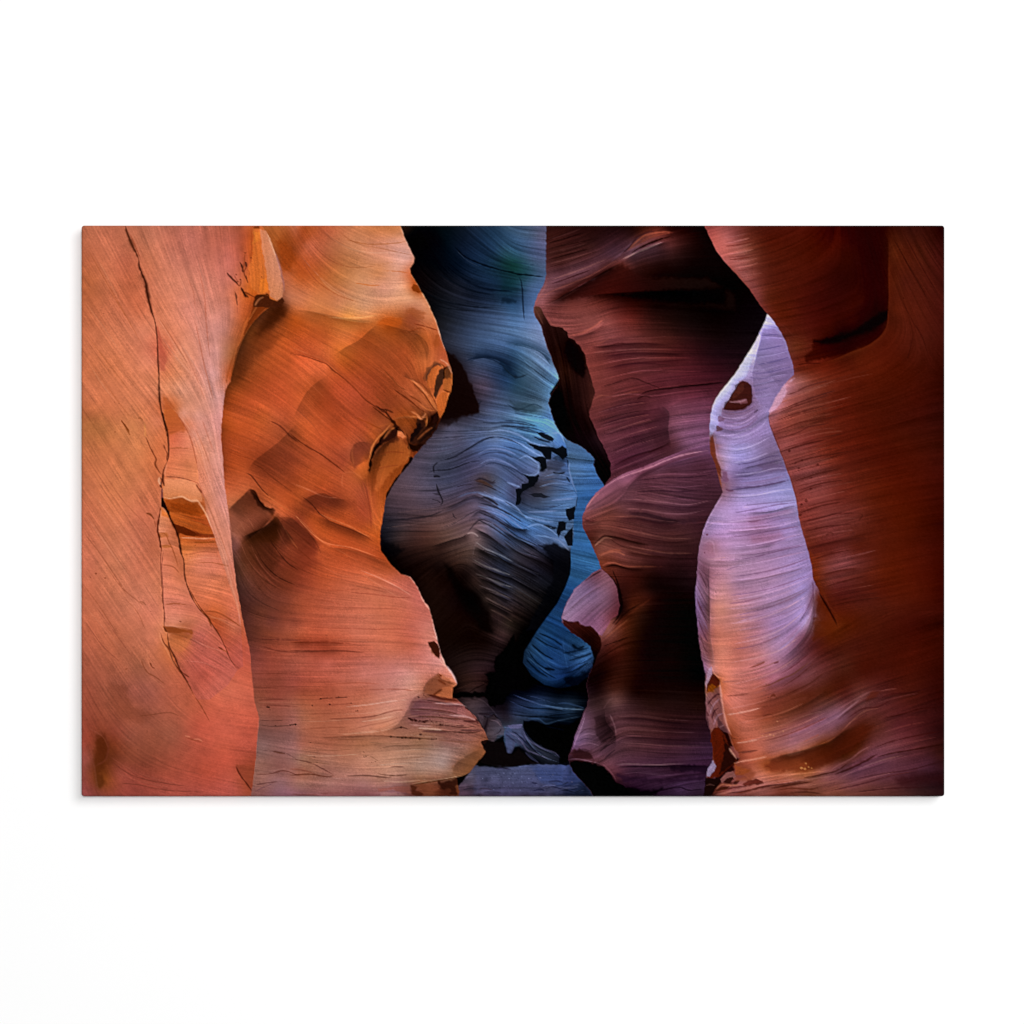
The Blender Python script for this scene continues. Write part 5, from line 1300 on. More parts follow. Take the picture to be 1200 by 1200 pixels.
L 1.1 8a5038 .7 40,670 120,770 200,890 280,1020
L 1.1 8a5038 .6 170,860 240,960 350,1050 380,1055
L 1.1 8a5038 .6 30,940 120,1060 210,1200
L 1 8a5038 .5 260,1020 330,1100 370,1190
L 1 d09474 .5 40,560 180,760 300,930
L 1 d09474 .4 60,420 200,600 350,800
L 1 8a5038 .4 120,300 240,480 400,650
L 1 8a5038 .4 40,240 160,420 300,620
@ 90 690
L 1.2 5c3020 .8 462,0 468,80 475,140 472,205
L 1.5 3c1c10 .9 470,205 490,235
L 1.4 5c2e1c .85 455,240 470,290 500,330 520,390 560,450 600,510 635,580
L 1.5 3c1a10 .85 490,240 500,310 530,370 560,440 605,510
L 1.4 d49874 .7 455,230 450,260 490,340 540,430
B 2 8c4c24 .8 470,205 500,205 620,225 630,245 600,240 500,240
L 1.4 d89c70 .7 470,200 540,205 620,215
L 1.4 5c2c18 .8 540,420 580,460 610,480
L 1 7a4028 .7 635,580 670,630 720,720
L 1.2 4c2414 .85 610,0 640,60 680,120 710,155 730,190 770,250 805,320 830,380 870,440
L 1.2 7c4420 .7 770,320 800,335 815,345
L 1.4 5c2c18 .8 765,315 790,330
L 1.2 8c4c28 .7 690,120 770,130 850,180 900,215
L 1.2 d49870 .6 710,155 780,165 870,205
L 1 d8a080 .5 620,270 700,310 790,340
L 1 d8a080 .4 580,390 680,400 760,430
L 1 8c4c38 .4 640,340 720,380 800,420
D .9 5c3020 .8 560,178 600,500
L 1.4 5c2c18 .85 395,400 410,425 425,430
L 1.2 7c4830 .7 345,380 380,450 430,480 480,520
L 1.2 cc8c6c .6 380,310 385,380 400,440
L 1.2 cc8c6c .6 400,480 430,500 480,540
L 1.2 7c4830 .6 340,70 360,75 375,90
L 1.2 7c4830 .7 260,440 275,430
L 1 7c4838 .6 40,170 140,310 240,400
L 1 7c4838 .5 30,480 100,620 160,720
L 1 7c4838 .6 100,90 200,230 300,370
L 1.2 c48870 .4 50,100 150,220 250,340
B 14 84523f .5 160,500 260,520 300,640 420,680 340,730 220,680 180,600
L 1.4 704430 .5 330,690 420,680 500,670 560,690
B 14 5c3018 .8 110,800 150,790 170,850 150,930 130,1000 160,1060 120,1090 100,1020 100,900
L 2 74402f .7 130,770 170,830 160,920 100,960
L 1.4 b07464 .5 60,750 140,800 170,860
L 1.4 8a5040 .6 40,840 90,940 110,1060 130,1115
L 1.2 a86858 .6 170,900 260,960 400,1020 560,1060
L 1.2 703c30 .6 180,930 300,1010 460,1050 620,1070
L 1.2 b87460 .5 200,990 340,1040 520,1080
L 1.2 703c30 .6 180,1050 330,1060 480,1090 700,1100
L 1 804838 .5 400,900 500,960 700,1010
L 1.6 dca080 .8 585,795 600,800 615,803
L 1.6 dca080 .7 630,815 660,815 680,828
L 1.2 8c4c34 .7 590,805 640,820 680,830
B 3 8a4a34 .8 860,955 900,955 975,955 965,1010 945,1100 920,1070 880,1000
L 1.6 4c2014 .9 860,960 885,1010 920,1055 948,1095
L 1.2 d49080 .7 985,700 978,800 970,900
R slab
G .97 .94 1.0
T .03 .03 .025
N .02
E 1 .15
@ 90 480
P 470,0 530,0 560,60 600,130 640,250 655,330 662,400 690,480 700,570 745,690 780,800 810,900 840,1000 880,1120 890,1190
@ 90 690
P 895,300 900,420 870,440 830,380 805,320 770,250 730,190 710,155
@ 90 480
P 710,1130 670,1090 630,1030 600,960 584,900 580,820 570,790 558,740 550,690 535,650 512,600 498,545 480,510 466,480 462,425 465,370 485,300 497,250 497,180 488,110
C 500,30,b06838 530,80,ac623c 530,150,b8664a 580,180,bc7458 530,260,c07450 600,300,bc7650 520,340,b8704c 520,420,bc784e 600,420,bc7850 560,465,c48254 640,485,c08258 540,515,a8602c 620,530,a8602c 680,590,a05428 560,600,ac6030 650,660,7c3c1c 580,640,8c4822 600,710,b0622f 700,710,a4582c 600,770,b46c3c 700,780,b46c48 650,850,bc7454 750,850,bc7456 640,950,b87050 780,950,bc7450 680,1030,b87050 800,1030,b86e4c 740,1100,b4683e 830,1120,b46a4c 850,1180,b8704e 610,100,bc7a5c 640,360,c07c54
F 560,150,5,.8 600,300,8,.8 600,440,12 600,600,18,1.3 650,720,3,1.4 650,900,8 750,1100,25,.8 700,1000,15
@ 90 690
C 800,130,b46c44 860,160,b06a48 820,250,a85c40 880,260,a85c44 850,350,a85846 760,200,a85a38
F 820,250,30 850,350,40
I paleft
R chip
G .97 .94 1.0
T .03 .03 .025
N .02
E 1 .15
@ 90 480
P 455,530 447,590 440,650 450,750 455,850 462,960 470,1080 475,1190
@ 90 690
P 472,205 490,240 500,310 530,370 560,440 605,510 650,600 720,600 820,520 870,440 830,380 805,320 770,250 730,190 710,155
@ 90 480
P 710,1130 670,1090 630,1030 600,960 584,900 580,820 570,790 558,740 550,690 535,650 512,600 498,545 475,525
C 480,580,b87448 470,650,bc7850 520,650,a8623c 490,720,b87048 540,730,a8643f 480,800,b46c48 500,870,b8704c 560,880,a8643f 500,950,bc7450 580,980,b4704e 520,1100,bc7856 620,1100,b87050 700,1160,b46c50 545,800,a8643f
F 490,650,10 490,800,8 520,950,12 540,1100,5 560,850,60,.6
@ 90 690
C 540,80,bc7454 560,140,bc7856 620,160,b87450 540,190,c0805a 560,225,a05c30 560,255,a05c30 560,290,b06a38 560,330,b4693c 640,260,a8604a 700,300,a85e48 620,380,a45c44 700,400,a85e4a 760,240,a85e44 700,470,a85c46 650,550,b4684e 760,500,b46a54 800,430,b06450
F 560,150,5 640,300,30,1.2 700,400,30,1.2 620,420,55 760,300,40

B 4 9c5a30 .6 500,232 560,240 620,248 605,275 560,270 505,262
L 1.4 6c3a1e .7 480,212 530,220 590,230 625,245
B 10 b8703e .6 510,280 590,270 625,260 600,310 560,340 530,330
I paleft
R violet
G .93 .89 .88
T .03 .035 .03
N .012
E 1.2 .25
@ 850 255
P 228,520 200,590 160,670 100,770 50,850 0,910
@ 590 255
P 1175,940 1150,975 1130,1020 1118,1080 1112,1160
@ 590 480
P 1112,160 1120,240 1145,300 1165,380 1185,450 1150,510 1110,580 1080,650 1062,720 1050,800 1045,900 1035,1000 1040,1100 1052,1200
@ 590 690
P 1050,250 1070,370 1092,460 1090,560 1100,680 1120,780 1130,870 1130,940 1100,990 1088,1050 1085,1100 1080,1150
@ 850 690
P 1230,1150 1230,-100
@ 850 480
P 1230,900 700,900 500,900 350,300
@ 850 255
P 420,850 420,700
C 220,560,8f90c0 190,620,8a86b4 270,620,6f6688 250,700,7a7498 310,720,6e6688 170,680,8c88b8 200,780,746c90 300,800,6a6084 350,810,6c6082 130,760,9898c8 60,870,9a98c8 20,930,a0a0d0 140,850,7c7298 220,880,706688 280,900,6e6488 180,960,6e648a 220,1000,7a7298 60,930,45282c 100,960,301a1c 130,960,4e3238 30,1010,5a3c42 80,1030,32191a 100,1000,3c2226 60,1080,766280 120,1080,6e5874 180,1100,6e6488 220,1120,7a729c 60,1160,8272a0 150,1170,7a6c98
F 220,650,8 280,780,-12 200,900,-12 220,980,-5 60,1080,10 130,1080,-40
@ 590 255
C 1170,1000,9088b8 1140,1060,9c90c4 1190,1040,4a3038 1150,1130,9a8cc0 1180,1150,6a5478
@ 850 480
C 50,50,6a5674 100,80,74648a 180,80,7c729e 60,130,8074a0 150,150,8a80b0 220,130,7c74a0 50,230,908ac0 130,250,8c86ba 230,200,766c92 260,280,706688 60,330,7c70a0 180,320,7a70a0 300,330,746c98 60,390,786890 200,380,8880b4 320,380,8484b8 100,440,9a94cc 250,450,9290c8 350,440,8888bc 60,520,a090c4 200,520,9286b6 350,530,9088b4 60,600,a088b4 160,600,886c8e 300,610,8474a0 380,600,7c7098 60,660,a488b0 200,660,8a6c8c 350,670,9080ac 60,740,a086a8 200,740,967c9c 400,730,9080a8 60,820,a486a0 250,820,9a84a8 430,800,8c7ca4 60,920,a0809a 250,900,a48cb0 440,890,9080a8 60,1000,a87e8c 250,1000,a08aae 440,980,8c7ca2 60,1080,b8867e 250,1080,a68cac 420,1080,9884a8 470,1040,6e4a50 500,1010,5c2c20 540,1080,50200f 570,1150,5a2616 490,1120,7a5258 60,1160,bc8474 250,1160,a888a4 430,1160,96809e 530,1170,5e2c1e
F 100,130,-20 200,80,-30 150,280,-14 280,240,-18 100,330,0 300,330,-10 150,430,-8 300,400,-5 100,600,-3 300,600,-12 100,750,-4 350,700,-14 150,880,-12 400,850,-25 150,1020,-10 400,1020,-35 470,1050,-70 250,1150,-15
@ 590 480
C 1130,100,8a80aa 1180,120,9484b2 1130,200,5a3228 1125,250,6c3c2a 1150,230,8a7090 1185,250,94809e 1170,330,7a5860 1190,330,a08ab4 1180,420,7c5a66 1170,520,9a82a8 1130,580,8c7a9c 1185,580,a08cb4 1100,680,8a7490 1160,650,a088b0 1080,760,8c6c7c 1120,740,8c6870 1170,740,a08098 1060,830,7a5a68 1090,850,74505a 1120,820,a4808e 1180,850,a88090 1050,950,8a7088 1080,950,6c4a54 1120,960,b08088 1180,960,b48484 1050,1050,80647c 1090,1060,74525e 1140,1080,bc8270 1190,1060,bc8678 1070,1160,7c5c70 1140,1160,b87c66
F 1060,950,62,1.3 1070,1100,60,1.5 1170,700,0 1170,900,0 1150,500,10
@ 590 690
C 1050,50,806880 1080,100,785868 1130,100,b87e6c 1180,100,bc846e 1060,200,7c5c68 1090,220,7a5058 1140,220,b4745c 1190,200,b87c68 1080,330,805654 1110,350,7a4c46 1150,330,ba7a5e 1190,330,ba7c62 1105,440,7c5c68 1130,420,a8705c 1180,430,b8745a 1110,520,6e3c22 1145,500,743c1c 1190,500,b0694c 1110,600,80584e 1140,600,7c4a38 1190,600,a86048 1120,680,7c544c 1160,680,6e3c2a 1190,700,9a5a3e 1140,740,7c5044 1180,780,5c2a14 1150,840,5e2c14 1190,880,4e2210 1150,930,5a3028 1110,990,6a4c54 1140,990,5e3c3c 1190,980,4c241c 1100,1050,20100e 1150,1050,3a1c18 1100,1090,120808 1170,1090,683a30
F 1070,200,60,1.5 1110,600,60,1.4 1150,150,-5 1160,350,0 1170,650,60 1140,1000,-40
@ 850 690
C 50,50,b48488 200,50,a488a4 350,50,9a86a8 430,60,8e7c9c 50,130,b47e76 200,130,a8849a 330,130,9c86a8 430,130,86708c 60,220,b87c68 180,220,ac7c80 300,210,9c82a0 400,220,8a6c88 480,200,643a34 60,300,b0705c 150,300,b07c76 250,300,a8848e 330,280,a08098 380,310,7a5668 450,280,62343a 560,250,50200f 600,200,50200f 60,380,b0705a 180,360,b47c70 270,360,a47c86 350,370,845c6c 430,370,6c4048 500,340,4e2220 600,330,431a14 700,300,461a14 60,450,b4725c 180,430,b0766c 280,430,9c6c72 380,430,7a4a50 450,430,6a3c3c 540,420,562826 650,420,48201a 60,530,b06a52 180,520,a4644e 260,500,9a646c 350,510,744444 430,500,6c3c38 520,500,5a2a22 640,510,451a12 750,450,481a12 900,450,461a12 60,620,b06c54 180,610,9a5a44 260,600,7a4434 350,580,60301f 450,570,5a281a 550,570,4c2012 650,580,502424 740,550,643a3e 850,560,542c2e 1000,540,4c2018 1150,500,38120c 100,680,a86248 220,680,8a4c34 330,660,7a4632 430,650,6a3a2c 530,640,6a4240 620,650,744c56 720,610,704850 850,600,5c343a 1000,600,4c2420 1150,600,381410 100,760,b06c52 230,760,a06852 330,740,966058 430,740,845660 530,720,825c70 620,690,785264 700,680,5c3438 800,650,5e363a 950,660,582e34 1130,660,3c1c1e 150,830,ac6a54 280,810,94625c 380,800,865c68 480,790,845a68 580,770,744a4e 640,790,4c220f 740,760,441c0e 830,740,56302c 950,740,5c3240 1130,740,3c1c22 150,900,a8664e 250,880,986054 350,860,8c5c5a 430,850,7c4e48 520,840,5c2e18 620,860,481f0c 720,830,401a0c 800,820,5c3434 900,800,643c46 1050,800,54303c 1150,800,3a1c22 120,940,8a4e3c 220,950,7c4222 330,930,6e3a18 450,940,66341c 550,930,502410 640,910,402010 700,880,4c2616 780,880,643c40 900,860,6a424c 1050,850,5a343e 1150,870,40201f 100,1000,8c5848 200,1000,9c6450 330,990,945c46 430,990,7e4c30 530,960,7a4c44 600,960,6a4244 700,940,643c40 800,920,643c44 950,920,5a3642 1100,930,442634 60,1080,7a5050 200,1050,8c5c54 330,1060,704032 430,1060,805048 550,1030,7c5050 700,990,6a444c 850,980,5c3842 1000,1000,462630 1150,1000,321820 100,1110,6a4038 300,1100,5a3026 450,1100,643c2c 600,1080,7a4c3e 750,1060,6a4038 900,1050,4c2a2c 1050,1050,341c20 1150,1070,281418
C 800,200,48190f 1000,200,421510 1150,200,38110b 800,350,4a1a10 1000,350,46160e 1150,380,3a120b
F 100,100,-8 300,130,-18 450,130,-60 150,250,-8 300,280,-35 400,300,-45 150,400,-12 300,430,-30 450,380,-35 550,250,-30 200,550,-18 400,530,-28 600,500,-20 800,400,-15,.6 300,700,-12 500,680,-25 650,640,-32 800,580,-22 1000,560,-18 300,800,-15 600,740,-30,.6 900,720,-20 300,920,-15 600,900,-25 900,850,-15 200,1060,-10 500,1040,-18 800,960,-20 1050,900,-15 700,1080,-10 1000,1050,-8
# --- strokes
@ 850 255
L 1.4 b0b0e0 .7 215,560 150,690 90,800 30,890
L 1 5c5480 .5 150,840 250,800 350,770
L 1 5c5480 .5 190,760 260,740 340,720
L 1 5a5078 .5 180,880 260,860 330,850
L 1 5c5480 .5 190,660 260,650 310,660
L 1 9890bc .4 180,710 260,690 320,690
B 1 301a1c 1 50,910 85,885 120,890 142,915 145,990 130,1015 80,1035 20,1045 -10,1040 -5,1000 20,990 30,960 50,930
L 1.6 6c4448 .8 70,890 110,890 135,920
L 1.6 7c5860 .7 20,1000 60,1002 110,990
B 2 200e10 .9 70,950 110,930 130,970 120,1010 70,1020 10,1030 60,1000 100,990
L 1.4 80688c .7 -10,1070 60,1070 130,1050
L 1.2 5a4460 .7 60,1110 120,1080 160,1040
L 1.1 9484b0 .6 20,1120 100,1110 150,1080 170,1050
L 1.1 5a4864 .6 60,1150 130,1120 175,1070
L 1.2 9c90c4 .6 20,1180 110,1160 160,1130
@ 590 255
L 2 a8a0d4 .7 1195,920 1150,990 1125,1070 1115,1150
@ 590 480
L 2.6 7c4830 .85 1118,180 1125,240 1145,300 1165,370 1180,430
B 2 5c3024 .85 1116,150 1135,140 1140,200 1148,250 1160,290 1175,320 1180,370 1165,360 1140,300 1120,240
L 1.3 b49ac4 .6 1140,150 1155,250 1180,310
L 2 8c6070 .6 1185,440 1195,400
B 6 8c6478 .3 1080,730 1110,718 1130,730 1135,760 1145,800 1120,810 1090,800 1075,770
L 1.4 b898b0 .7 1085,725 1110,710 1135,725 1140,780
D 1.4 5c3040 .8 1100,678 1087,775
L 1.6 6c4854 .7 1080,830 1085,880 1105,930 1112,1000 1112,1190
L 1.2 50303a .7 1060,880 1080,920 1100,970
L 1.2 5c3c48 .7 1045,950 1075,1010 1100,1060
L 1.2 5c3c48 .7 1040,1010 1070,1080 1100,1130
L 1.2 9c8098 .6 1045,1060 1075,1130 1105,1190
L 1.3 b48c8c .7 1110,810 1150,808 1200,800
L 1.2 8c6874 .6 1110,830 1160,822 1200,825
L 1 8c6878 .5 1120,900 1200,890
L 1.2 c4a4c0 .6 1090,640 1140,610 1200,610
L 1.2 8c7090 .5 1090,700 1140,680 1200,680
L 1.6 c0a8d0 .6 1185,470 1140,530 1100,610 1070,690
@ 590 690
L 2 b88070 .7 1112,0 1112,150 1115,260 1130,350 1140,440
L 1.3 58323a .7 1045,60 1075,130 1105,190
L 1.3 9c8090 .6 1050,100 1080,170 1110,240
L 1.3 58343c .7 1050,160 1080,240 1105,290
L 1.3 5c3434 .7 1060,240 1085,320 1110,350
L 1.3 9c7874 .6 1070,300 1095,370 1120,400
B 3 74411f .9 1100,520 1115,480 1140,465 1168,490 1170,540 1150,560 1120,560 1095,580
L 1.2 d89878 .7 1125,420 1140,460 1170,485
L 1.6 b46c4c .8 1170,500 1175,600 1185,680 1200,760
L 1.3 50281c .7 1105,600 1140,660 1160,720
L 1.3 98706a .7 1100,620 1130,680 1150,740
L 1.3 50281c .7 1110,660 1135,720 1160,780
L 1.3 8c6058 .6 1115,720 1140,780
B 4 50230f .8 1140,760 1170,740 1210,800 1210,980 1160,960 1135,920 1125,850
L 2 74504e .8 1130,940 1110,990 1095,1030
L 1.4 7c5860 .6 1120,960 1140,1000 1110,1040
B 3 1a0c0c .9 1085,1040 1120,1035 1160,1000 1190,1010 1170,1060 1140,1090 1120,1110 1080,1110
L 1.5 7c4838 .8 1130,1110 1170,1080 1200,1075
@ 850 480
L 1.4 b4b0e4 .5 0,180 90,160 180,110 220,60
L 1.2 605478 .6 0,120 80,110 150,80 190,40
L 1.2 605478 .5 40,200 150,160 240,130
L 1.6 544a70 .7 100,320 180,300 260,280 320,270
L 1.4 544a70 .6 20,370 120,360 200,330 300,310
B 8 6c5c84 .6 170,300 240,290 300,290 320,330 250,340 200,330
B 3 70506c .8 -20,330 5,340 15,380 0,400 -20,390
L 1.8 5c3c54 .8 0,430 20,440 45,440
L 1.5 5a4a70 .8 20,420 100,420 180,415 260,400 340,380
L 1.3 b0aae0 .6 60,450 180,445 280,420 345,400
L 1.3 b4aae0 .5 20,490 150,490 260,475 370,470
L 1.2 68587c .6 100,520 200,510 300,500 380,490
L 1.2 60506e .6 120,560 240,555 330,530 385,520
L 1.6 6c4c68 .8 120,605 160,605 190,595
L 1.2 bca4d4 .6 0,590 100,585 200,575 300,560 390,545
L 1.2 705c80 .6 200,620 300,590 390,580
L 1.6 bca4d4 .6 0,640 100,635 200,625 300,615 400,590
L 1.2 7c6080 .6 0,660 100,660 200,645 310,635
B 20 865c74 .35 140,690 220,680 300,660 320,690 250,720 150,725
L 1.4 c0a8d0 .6 0,780 120,770 250,740 400,700
L 1.2 705878 .6 150,740 260,720 340,690 410,680
L 1.2 c0a4c8 .5 0,720 90,725 150,735 300,700
L 1.2 7c6080 .6 60,790 200,775 320,750 420,730
L 1.2 7c607c .6 0,870 60,850 80,840
L 1.2 7c607c .5 150,830 280,800 430,770
L 1.3 c0a4c4 .5 0,890 150,880 300,850 440,800
L 1.2 80647c .6 0,940 150,920 300,890 450,850
L 1.3 c4a8c8 .5 50,960 200,940 350,900 460,860
L 1.4 84586c .7 20,1050 100,1040 200,1015
L 1.3 c4a4bc .5 50,1070 200,1030 350,980 460,910
L 1.2 84687c .6 100,1090 230,1050 350,1010 450,960
L 1.3 c4a8c4 .5 100,1130 250,1090 380,1040 460,980
L 1.2 80647c .5 150,1150 300,1110 420,1060
L 1.4 5c3c50 .7 470,920 472,1000 440,1080 400,1150
L 1.4 a8909c .6 480,960 478,1040 450,1120 420,1190
@ 850 690
L 1.4 c4a4b8 .5 0,110 150,100 300,70 430,0
L 1.2 8a6478 .5 50,160 200,140 340,100
L 1.4 c8a8b8 .5 50,230 200,200 330,150 440,80
L 1.2 8a6470 .5 100,270 220,240 330,190
L 2.4 a89cc4 .5 280,340 350,280 410,210 460,130
L 1.2 5c343c .7 380,330 430,280 470,200 480,100 475,20
L 1.2 8c6470 .6 400,340 450,270 490,180
L 1.6 74442f .8 140,425 180,410 215,395
L 2 5c2c2c .9 260,405 275,400 288,395
L 1.6 74442c .7 180,535 240,520 300,490 370,460 450,400
L 1.2 c09494 .6 150,500 250,460 350,410 430,340
L 1.2 c09488 .5 140,545 230,505 300,470
L 1.2 54262a .7 300,460 380,410 450,350
L 1.4 8c5c64 .5 230,540 330,490 430,420 500,360
L 1.2 50241c .6 310,530 400,470 480,400
L 1.2 8c5854 .5 330,540 420,490 490,440
L 1.6 5c2c1c .8 240,590 260,575 275,590
L 1.2 b8806c .6 240,585 265,590 275,575
L 1.2 50241a .7 330,570 400,540 460,510 540,450
L 1.2 8a544a .6 350,580 420,550 470,520
L 1.2 b8765c .5 0,690 100,665 180,650
L 1.2 5a2c1c .7 200,690 240,680 260,690
L 1.2 5c3018 .6 200,640 230,635
B 30 7c4438 .45 190,640 260,600 340,570 430,590 380,640 260,680 200,690
L 1.4 5c2c1c .6 350,600 450,570 560,520
L 1.2 7a4838 .6 250,720 400,670 520,630 650,570
D 1.2 bc8868 .8 200,795 220,800 260,795 290,780 310,770 280,718 240,790
L 1.2 c09080 .5 190,770 300,740 420,690 540,660
L 1.3 704048 .5 180,790 320,760 450,720
L 3.5 8e6880 .6 340,800 450,760 540,720 620,680
L 3 7e5868 .6 620,680 680,640 740,580 800,550
L 1.3 9c6c78 .6 600,660 700,600 780,560 850,550 920,540
L 1.2 40181a .6 660,700 740,650 820,640 900,600
L 1.3 a87468 .6 640,760 700,700 760,660 840,645
L 1.3 8c5c58 .7 820,560 860,550 930,540
L 1.3 3c1618 .6 820,600 900,570 1000,560 1150,530
B 8 5a2a20 .6 780,560 850,540 830,580 760,610
L 1.2 3a1614 .7 850,700 950,680 1050,650 1180,640
L 1.1 7a4a50 .5 860,730 950,700 1080,690
L 1.1 a06050 .5 620,780 680,720 750,680
B 16 4c2014 .75 370,890 430,875 500,850 560,835 620,790 660,765 720,745 800,740 790,760 760,790 730,830 690,870 640,900 570,940 500,970 440,985 330,985 250,985 220,960 250,930 310,905
B 24 7c4028 .5 220,950 300,920 400,920 460,950 430,985 300,990 240,985
L 1.4 a06850 .6 330,900 430,870 520,840 600,800
D 1.6 a4744c .7 410,970 435,945 450,965 465,970 430,975
L 1.2 b07c70 .5 240,890 350,860 450,820 560,780
L 1.3 8c5048 .6 420,830 500,790 480,810
L 1.6 8a5c58 .8 550,1000 600,960 680,920 730,880 790,850
L 1.4 b87c64 .6 150,1030 300,1010 420,1000 560,985
L 1.4 3c1810 .85 420,1025 520,1005 600,985 660,945 670,940
L 2.2 341410 .85 590,1005 680,970 760,930 820,895
L 1.5 301210 .85 820,910 900,890 1020,870 1180,840
L 1.2 8a5a64 .6 780,880 880,855 1000,830 1160,800
L 1.2 8a5c64 .6 650,1010 760,970 880,930 1000,900
L 1.3 34161a .7 700,1030 850,1000 1000,980 1180,930
L 1.2 7a4e54 .5 640,1050 780,1010 900,990
B 34 2c1012 .6 920,1030 1020,1000 1120,1000 1190,1010 1190,1050 1050,1060 950,1070
L 1.6 2a0f0c .85 0,1105 80,1100 150,1085 230,1065 310,1055
L 2 3c1a12 .85 240,1080 330,1065 420,1050 470,1045
L 1.4 a8746c .6 50,1090 160,1070 260,1045 380,1030
L 1.6 3c1c14 .85 0,1060 40,1050 80,1040
B 2 44201a .8 130,1055 150,1038 190,1040 205,1052 170,1065
B 3 2c1412 .85 0,1040 30,1020 45,1030 20,1050 -10,1060
B 3 2c1412 .8 30,1060 60,1040 80,1038 60,1060
L 1.4 4c2418 .8 280,1090 360,1080 460,1085 520,1070
L 1.3 a07060 .6 360,1070 480,1060 600,1040 700,1040
L 1.4 3c1c14 .7 350,1105 430,1100 520,1110
L 1.2 2c1012 .6 700,1100 900,1080 1100,1075
B 4 1e0a0a .92 -40,700 0,745 20,800 40,850 50,900 75,920 65,940 40,960 55,985 30,995 -40,1010 -60,900
L 1.4 b47c68 .7 0,730 20,790 45,860 75,905
B 3 7c4c44 .8 20,860 40,855 70,890 75,920 55,910 30,880
B 12 74402c .7 60,940 120,960 160,1000 140,1040 60,1040 50,990
B 4 6c3e38 .8 30,1000 60,970 110,1020 60,1030
@ 850 480
L 2.2 1e0a08 .9 505,990 530,1035 560,1085 590,1140 605,1175
B 10 54200f .7 500,1010 560,1090 600,1180 560,1200 510,1150 490,1080
@ 850 690
B 12 54220f .6 480,170 560,170 640,190 600,230 520,260 470,280
@ 850 255
B 3 665a80 .55 195,600 265,600 325,680 362,790 372,850 330,890 285,955 240,1040 190,1010 160,960 148,900 140,870 155,790 175,700
L 1.5 a4a4d8 1 200,590 178,680 155,780 138,860
B 3 42282c .8 66,932 86,898 112,896 128,930 122,968 92,982 62,976
L 1.4 7c5c68 .8 12,1002 50,1008 100,998 138,962
L 2 1a0a0c 1 20,1022 70,1022 120,1005 145,975
L 1.3 7c6a90 1 40,1052 100,1048 150,1015 165,985
L 1.3 54405c .9 50,1075 110,1068 160,1035
L 1.3 9c8cb8 1 50,1092 120,1080 168,1050
L 1.3 54405c .9 40,1125 110,1110 172,1070
L 1.2 504870 .8 170,720 250,705 325,690
L 1.2 504870 .8 160,800 260,780 350,755
L 1.2 504870 .8 150,850 250,835 362,805
L 1.2 504870 .8 160,905 240,890 320,880
L 1.2 504870 .8 190,640 250,635 300,632
L 1.2 9c94c0 .9 185,660 250,650 310,655
L 1.2 9c94c0 .9 165,760 250,745 340,725
L 1.2 9c94c0 .9 155,870 240,862 330,850
@ 850 480
L 1.3 c8c4f0 .9 20,160 110,140 190,95 225,50
L 1.3 c8c4f0 .8 30,225 140,200 240,150
L 1.3 544870 .8 60,300 150,285 240,255 300,250
L 1.4 c0bce8 .9 40,290 140,270 230,235
L 1.4 c8c4f0 .9 40,355 150,345 260,320 330,320
L 1.6 4c4064 .9 20,435 110,425 210,412 340,385
L 1.4 d4ccf4 .9 60,470 170,462 280,440 360,430
L 1.3 6c5880 .8 40,560 160,540 280,515 380,505
L 1.4 d8c0ec .9 0,610 110,600 220,585 385,550
L 1.4 d8c0ec .8 20,660 130,650 240,640 330,620 405,600
L 1.3 745878 .8 20,690 120,680 230,660 410,630
L 1.4 d0b4dc .9 20,745 130,735 260,710 420,670
L 1.3 745878 .8 20,815 150,800 290,765 430,735
L 1.4 d0b4dc .8 20,850 160,830 300,800 440,765
L 1.3 7c6080 .8 40,905 180,885 320,850 455,805
L 1.4 d0b4dc .8 30,925 180,910 320,875 460,830
L 1.3 7c6080 .7 30,1005 170,985 320,945 465,890
L 1.4 d4b4d0 .8 30,1030 180,1005 320,965 470,905
L 1.3 84647c .7 60,1115 200,1080 340,1030 460,965
L 1.4 d4b4d0 .8 60,1150 210,1110 350,1060 460,1000
S 10 7c6890 .5 60,400 200,385 340,350
S 10 846080 .45 100,590 220,570 390,530
@ 850 690
L 1.4 dcb4b8 .8 20,190 150,170 300,120 420,50
L 1.4 dcb4b0 .8 40,300 180,270 310,215 420,130
L 1.3 8c6068 .7 40,330 170,305 300,250
L 1.4 d8a898 .8 30,400 160,375 300,330 400,260
L 1.3 90604c .6 30,470 160,440 300,385
L 1.4 d49c88 .7 30,520 150,490 280,440 400,360
L 1.4 d09078 .7 20,650 140,625 230,600
L 1.4 cc8c74 .7 60,730 200,700 320,665 430,615
L 1.4 c89084 .8 100,830 250,790 400,735 520,680
L 1.3 6c3a34 .7 180,830 300,800 430,750 560,690
L 1.5 a87c8c .9 420,790 520,745 600,700 660,650 720,605
L 1.3 5c3036 .7 600,720 680,650 760,600 860,575
L 1.4 905c64 .8 820,620 920,590 1040,565
L 1.4 905c64 .8 850,780 960,745 1080,720
L 1.3 40181a .7 800,860 920,820 1060,790 1170,770
L 1.5 a07470 .9 600,1030 720,975 840,930 960,900
L 1.5 b07c74 .9 200,1065 330,1050 460,1030 600,1010
L 1.4 4c2620 .8 160,1075 300,1058 440,1036
L 1.5 90605c .8 600,1075 760,1030 920,990
L 1.3 4a2426 .8 560,1095 720,1060 900,1010 1040,985
@ 850 255
H 30 .84 200,1000 165,950 150,870 160,780 185,690 215,590
@ 590 480
H 12 .80 1114,815 1110,900 1110,1000 1112,1195
@ 590 690
H 12 .80 1112,0 1113,150 1116,260 1130,350 1142,440
H 10 .7 1125,440 1150,500 1170,600 1190,740
@ 850 690
H 26 .80 280,402 380,318 440,235 470,130 474,20
H 12 .86 180,540 280,500 370,455 460,390
H 10 .84 240,700 360,660 460,610 560,540
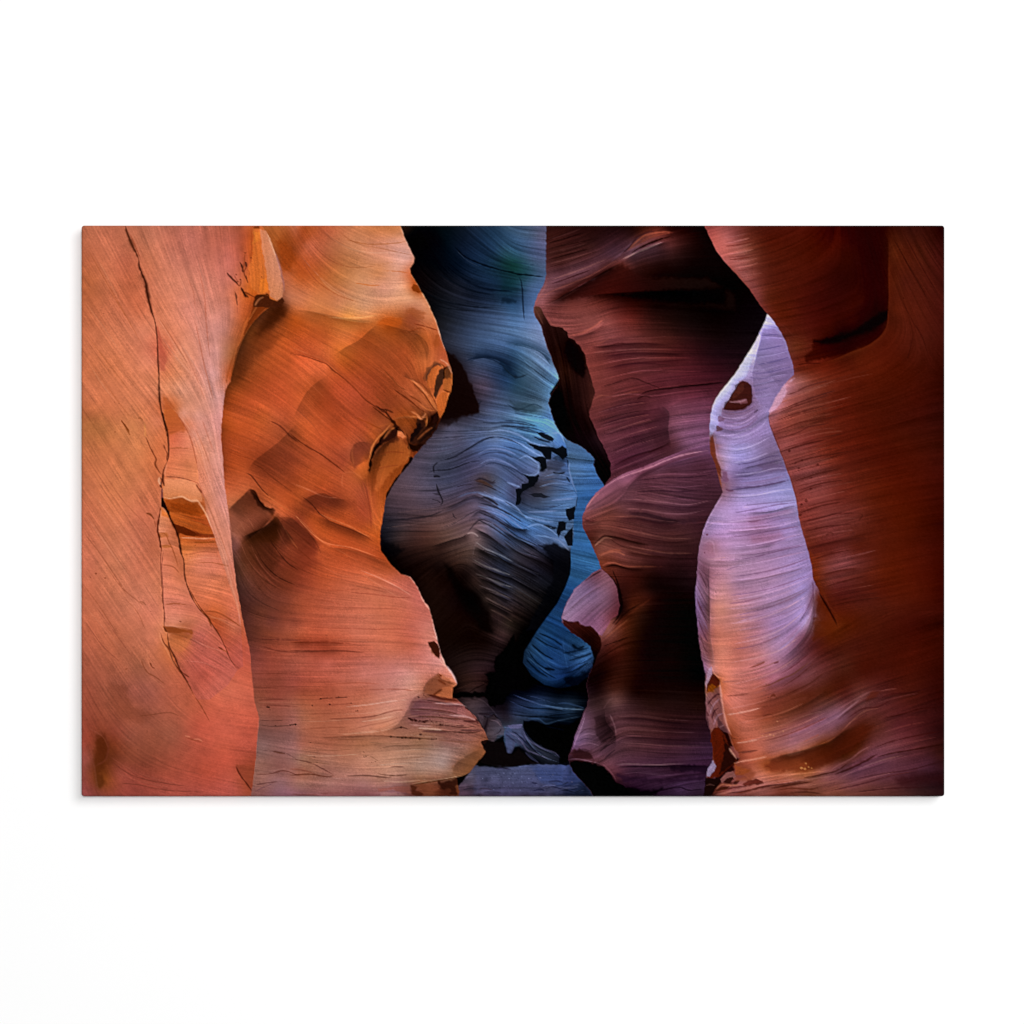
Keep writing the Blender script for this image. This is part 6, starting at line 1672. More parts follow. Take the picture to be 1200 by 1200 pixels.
H 10 1.12 700,590 620,655 540,705 440,755 340,795
H 8 .82 600,705 680,650 760,605 880,575
H 9 .80 420,1030 530,1008 620,980 680,945
H 8 .82 590,1008 680,975 770,932 900,895 1040,872
H 7 .85 650,1012 760,975 900,930
H 7 .85 160,1078 300,1060 440,1040
H 8 1.1 560,985 420,1000 300,1010 150,1028
H 8 .85 820,605 920,575 1060,555
H 7 .86 850,705 960,682 1100,652
@ 850 480
H 8 .85 60,330 180,302 320,272
H 7 .86 20,440 120,428 230,415 340,385
H 7 .88 120,560 240,555 385,520
H 7 .88 0,665 120,658 310,635
H 8 .86 60,795 200,778 420,735
H 8 .87 0,945 150,925 300,892 450,850
H 8 .87 100,1095 230,1055 450,965
@ 850 690
H 16 .72 240,925 310,903 370,888 430,873 500,848 560,833 620,788 660,763 720,743
@ 850 255
M 30 .84 225,500 400,680 400,1000 240,1120 -100,1220 -120,900
R brown
T .03 .045 .04
E 1.1 .2
@ 590 255
P 1060,-10 1083,42 1115,110 1150,180 1195,240
@ 850 255
P 60,310 130,390 190,480 235,530 280,590 325,670 345,740 365,800 370,850 330,890 290,950 250,1030 232,1075 240,1130 262,1180
@ 850 480
P 245,110 275,180 310,270 350,380 380,480 395,580 420,680 450,780 465,850 475,920 505,985 540,1060 600,1175
P 700,1260 1300,1300
@ 850 255
P 1300,-10
@ 850 690
K 520,130 1200,120 50
@ 850 255
C 0,100,8c5850 50,100,70403a 120,100,5c2e26 20,160,8c5448 100,180,74463e 30,250,7c4a42 100,260,6c3e38 100,330,6c403a 170,430,663a32 200,330,52261e 220,120,481a12 300,80,40150e 200,220,4e221a 300,200,481a10 300,300,4a1c12 220,430,522818 400,120,40140c 500,80,380f0a 600,60,2c0a08 750,60,200606 850,60,280806 500,200,3c120a 650,200,320e09 750,200,2a0a07 850,200,2a0906 400,300,45180e 600,320,340f0a 750,330,2c0a08 860,330,2a0906 300,450,4a1e10 400,420,46190e 600,450,38110b 750,450,2f0c08 850,450,240806 280,520,4e200f 400,530,481b10 550,560,3c120b 700,570,2a0a07 800,540,160504 850,520,120404 340,620,4c2014 450,620,421810 560,640,2a0c08 650,630,1a0605 760,590,100403 380,700,4c2416 450,720,441a12 550,680,200806 650,700,200706 750,660,260806 830,620,2a0906 370,760,4c2018 450,770,481a12 550,750,36100b 650,730,2c0a08 380,830,54241a 450,820,521f14 550,800,50190f 700,740,45150c 800,690,42140c 870,620,44150c 900,500,4a1a0e 900,350,481a0e 890,200,4a1c10 900,100,3c140c 1000,80,3a1610 1100,80,36120c 1160,80,2a0a08 960,200,44180e 1050,200,4a1e12 1150,200,401610 960,350,421810 1050,350,4a1e12 1150,350,441a12 950,550,481a0f 1050,520,4c1e12 1150,520,421811 950,700,44160d 1050,680,4a1c12 1150,700,3c140d 850,750,47150c 950,820,3e120a 1100,820,3c120b 1170,850,300d08 320,900,9a6c70 290,960,a07c88 270,1030,946a72 400,880,7c4a42 370,930,7c4c4a 330,990,84524e 450,930,6a3830 550,880,5e261a 650,850,561c10 750,850,4e180d 400,1030,74423a 300,1080,7c4a42 500,1020,643228 600,1000,581f14 750,1000,4a170d 900,950,42130b 1050,1000,40120b 300,1150,784640 450,1130,683830 600,1120,5c261c 750,1120,4c180f 950,1130,42130c 1150,1050,34100c
F 60,150,-15 150,200,-12 300,200,-20,.8 500,250,-30,.5 700,200,80,.4 600,450,-20,.5 400,550,-10 600,600,-18,.5 950,200,65 1050,200,60 1100,350,55 950,500,75,.7 1000,700,110,.7 850,750,-30,.6 1050,680,70,.7 700,800,-20,.7 450,900,-15,1.2 600,950,-17 400,1050,-16,1.3 800,1000,-15,.7 1050,950,-20,.5
@ 850 480
C 300,60,784640 450,50,6c3a30 600,50,5a2218 280,130,6a3c38 320,180,744644 450,150,683430 600,130,5a241c 750,130,4c180f 950,130,42140c 1100,150,3c120c 340,250,6c3e3a 450,260,6a3c38 560,230,642e26 700,250,54201a 850,250,48160f 1000,260,44140c 1130,300,3a110b 380,360,6c3e3c 500,360,6c3e3c 600,350,5e2c26 750,350,501f16 900,380,48170e 1080,400,42140c 400,480,683a38 500,460,6c3e3c 620,470,5c2a24 800,480,4c1c12 1000,500,46150c 1150,500,3a100a 420,600,643634 550,590,683c3c 700,570,5c2c28 850,600,4a1a12 1000,600,46160c 1150,620,390f09 440,680,5a302a 560,690,5a2e2c 700,690,4c2018 900,700,47180e 1100,720,3e120b 480,760,56281e 560,760,4a221c 700,760,4a1e16 850,780,48190f 1050,800,42140c 480,830,5c2c1c 550,850,643a3a 650,820,643a3c 750,820,502420 850,880,47180e 1050,900,42130c 1160,880,350d08 500,900,5a2c1e 560,930,6a4044 650,900,643c3e 760,900,4c201a 520,970,582a1c 600,980,54282a 700,980,4e2424 850,980,461710 1050,1000,40130c 580,1050,542824 700,1050,502626 850,1050,461a14 1050,1080,3c120c 1160,1050,300c08 620,1130,5c2a24 750,1120,542624 900,1120,461a14 1100,1150,36100b 640,1190,5c2a22 800,1180,4c1e18 1000,1190,401410
F 350,100,-16,1.3 500,180,-18,1.3 700,250,-15 400,350,-14,1.3 900,400,-12,.6 550,600,-14,1.2 900,700,-12,.5 650,820,-14,1.2 1000,900,-12,.5 650,1050,-10 900,1100,-10,.5
@ 590 255
C 1110,60,7a4640 1150,100,8a544a 1190,200,8a544a
# --- strokes
@ 850 255
L 1.3 9c6c64 .6 -10,110 60,100 120,85
L 1.3 9c6c62 .6 -10,170 70,160 150,140
L 1.2 502420 .6 0,135 80,130 160,115
L 1.2 502420 .6 10,215 90,210 180,190
L 1.2 986860 .5 30,240 110,235 180,220
L 1.2 502420 .6 60,290 130,280 200,260
L 1.2 905c54 .5 70,320 140,310 200,300
L 1.2 502420 .5 110,350 160,340
L 1.4 7c4840 .7 0,240 60,305 130,385 190,475
S 5 5c3026 .6 235,530 190,480 130,390 60,310 0,235
B 12 260806 .6 620,42 870,42 885,100 885,400 880,520 830,560 760,600 700,620 740,500 760,300 700,120
B 10 0e0403 .9 880,500 875,550 850,570 780,610 700,640 600,680 520,690 480,670 560,650 680,620 780,550 840,510
B 7 260906 .7 480,680 560,690 680,670 800,620 860,590 850,630 800,680 720,710 620,740 520,770 440,780 420,750 470,720
S 8 4c1a0f .9 380,830 450,815 520,790 600,765 680,730 760,700 820,660 850,630 872,590 880,520 885,420 882,300 885,180 880,120 850,60
L 1.3 2a0b08 .6 380,800 440,790 520,790
L 1 5c2e20 .6 330,675 400,680 480,680
L 1.2 5c3024 .4 270,560 330,600 370,640 440,650
D 2 260a07 .8 962,438
L 1.2 2a0c09 .6 900,100 960,210 1030,330 1090,440
L 1.2 2a0c09 .5 960,80 1050,250 1140,400
L 1.2 582818 .5 930,130 1000,270 1060,390
L 1.2 582818 .4 1000,120 1080,280 1160,420
L 1.2 2c0d0a .5 1060,80 1130,200 1180,290
L 1.2 582616 .5 910,270 960,420 1020,560 1050,680
L 1.2 2e0e0a .4 940,420 1010,560 1060,640 1100,760
L 1.2 2e0e0a .4 980,780 1000,700 1010,640
L 2.2 b08890 .8 335,900 300,950 260,1020 238,1070
B 4 a47c84 .8 370,870 340,890 310,930 330,940 315,970 290,1000 250,1030 260,990 300,930
L 1.4 4c2420 .7 330,960 380,945 450,910 560,880
L 1.4 8c5a50 .6 310,990 400,950 500,915 600,880
L 1.4 48221e .7 280,1060 380,1020 470,990 560,960
L 1.4 8a5850 .6 260,1060 360,1010 450,980
L 1.2 48201a .6 300,1100 420,1060 560,1030
L 1.2 885448 .5 280,1110 400,1070 520,1040 640,1010
L 1.4 48201a .7 270,1160 400,1110 520,1090 620,1070
L 1.2 885448 .5 300,1170 420,1130 540,1110
L 1.2 502018 .5 500,900 650,860 800,820
L 1.3 4a2420 .7 232,1080 240,1140 265,1195
@ 850 480
L 1.4 3c1c18 .7 235,70 270,160 310,260 350,370 380,470 395,580 420,680 450,780
S 3 7c4c48 .6 460,840 420,690 395,580 378,470 350,380 310,270 275,180 245,110
L 1.4 482220 .7 270,160 380,130 450,95 560,75
L 1.2 845450 .6 280,170 400,140 500,110 620,100
L 1.2 48221e .6 310,210 420,180 530,150 640,130
L 1.2 845450 .5 320,230 430,200 560,180
L 1.2 48221e .6 340,280 440,250 540,220 660,200
L 1.2 845450 .5 350,310 470,280 580,260
L 1.2 48221e .6 360,340 470,310 580,290
D 2 3e1c1a .75 415,275 395,318 465,370 375,290 500,300 345,225 460,430 410,515 435,495 405,570
L 1.2 804e4a .5 370,380 480,350 600,320
L 1.2 48221e .6 380,420 500,390 620,370
L 1.3 804e48 .6 400,480 470,440 540,420 700,390
L 1.2 48201c .6 390,460 450,430 530,410
L 1.2 804e48 .5 420,570 560,540 700,510
L 1.2 48201c .6 430,530 540,500 660,480
L 1.5 3e1a18 .7 410,610 500,590 600,565 700,560
L 1.3 804e4a .6 420,640 520,615 640,590 720,590
L 1.4 3e1a16 .7 720,600 740,575 730,565
L 1.5 3a1814 .8 540,680 565,668 585,672
B 5 4a221e .6 440,740 520,710 640,690 720,650 640,730 560,760 480,790
L 1.6 804e4c .6 500,830 600,810 720,785 820,760
L 1.4 381612 .7 480,810 570,780 680,760
L 1.4 3a1814 .6 540,960 640,930 760,900
L 1.2 74464a .5 560,970 660,950 760,930
L 2 5e301e .7 465,850 490,910 520,980 560,1040
L 2.2 1e0a08 .9 505,990 530,1035 560,1085 590,1140 605,1175
L 1.4 7a4a44 .6 530,1000 560,1060 600,1110 630,1160
L 1.2 3c1a18 .5 600,1040 700,1010 820,990
L 1.2 3c1a18 .5 640,1110 740,1080 860,1060
@ 850 255
L 1.4 8c5448 .9 280,1010 380,970 480,930 560,905
L 1.4 44201c .9 300,1040 400,1000 500,965 600,935
L 1.4 8c5448 .8 290,1075 420,1035 560,1000 680,970
L 1.4 44201c .8 280,1095 400,1055 540,1015
L 1.3 703428 .7 560,900 680,870 800,845
L 1.4 8c5448 .8 300,1140 440,1090 580,1060
L 1.6 a87068 .9 0,140 60,130 130,112
L 1.4 5a2a24 .9 0,155 70,148 150,130
L 1.6 a06860 .9 10,200 80,190 150,172
L 1.4 54261f .9 20,230 90,222 160,205
L 1.4 986058 .8 50,270 120,262 180,245
@ 850 480
L 1.4 8a5650 .9 290,195 400,160 520,130 640,115
L 1.4 441e1a .9 300,230 420,190 540,165
L 1.4 8a5650 .8 320,255 440,225 560,200
L 1.4 441e1a .8 340,300 450,265 560,245 680,225
L 1.4 8a5650 .8 350,325 470,290 600,265
L 1.4 441e1a .8 370,390 490,350 620,320
L 1.4 8a5650 .8 380,410 500,370 640,345
L 1.4 441e1a .8 390,440 520,400 660,380
L 1.4 8a5650 .8 400,500 520,470 660,440
L 1.4 441e1a .8 400,560 520,520 640,500
L 1.4 8a5654 .8 420,620 540,590 660,570
L 1.4 3c1a17 .8 430,660 540,635 680,620
L 1.4 8a5654 .7 440,700 560,670 700,650
S 8 3a1814 .6 460,745 560,720 680,700 780,690
S 8 3a1814 .6 500,900 620,870 740,855
L 1.4 74484a .8 560,1000 680,970 800,950
L 1.3 3c1a18 .8 580,1060 700,1035 840,1015
R final
# knob of the pale wall
@ 820 420 109.9
B 1.5 aaaadd .5 590,-5 680,-5 640,120 600,230 500,290 470,380 380,500 290,640 270,720 230,860 160,960 130,980 118,850 150,680 222,500 330,380 450,220
B 2 9078a8 .45 680,-5 1000,330 880,680 860,800 940,1000 700,1092 200,1092 200,960 260,760 300,660 480,660 660,580 670,420 650,340 560,280 600,230 640,120
B .8 3a1410 1 545,290 600,308 650,350 668,450 670,560 640,600 540,650 430,670 300,652 322,618 370,540 400,480 450,400 490,330
B 1.5 4c2018 .8 500,340 560,330 560,400 500,470 430,520 410,500 470,400
B 1.5 7a4650 .7 480,540 600,520 610,570 520,590
L 2.2 b08090 1 370,555 430,562 520,555 600,525
L 3 2e0c0a .9 310,640 420,656 540,640 640,590
L 1.6 6c5478 .8 290,684 420,692 560,680 690,618
B 2 6a4660 .7 240,760 330,770 300,810 235,810
B 2 5c3640 .8 220,870 290,890 330,910 270,940 215,930
L 1.7 b494c0 1 270,750 420,770 560,740 690,670
L 1.7 b494c0 1 300,860 450,860 600,810 730,720
L 1.4 7c5c84 .8 300,820 450,820 590,775 710,690
L 1.4 7c5c84 .8 330,920 480,910 620,860 750,750
L 1.7 b8a0d0 1 230,990 430,980 600,920 760,830
L 2 4c3450 .8 690,700 720,680 740,655
L 1.5 6c5a88 .7 640,180 800,190 950,150 1050,110
L 1.5 6c5a88 .7 680,420 800,400 900,370
L 1.5 6c5a88 .7 620,240 800,260 1000,200
L 1.5 a898c8 .8 640,150 800,150 950,110
L 1.5 a898c8 .8 680,330 820,320 960,270
L 1.5 a898c8 .8 700,500 800,490 900,450
B 1.5 c896b0 .8 1092,310 1092,450 1040,580 960,660 890,700 880,680 910,620 980,480
# broken slab beside the crack
@ 180 550 109.9
B 2 ec9c70 .45 150,130 400,120 540,190 600,300 620,420 560,410 490,415 420,390 370,360 300,370 210,385 130,360 120,280
B 1.5 9a4010 .85 140,390 220,395 300,375 370,365 430,400 490,425 560,420 620,500 660,570 600,600 480,590 350,560 220,545 180,520
B 4 843208 .6 220,430 400,440 540,470 590,560 480,580 330,540 230,500
B 2 c05a20 .7 210,570 400,620 600,690 740,760 760,830 640,830 480,780 330,720 250,690
B 1.2 5a1c04 .9 255,700 330,715 440,760 540,810 620,850 520,865 400,840 320,810 290,770
L 1.8 8c3010 .9 540,830 660,860 770,860
L 1.6 8c4010 .8 500,930 640,940 800,930
L 1.4 9c4c20 .7 300,600 450,640 600,700 720,750
L 1.4 9c4c20 .7 240,640 380,680 520,740
B .8 140404 1 95,370 120,370 150,450 190,540 170,540 130,490 95,470
L 2.2 2a0800 1 180,530 220,640 270,740 310,840 335,950 350,1090
L 1.6 5c1c08 .9 90,490 65,640 50,780 80,900 100,1010 100,1090
L 1.8 f8b890 1 130,362 210,376 300,360 370,352 430,385 490,408 570,410 620,490 670,570 740,740
L 1.6 f0b090 .9 345,880 480,880 620,890 780,880
B 2 e07028 .6 100,500 170,560 190,620 100,600
B 2 b05c2c .6 70,820 170,810 190,860 100,880
B 2 b0602c .6 110,970 220,975 230,1010 120,1010
L 1.8 6c2c18 .9 545,195 580,250 620,310
L 1.3 8c4830 .8 150,95 280,100 400,125 500,155
L 1.8 f0c0a0 .9 80,100 70,160 95,210
L 1.8 3a1008 .9 80,200 105,240
L 1.8 3a1008 .9 130,60 120,140 140,220
# hollows at the nose of the orange wall
@ 440 420 109.9
B 2.5 6a3820 .6 600,260 660,120 760,30 850,60 740,110 680,190 650,300
L 2.6 5a3020 .9 650,290 665,220 720,120 790,75 850,110
B 1.2 c8642c .7 790,90 850,130 800,170 770,260 750,380 690,390 655,350 665,250 720,130
B 1.5 3a2014 .95 850,130 870,160 880,230 860,330 800,440 770,520 740,480 760,360 790,220 820,160
B 1.5 a85824 .7 880,170 920,120 960,150 985,230 980,330 960,430 930,430 870,400 860,340 885,250
B 3 5c3018 .75 890,150 940,125 965,180 970,260 920,270 880,240
B 1.2 c05c24 .7 850,430 925,440 925,520 890,650 830,770 800,720 780,600 790,510
L 1.5 5a2008 .9 860,400 930,430 960,440
L 1.8 e8a080 1 820,10 880,45 930,90 980,200
B 2.5 2c120a .85 530,780 590,800 640,850 620,900 700,880 760,830 790,860 740,960 640,1092 420,1092 450,1000 510,900
B 2 120606 .9 500,900 570,830 600,890 540,960 470,1060 430,1092 450,1000
B 2 160806 .9 700,900 780,820 760,920 680,1000 600,1060 560,1080 640,980
B 1.2 200a06 .95 790,680 805,720 800,790 760,830 720,850 740,770
L 2 b8602c 1 640,840 660,760 620,680
L 1.8 a8582c 1 530,1050 600,980 660,930 740,880
L 1.8 d88458 1 530,740 590,770 650,700
L 1.8 d88050 1 450,680 540,730 590,790
L 1.8 d88050 1 470,280 560,350 620,420 690,480
L 2.4 d07840 1 690,500 740,590 790,670
L 1.6 6c2c10 .8 440,480 540,540 600,590
L 2 7c3818 .8 560,300 640,380 720,480 790,620
L 1.6 7c3818 .7 100,140 200,250 300,360 400,410
L 1.6 7c3818 .7 0,480 100,560 200,640
L 2 2c0c04 .95 0,600 60,650 110,670 200,780 260,850 330,930 380,990
L 1.8 3a1408 .8 80,660 150,665 230,700
B 1 e08050 .7 280,930 330,940 380,1000 350,1020 290,990
B 1.2 2a0e08 .95 250,900 280,930 270,990 180,1050 60,1092 80,1040 170,950
L 2.2 d07038 1 100,1040 180,930 250,890
# edge of the pale wall
@ 800 770 109.9
B 1.2 b08ca8 .8 330,150 370,120 370,220 330,320 300,420 290,330 310,240
B 1.2 7c4a50 .6 310,460 430,400 480,370 490,500 520,680 560,860 600,980 520,960 440,890 380,920 340,940 300,800 290,600
B 1 4a1408 1 380,220 420,240 470,300 480,350 430,390 360,440 310,450 300,400 330,320 360,250
B 2.5 8c4408 .85 320,380 380,360 430,380 370,440 315,450
L 1.8 a87c8c 1 340,740 390,620 470,530
L 1.8 3a1218 .9 310,620 370,540 440,480 490,480
L 1.8 3a1218 .9 370,800 400,700 460,650
L 1.8 a07484 1 390,880 440,760 520,720
L 1.8 98686c 1 470,900 530,870
L 1.6 4a2024 .8 330,760 300,690
L 2 e8a090 1 470,300 490,480 520,680 560,860 620,1000
B 1.2 4a1408 .95 400,910 450,900 510,960 560,1050 580,1092 350,1092 360,980
L 1.8 8c4440 .7 850,140 950,110 1050,70
L 1.6 a8605c .7 900,470 1000,440 1092,400
L 1.8 e8a898 1 560,740 700,720 850,690 1000,650
L 1.6 8c4438 .8 560,500 700,490 850,470
L 1.6 a05c54 .7 500,320 650,310 800,300
@ 800 840 109.9
B 1.2 501404 .95 390,150 450,170 510,220 580,350 620,480 700,560 650,610 560,680 460,770 330,800 310,780 420,620 380,400 360,250
B 3 1c0604 .9 510,250 590,380 620,480 700,555 640,610 520,700 440,760 500,600 530,400
B 1.2 9080a0 .9 385,560 425,640 400,700 340,770 305,760 315,680
B 1.2 140604 .95 290,780 360,790 440,790 490,830 440,880 400,960 360,1010 270,1000 280,900 280,840
L 1.4 7c5048 .9 280,890 340,870 410,880
B 3 944420 .8 660,600 740,650 850,690 760,760 680,740
B 1 84504c .9 480,800 560,720 640,700 680,770 600,820 500,850
B 1 2a0c08 .95 510,840 570,790 640,775 655,800 590,850
B 1 3c1408 .9 400,960 480,900 600,890 560,930 470,950
L 2 c87858 1 420,930 500,870 620,880 740,870
B 1.5 5a2018 .9 740,870 830,820 930,805 1020,830 950,860 850,890
L 2 4a1810 .9 560,930 700,900 830,880
L 2 6c2c20 .9 640,1000 760,970 900,930 1090,880
L 2 e09880 1 650,600 760,570 900,550 1080,510
L 2 e8a890 1 590,400 650,490 690,545
L 2 b06c60 1 420,1000 560,970 700,940 860,905
L 1.8 5a2820 .8 700,460 820,450 960,430
L 1.8 e0a08c 1 680,340 820,320 980,290
# fin beside the recess
@ 260 260 109.9
B 2 d87030 .7 400,100 490,100 500,300 540,560 590,700 600,880 560,940 460,930 360,820 350,600 400,440
B 1.2 e87828 .85 490,740 560,730 590,800 590,890 500,930 480,880
B 2 e88030 .6 410,140 480,140 480,250 410,260
B 1.5 cc8464 .7 490,100 570,110 680,400 760,650 790,880 770,980 700,1010 620,960 600,850 570,650 520,400
L 1.8 e8b090 .9 580,150 640,300 690,450
L 2 a07078 .8 680,380 740,560 790,780 800,900
B 14 943c10 .7 690,250 760,230 900,330 950,450 880,640 800,640 760,500
B 1.5 401808 .9 440,940 580,940 620,980 700,1020 770,970 800,1020 760,1092 400,1092 400,1040
L 2.2 d08050 1 420,1080 470,1000 540,960
L 2.2 200804 1 245,840 275,900 310,970
L 2 3a1404 .9 440,940 520,950 590,930
L 1.8 3a1810 .95 230,520 255,570 275,650
L 1.8 3a1810 .95 305,510 315,580
L 1.6 3a1810 .9 65,650 130,730 210,800
L 1.6 4a2010 .9 310,690 335,790
L 1.6 5c3020 .8 175,910 200,1080
D 1 5c2810 .8 300,400 375,465 520,590 510,705 185,680 200,770 240,740
# rocks and sand at the end of the passage
@ 560 830 109.9
B 1.2 54424c .5 -5,80 130,130 200,90 290,160 340,270 330,340 250,360 200,430 140,420 110,330 60,240
L 2 140a10 .95 130,110 110,200 80,280
L 1.6 1c1018 .9 0,70 120,80 210,110
L 1.4 1c1018 .8 200,340 270,310 300,260
L 1.6 6c5864 1 150,150 240,170 300,240
B 2 0a0506 .9 40,430 130,420 230,440 340,440 350,560 430,600 520,520 600,600 700,680 780,700 600,720 450,760 250,750 20,700 100,560
B 1.2 40405e .6 350,220 560,200 590,270 620,400 560,480 480,450 430,580 370,570 350,440
B 1.2 5c5a80 .9 370,220 570,205 560,255 420,260
L 1.8 6a6488 1 390,300 500,370 570,450 640,540 760,590 900,650
L 1.8 14142a .95 430,290 520,350 600,430 700,520 850,590
L 1.8 5a5678 1 580,290 640,400 760,480 860,530 980,570 1050,640
L 1.5 2c2c48 .9 350,330 440,400 500,450
L 1.6 3c3a58 1 600,560 680,640 780,700
B 20 46486a .5 -40,770 300,765 500,770 700,735 1092,745 1092,1100 -40,1100
B 20 2e4480 .4 700,760 1092,740 1092,1000 800,950
L 1.5 1c1c38 .9 680,950 760,965
L 1.5 1c1c38 .9 900,945 1000,930 1080,945
L 1.5 1c1c38 .9 880,1030 960,1010 1080,1040
L 1.5 1c1c38 .9 700,1060 800,1040 860,1060
L 1.6 6c70a0 1 820,1000 900,985 1000,990
L 1.4 3a2c3c .8 0,1040 90,1030 200,1050
L 1.4 2c2438 .8 60,1080 160,1070 300,1085
L 1.4 2a2440 .8 240,780 320,770 420,790
D .7 22243c .6 60,820 140,860 220,830 300,880 360,820 430,870 520,820 600,860 660,810 740,870 120,930 210,910 310,950 420,930 520,900 610,950 90,990 180,1000 280,1020 390,1000 490,980 590,1010 700,1000 760,910 840,850 930,880 1010,840
D .7 767aa0 .6 90,850 180,890 260,850 330,830 400,900 470,840 560,880 640,830 150,960 250,970 350,930 450,960 560,940 650,900 720,940 60,900 200,1040 330,1000 430,1040 540,1050 800,890 880,830 960,860
# ledge at the foot of the orange wall
@ 480 780 109.9
B 2 a05838 .4 360,100 420,110 500,180 590,240 550,270 540,430 420,430 300,380 190,350 200,260 270,170
B 1 6c2810 .9 360,95 420,130 390,150
L 2.4 6c2c14 .9 360,180 410,210 470,250
B 1.2 c06a44 .6 420,280 550,270 540,430 400,410 330,380
L 2.4 5a2410 .95 300,380 360,340 420,300
L 2.6 4a1810 .95 240,370 330,400 420,430 540,440 640,460
L 2.4 e0b8c0 1 470,0 540,100 610,240
L 1.6 5c2c30 .8 0,470 150,465 300,480
L 1.8 5c2c30 .8 400,520 550,515 700,540
L 1.6 6c3c3c .7 0,590 200,590 420,600
D 1.2 3a1014 .9 60,690 180,720 10,680 430,750 300,730 870,735 720,550 100,400 200,395 140,650 260,690 380,640
L 2 3c1414 .9 680,710 780,715 880,720
L 1.8 4c2424 .8 600,770 700,770
L 1.8 4c2828 .8 640,830 780,830 940,830
L 1.8 5a3030 .8 150,840 300,850 480,860
L 1.8 c89088 1 0,760 150,770 300,780
L 1.6 5a3028 .8 0,920 130,935
L 1.8 3a1c18 .9 270,945 330,940
L 1.8 3a1c18 .9 120,880 160,885
L 1.8 d8a8a8 1 300,480 450,490 640,500 730,530
L 1.8 d0a0a0 1 500,640 700,650 850,700
L 1.8 d0a898 1 100,800 260,810 420,830
L 1.6 7c4c44 .7 560,900 700,900 860,905
L 1.6 7c4c44 .7 480,960 640,955 820,960
B 1 1a0a08 .95 920,960 1000,950 960,1010 920,990
# crevices in the blue rock
@ 560 480 160
B 1.2 06080d .97 420,290 470,300 560,318 640,330 690,345 740,315 780,345 790,410 745,440 700,405 650,372 640,440 600,440 560,380 500,345 450,315
B 1.2 06080d .97 440,405 500,420 560,410 600,430 605,520 570,545 535,540 545,480 510,450
B 1.2 06080d .97 385,565 440,580 500,590 525,570 540,590 520,640 490,670 450,690 400,720 370,760 385,800 360,840 330,845 335,700 380,690 385,650 440,650 450,620 420,590
B 1.2 14161f .9 450,745 500,735 560,740 635,770 580,780 500,770
B 1.2 0a0c12 .95 510,195 560,205 620,225 670,260 655,282 610,270 560,240 520,210
L 2 0a0c12 .95 490,240 560,270 640,290
L 2 14161f .9 660,550 700,565 770,550
B 1.2 07080d .97 700,985 750,982 780,992 770,1060 730,1080 710,1120 690,1080 700,1030
B 1.2 07080d .97 770,880 850,850 858,880 840,960 800,980 775,930
B 1.2 07080d .97 755,1120 800,1060 838,1020 835,1200 790,1200
L 2.4 0a0c12 .95 570,1020 630,1030 690,1050
H 8 .6 640,445 700,410 745,445 790,415
H 8 .6 605,525 570,548 530,542
H 9 .6 330,848 365,842 390,800 375,762 405,722 490,672 540,592
L 2 94b0e8 1 100,192 200,182 330,212 430,268 480,298 560,316 640,328
L 2 94b0e8 1 150,250 260,262 370,300 440,345 520,395 580,412
L 1.8 8ca8e0 1 350,440 430,410 500,455 540,500 520,565 460,580 400,565
L 1.8 8ca4d8 1 250,640 330,668 375,685
L 1.8 8ca4d8 1 0,735 120,775 250,810 330,855 400,930
L 2 90b0ec 1 400,945 500,960 600,985 690,990
L 1.8 8cace4 1 420,1040 520,1010 620,1045 700,1110
L 1.8 90acd8 1 650,210 720,215 760,290
L 1.6 7c90c0 1 810,460 800,520 830,640 870,740
L 1.6 7088b8 1 580,590 680,570 800,590
L 1.6 7088b8 1 540,680 660,650 800,660
L 1.6 34405c .8 560,630 680,610 800,620
L 1.6 34405c .8 600,720 720,710 840,720
L 1.6 34405c .8 440,870 560,860 700,850
L 1.6 7c90c0 1 420,900 560,900 700,890
L 1.6 7c90c0 1 640,800 740,790 850,780
L 1.6 20283c .8 0,300 80,260 180,245 300,275 400,330
L 1.6 20283c .8 0,110 120,120 260,115 400,130 520,150
L 1.6 20283c .8 120,160 260,150 400,165 500,190
L 1.6 2c3450 .8 0,420 100,380 220,385 320,430
L 1.6 8090c4 1 0,390 100,350 230,355 340,400
L 1.6 2c3450 .8 0,520 120,470 240,500 340,560
L 1.6 7c88b8 1 0,490 120,440 250,470 350,530
L 1.8 2a2430 .9 0,600 60,620 120,650 160,640
L 2 4a3024 .8 0,620 60,640 100,660
L 1.8 1c1c28 .9 20,780 80,780 130,810 180,840
L 1.6 1c1c28 .9 0,820 120,850 260,910 400,1000
L 1.6 6c7cac 1 0,850 130,885 280,960 400,1060
L 1.6 1c1a24 .9 0,900 120,950 240,1020 340,1080
L 1.6 1c1a24 .9 0,970 100,1020 220,1100 300,1160
L 1.6 504c64 1 0,940 120,990 230,1060 330,1120
282
196,120,92 200,120,95 - 192,124,100 205,128,108 208,126,108 188,118,108 188,110,92 190,105,85 - 190,100,70 175,92,62
196,94,62 170,82,52 200,122,84 214,140,104 218,138,108 222,150,125 - 4,3,6 16,18,36 20,30,54 28,56,88 70,105,150
82,112,155 112,118,165 56,24,22 62,28,26 44,18,18 50,24,28 84,48,52 100,56,54 120,66,62 72,32,28 18,5,5 190,100,90
165,98,105 88,35,22 84,26,10 80,22,12 72,18,10 68,16,10 66,16,12 44,8,6 40,6,4 74,24,10 70,22,12 56,16,12
322
196,116,80 206,126,98 196,112,84 - 208,130,104 216,142,122 212,136,120 206,128,112 - 214,116,56 206,122,80 184,90,52
190,92,54 200,108,62 206,128,80 214,142,102 220,146,108 230,150,120 - 10,8,14 14,18,32 26,40,70 36,64,100 14,40,56
44,80,100 80,110,150 110,70,75 116,72,78 90,52,52 56,22,20 60,16,12 34,10,8 24,7,6 14,4,3 10,3,3 8,2,2
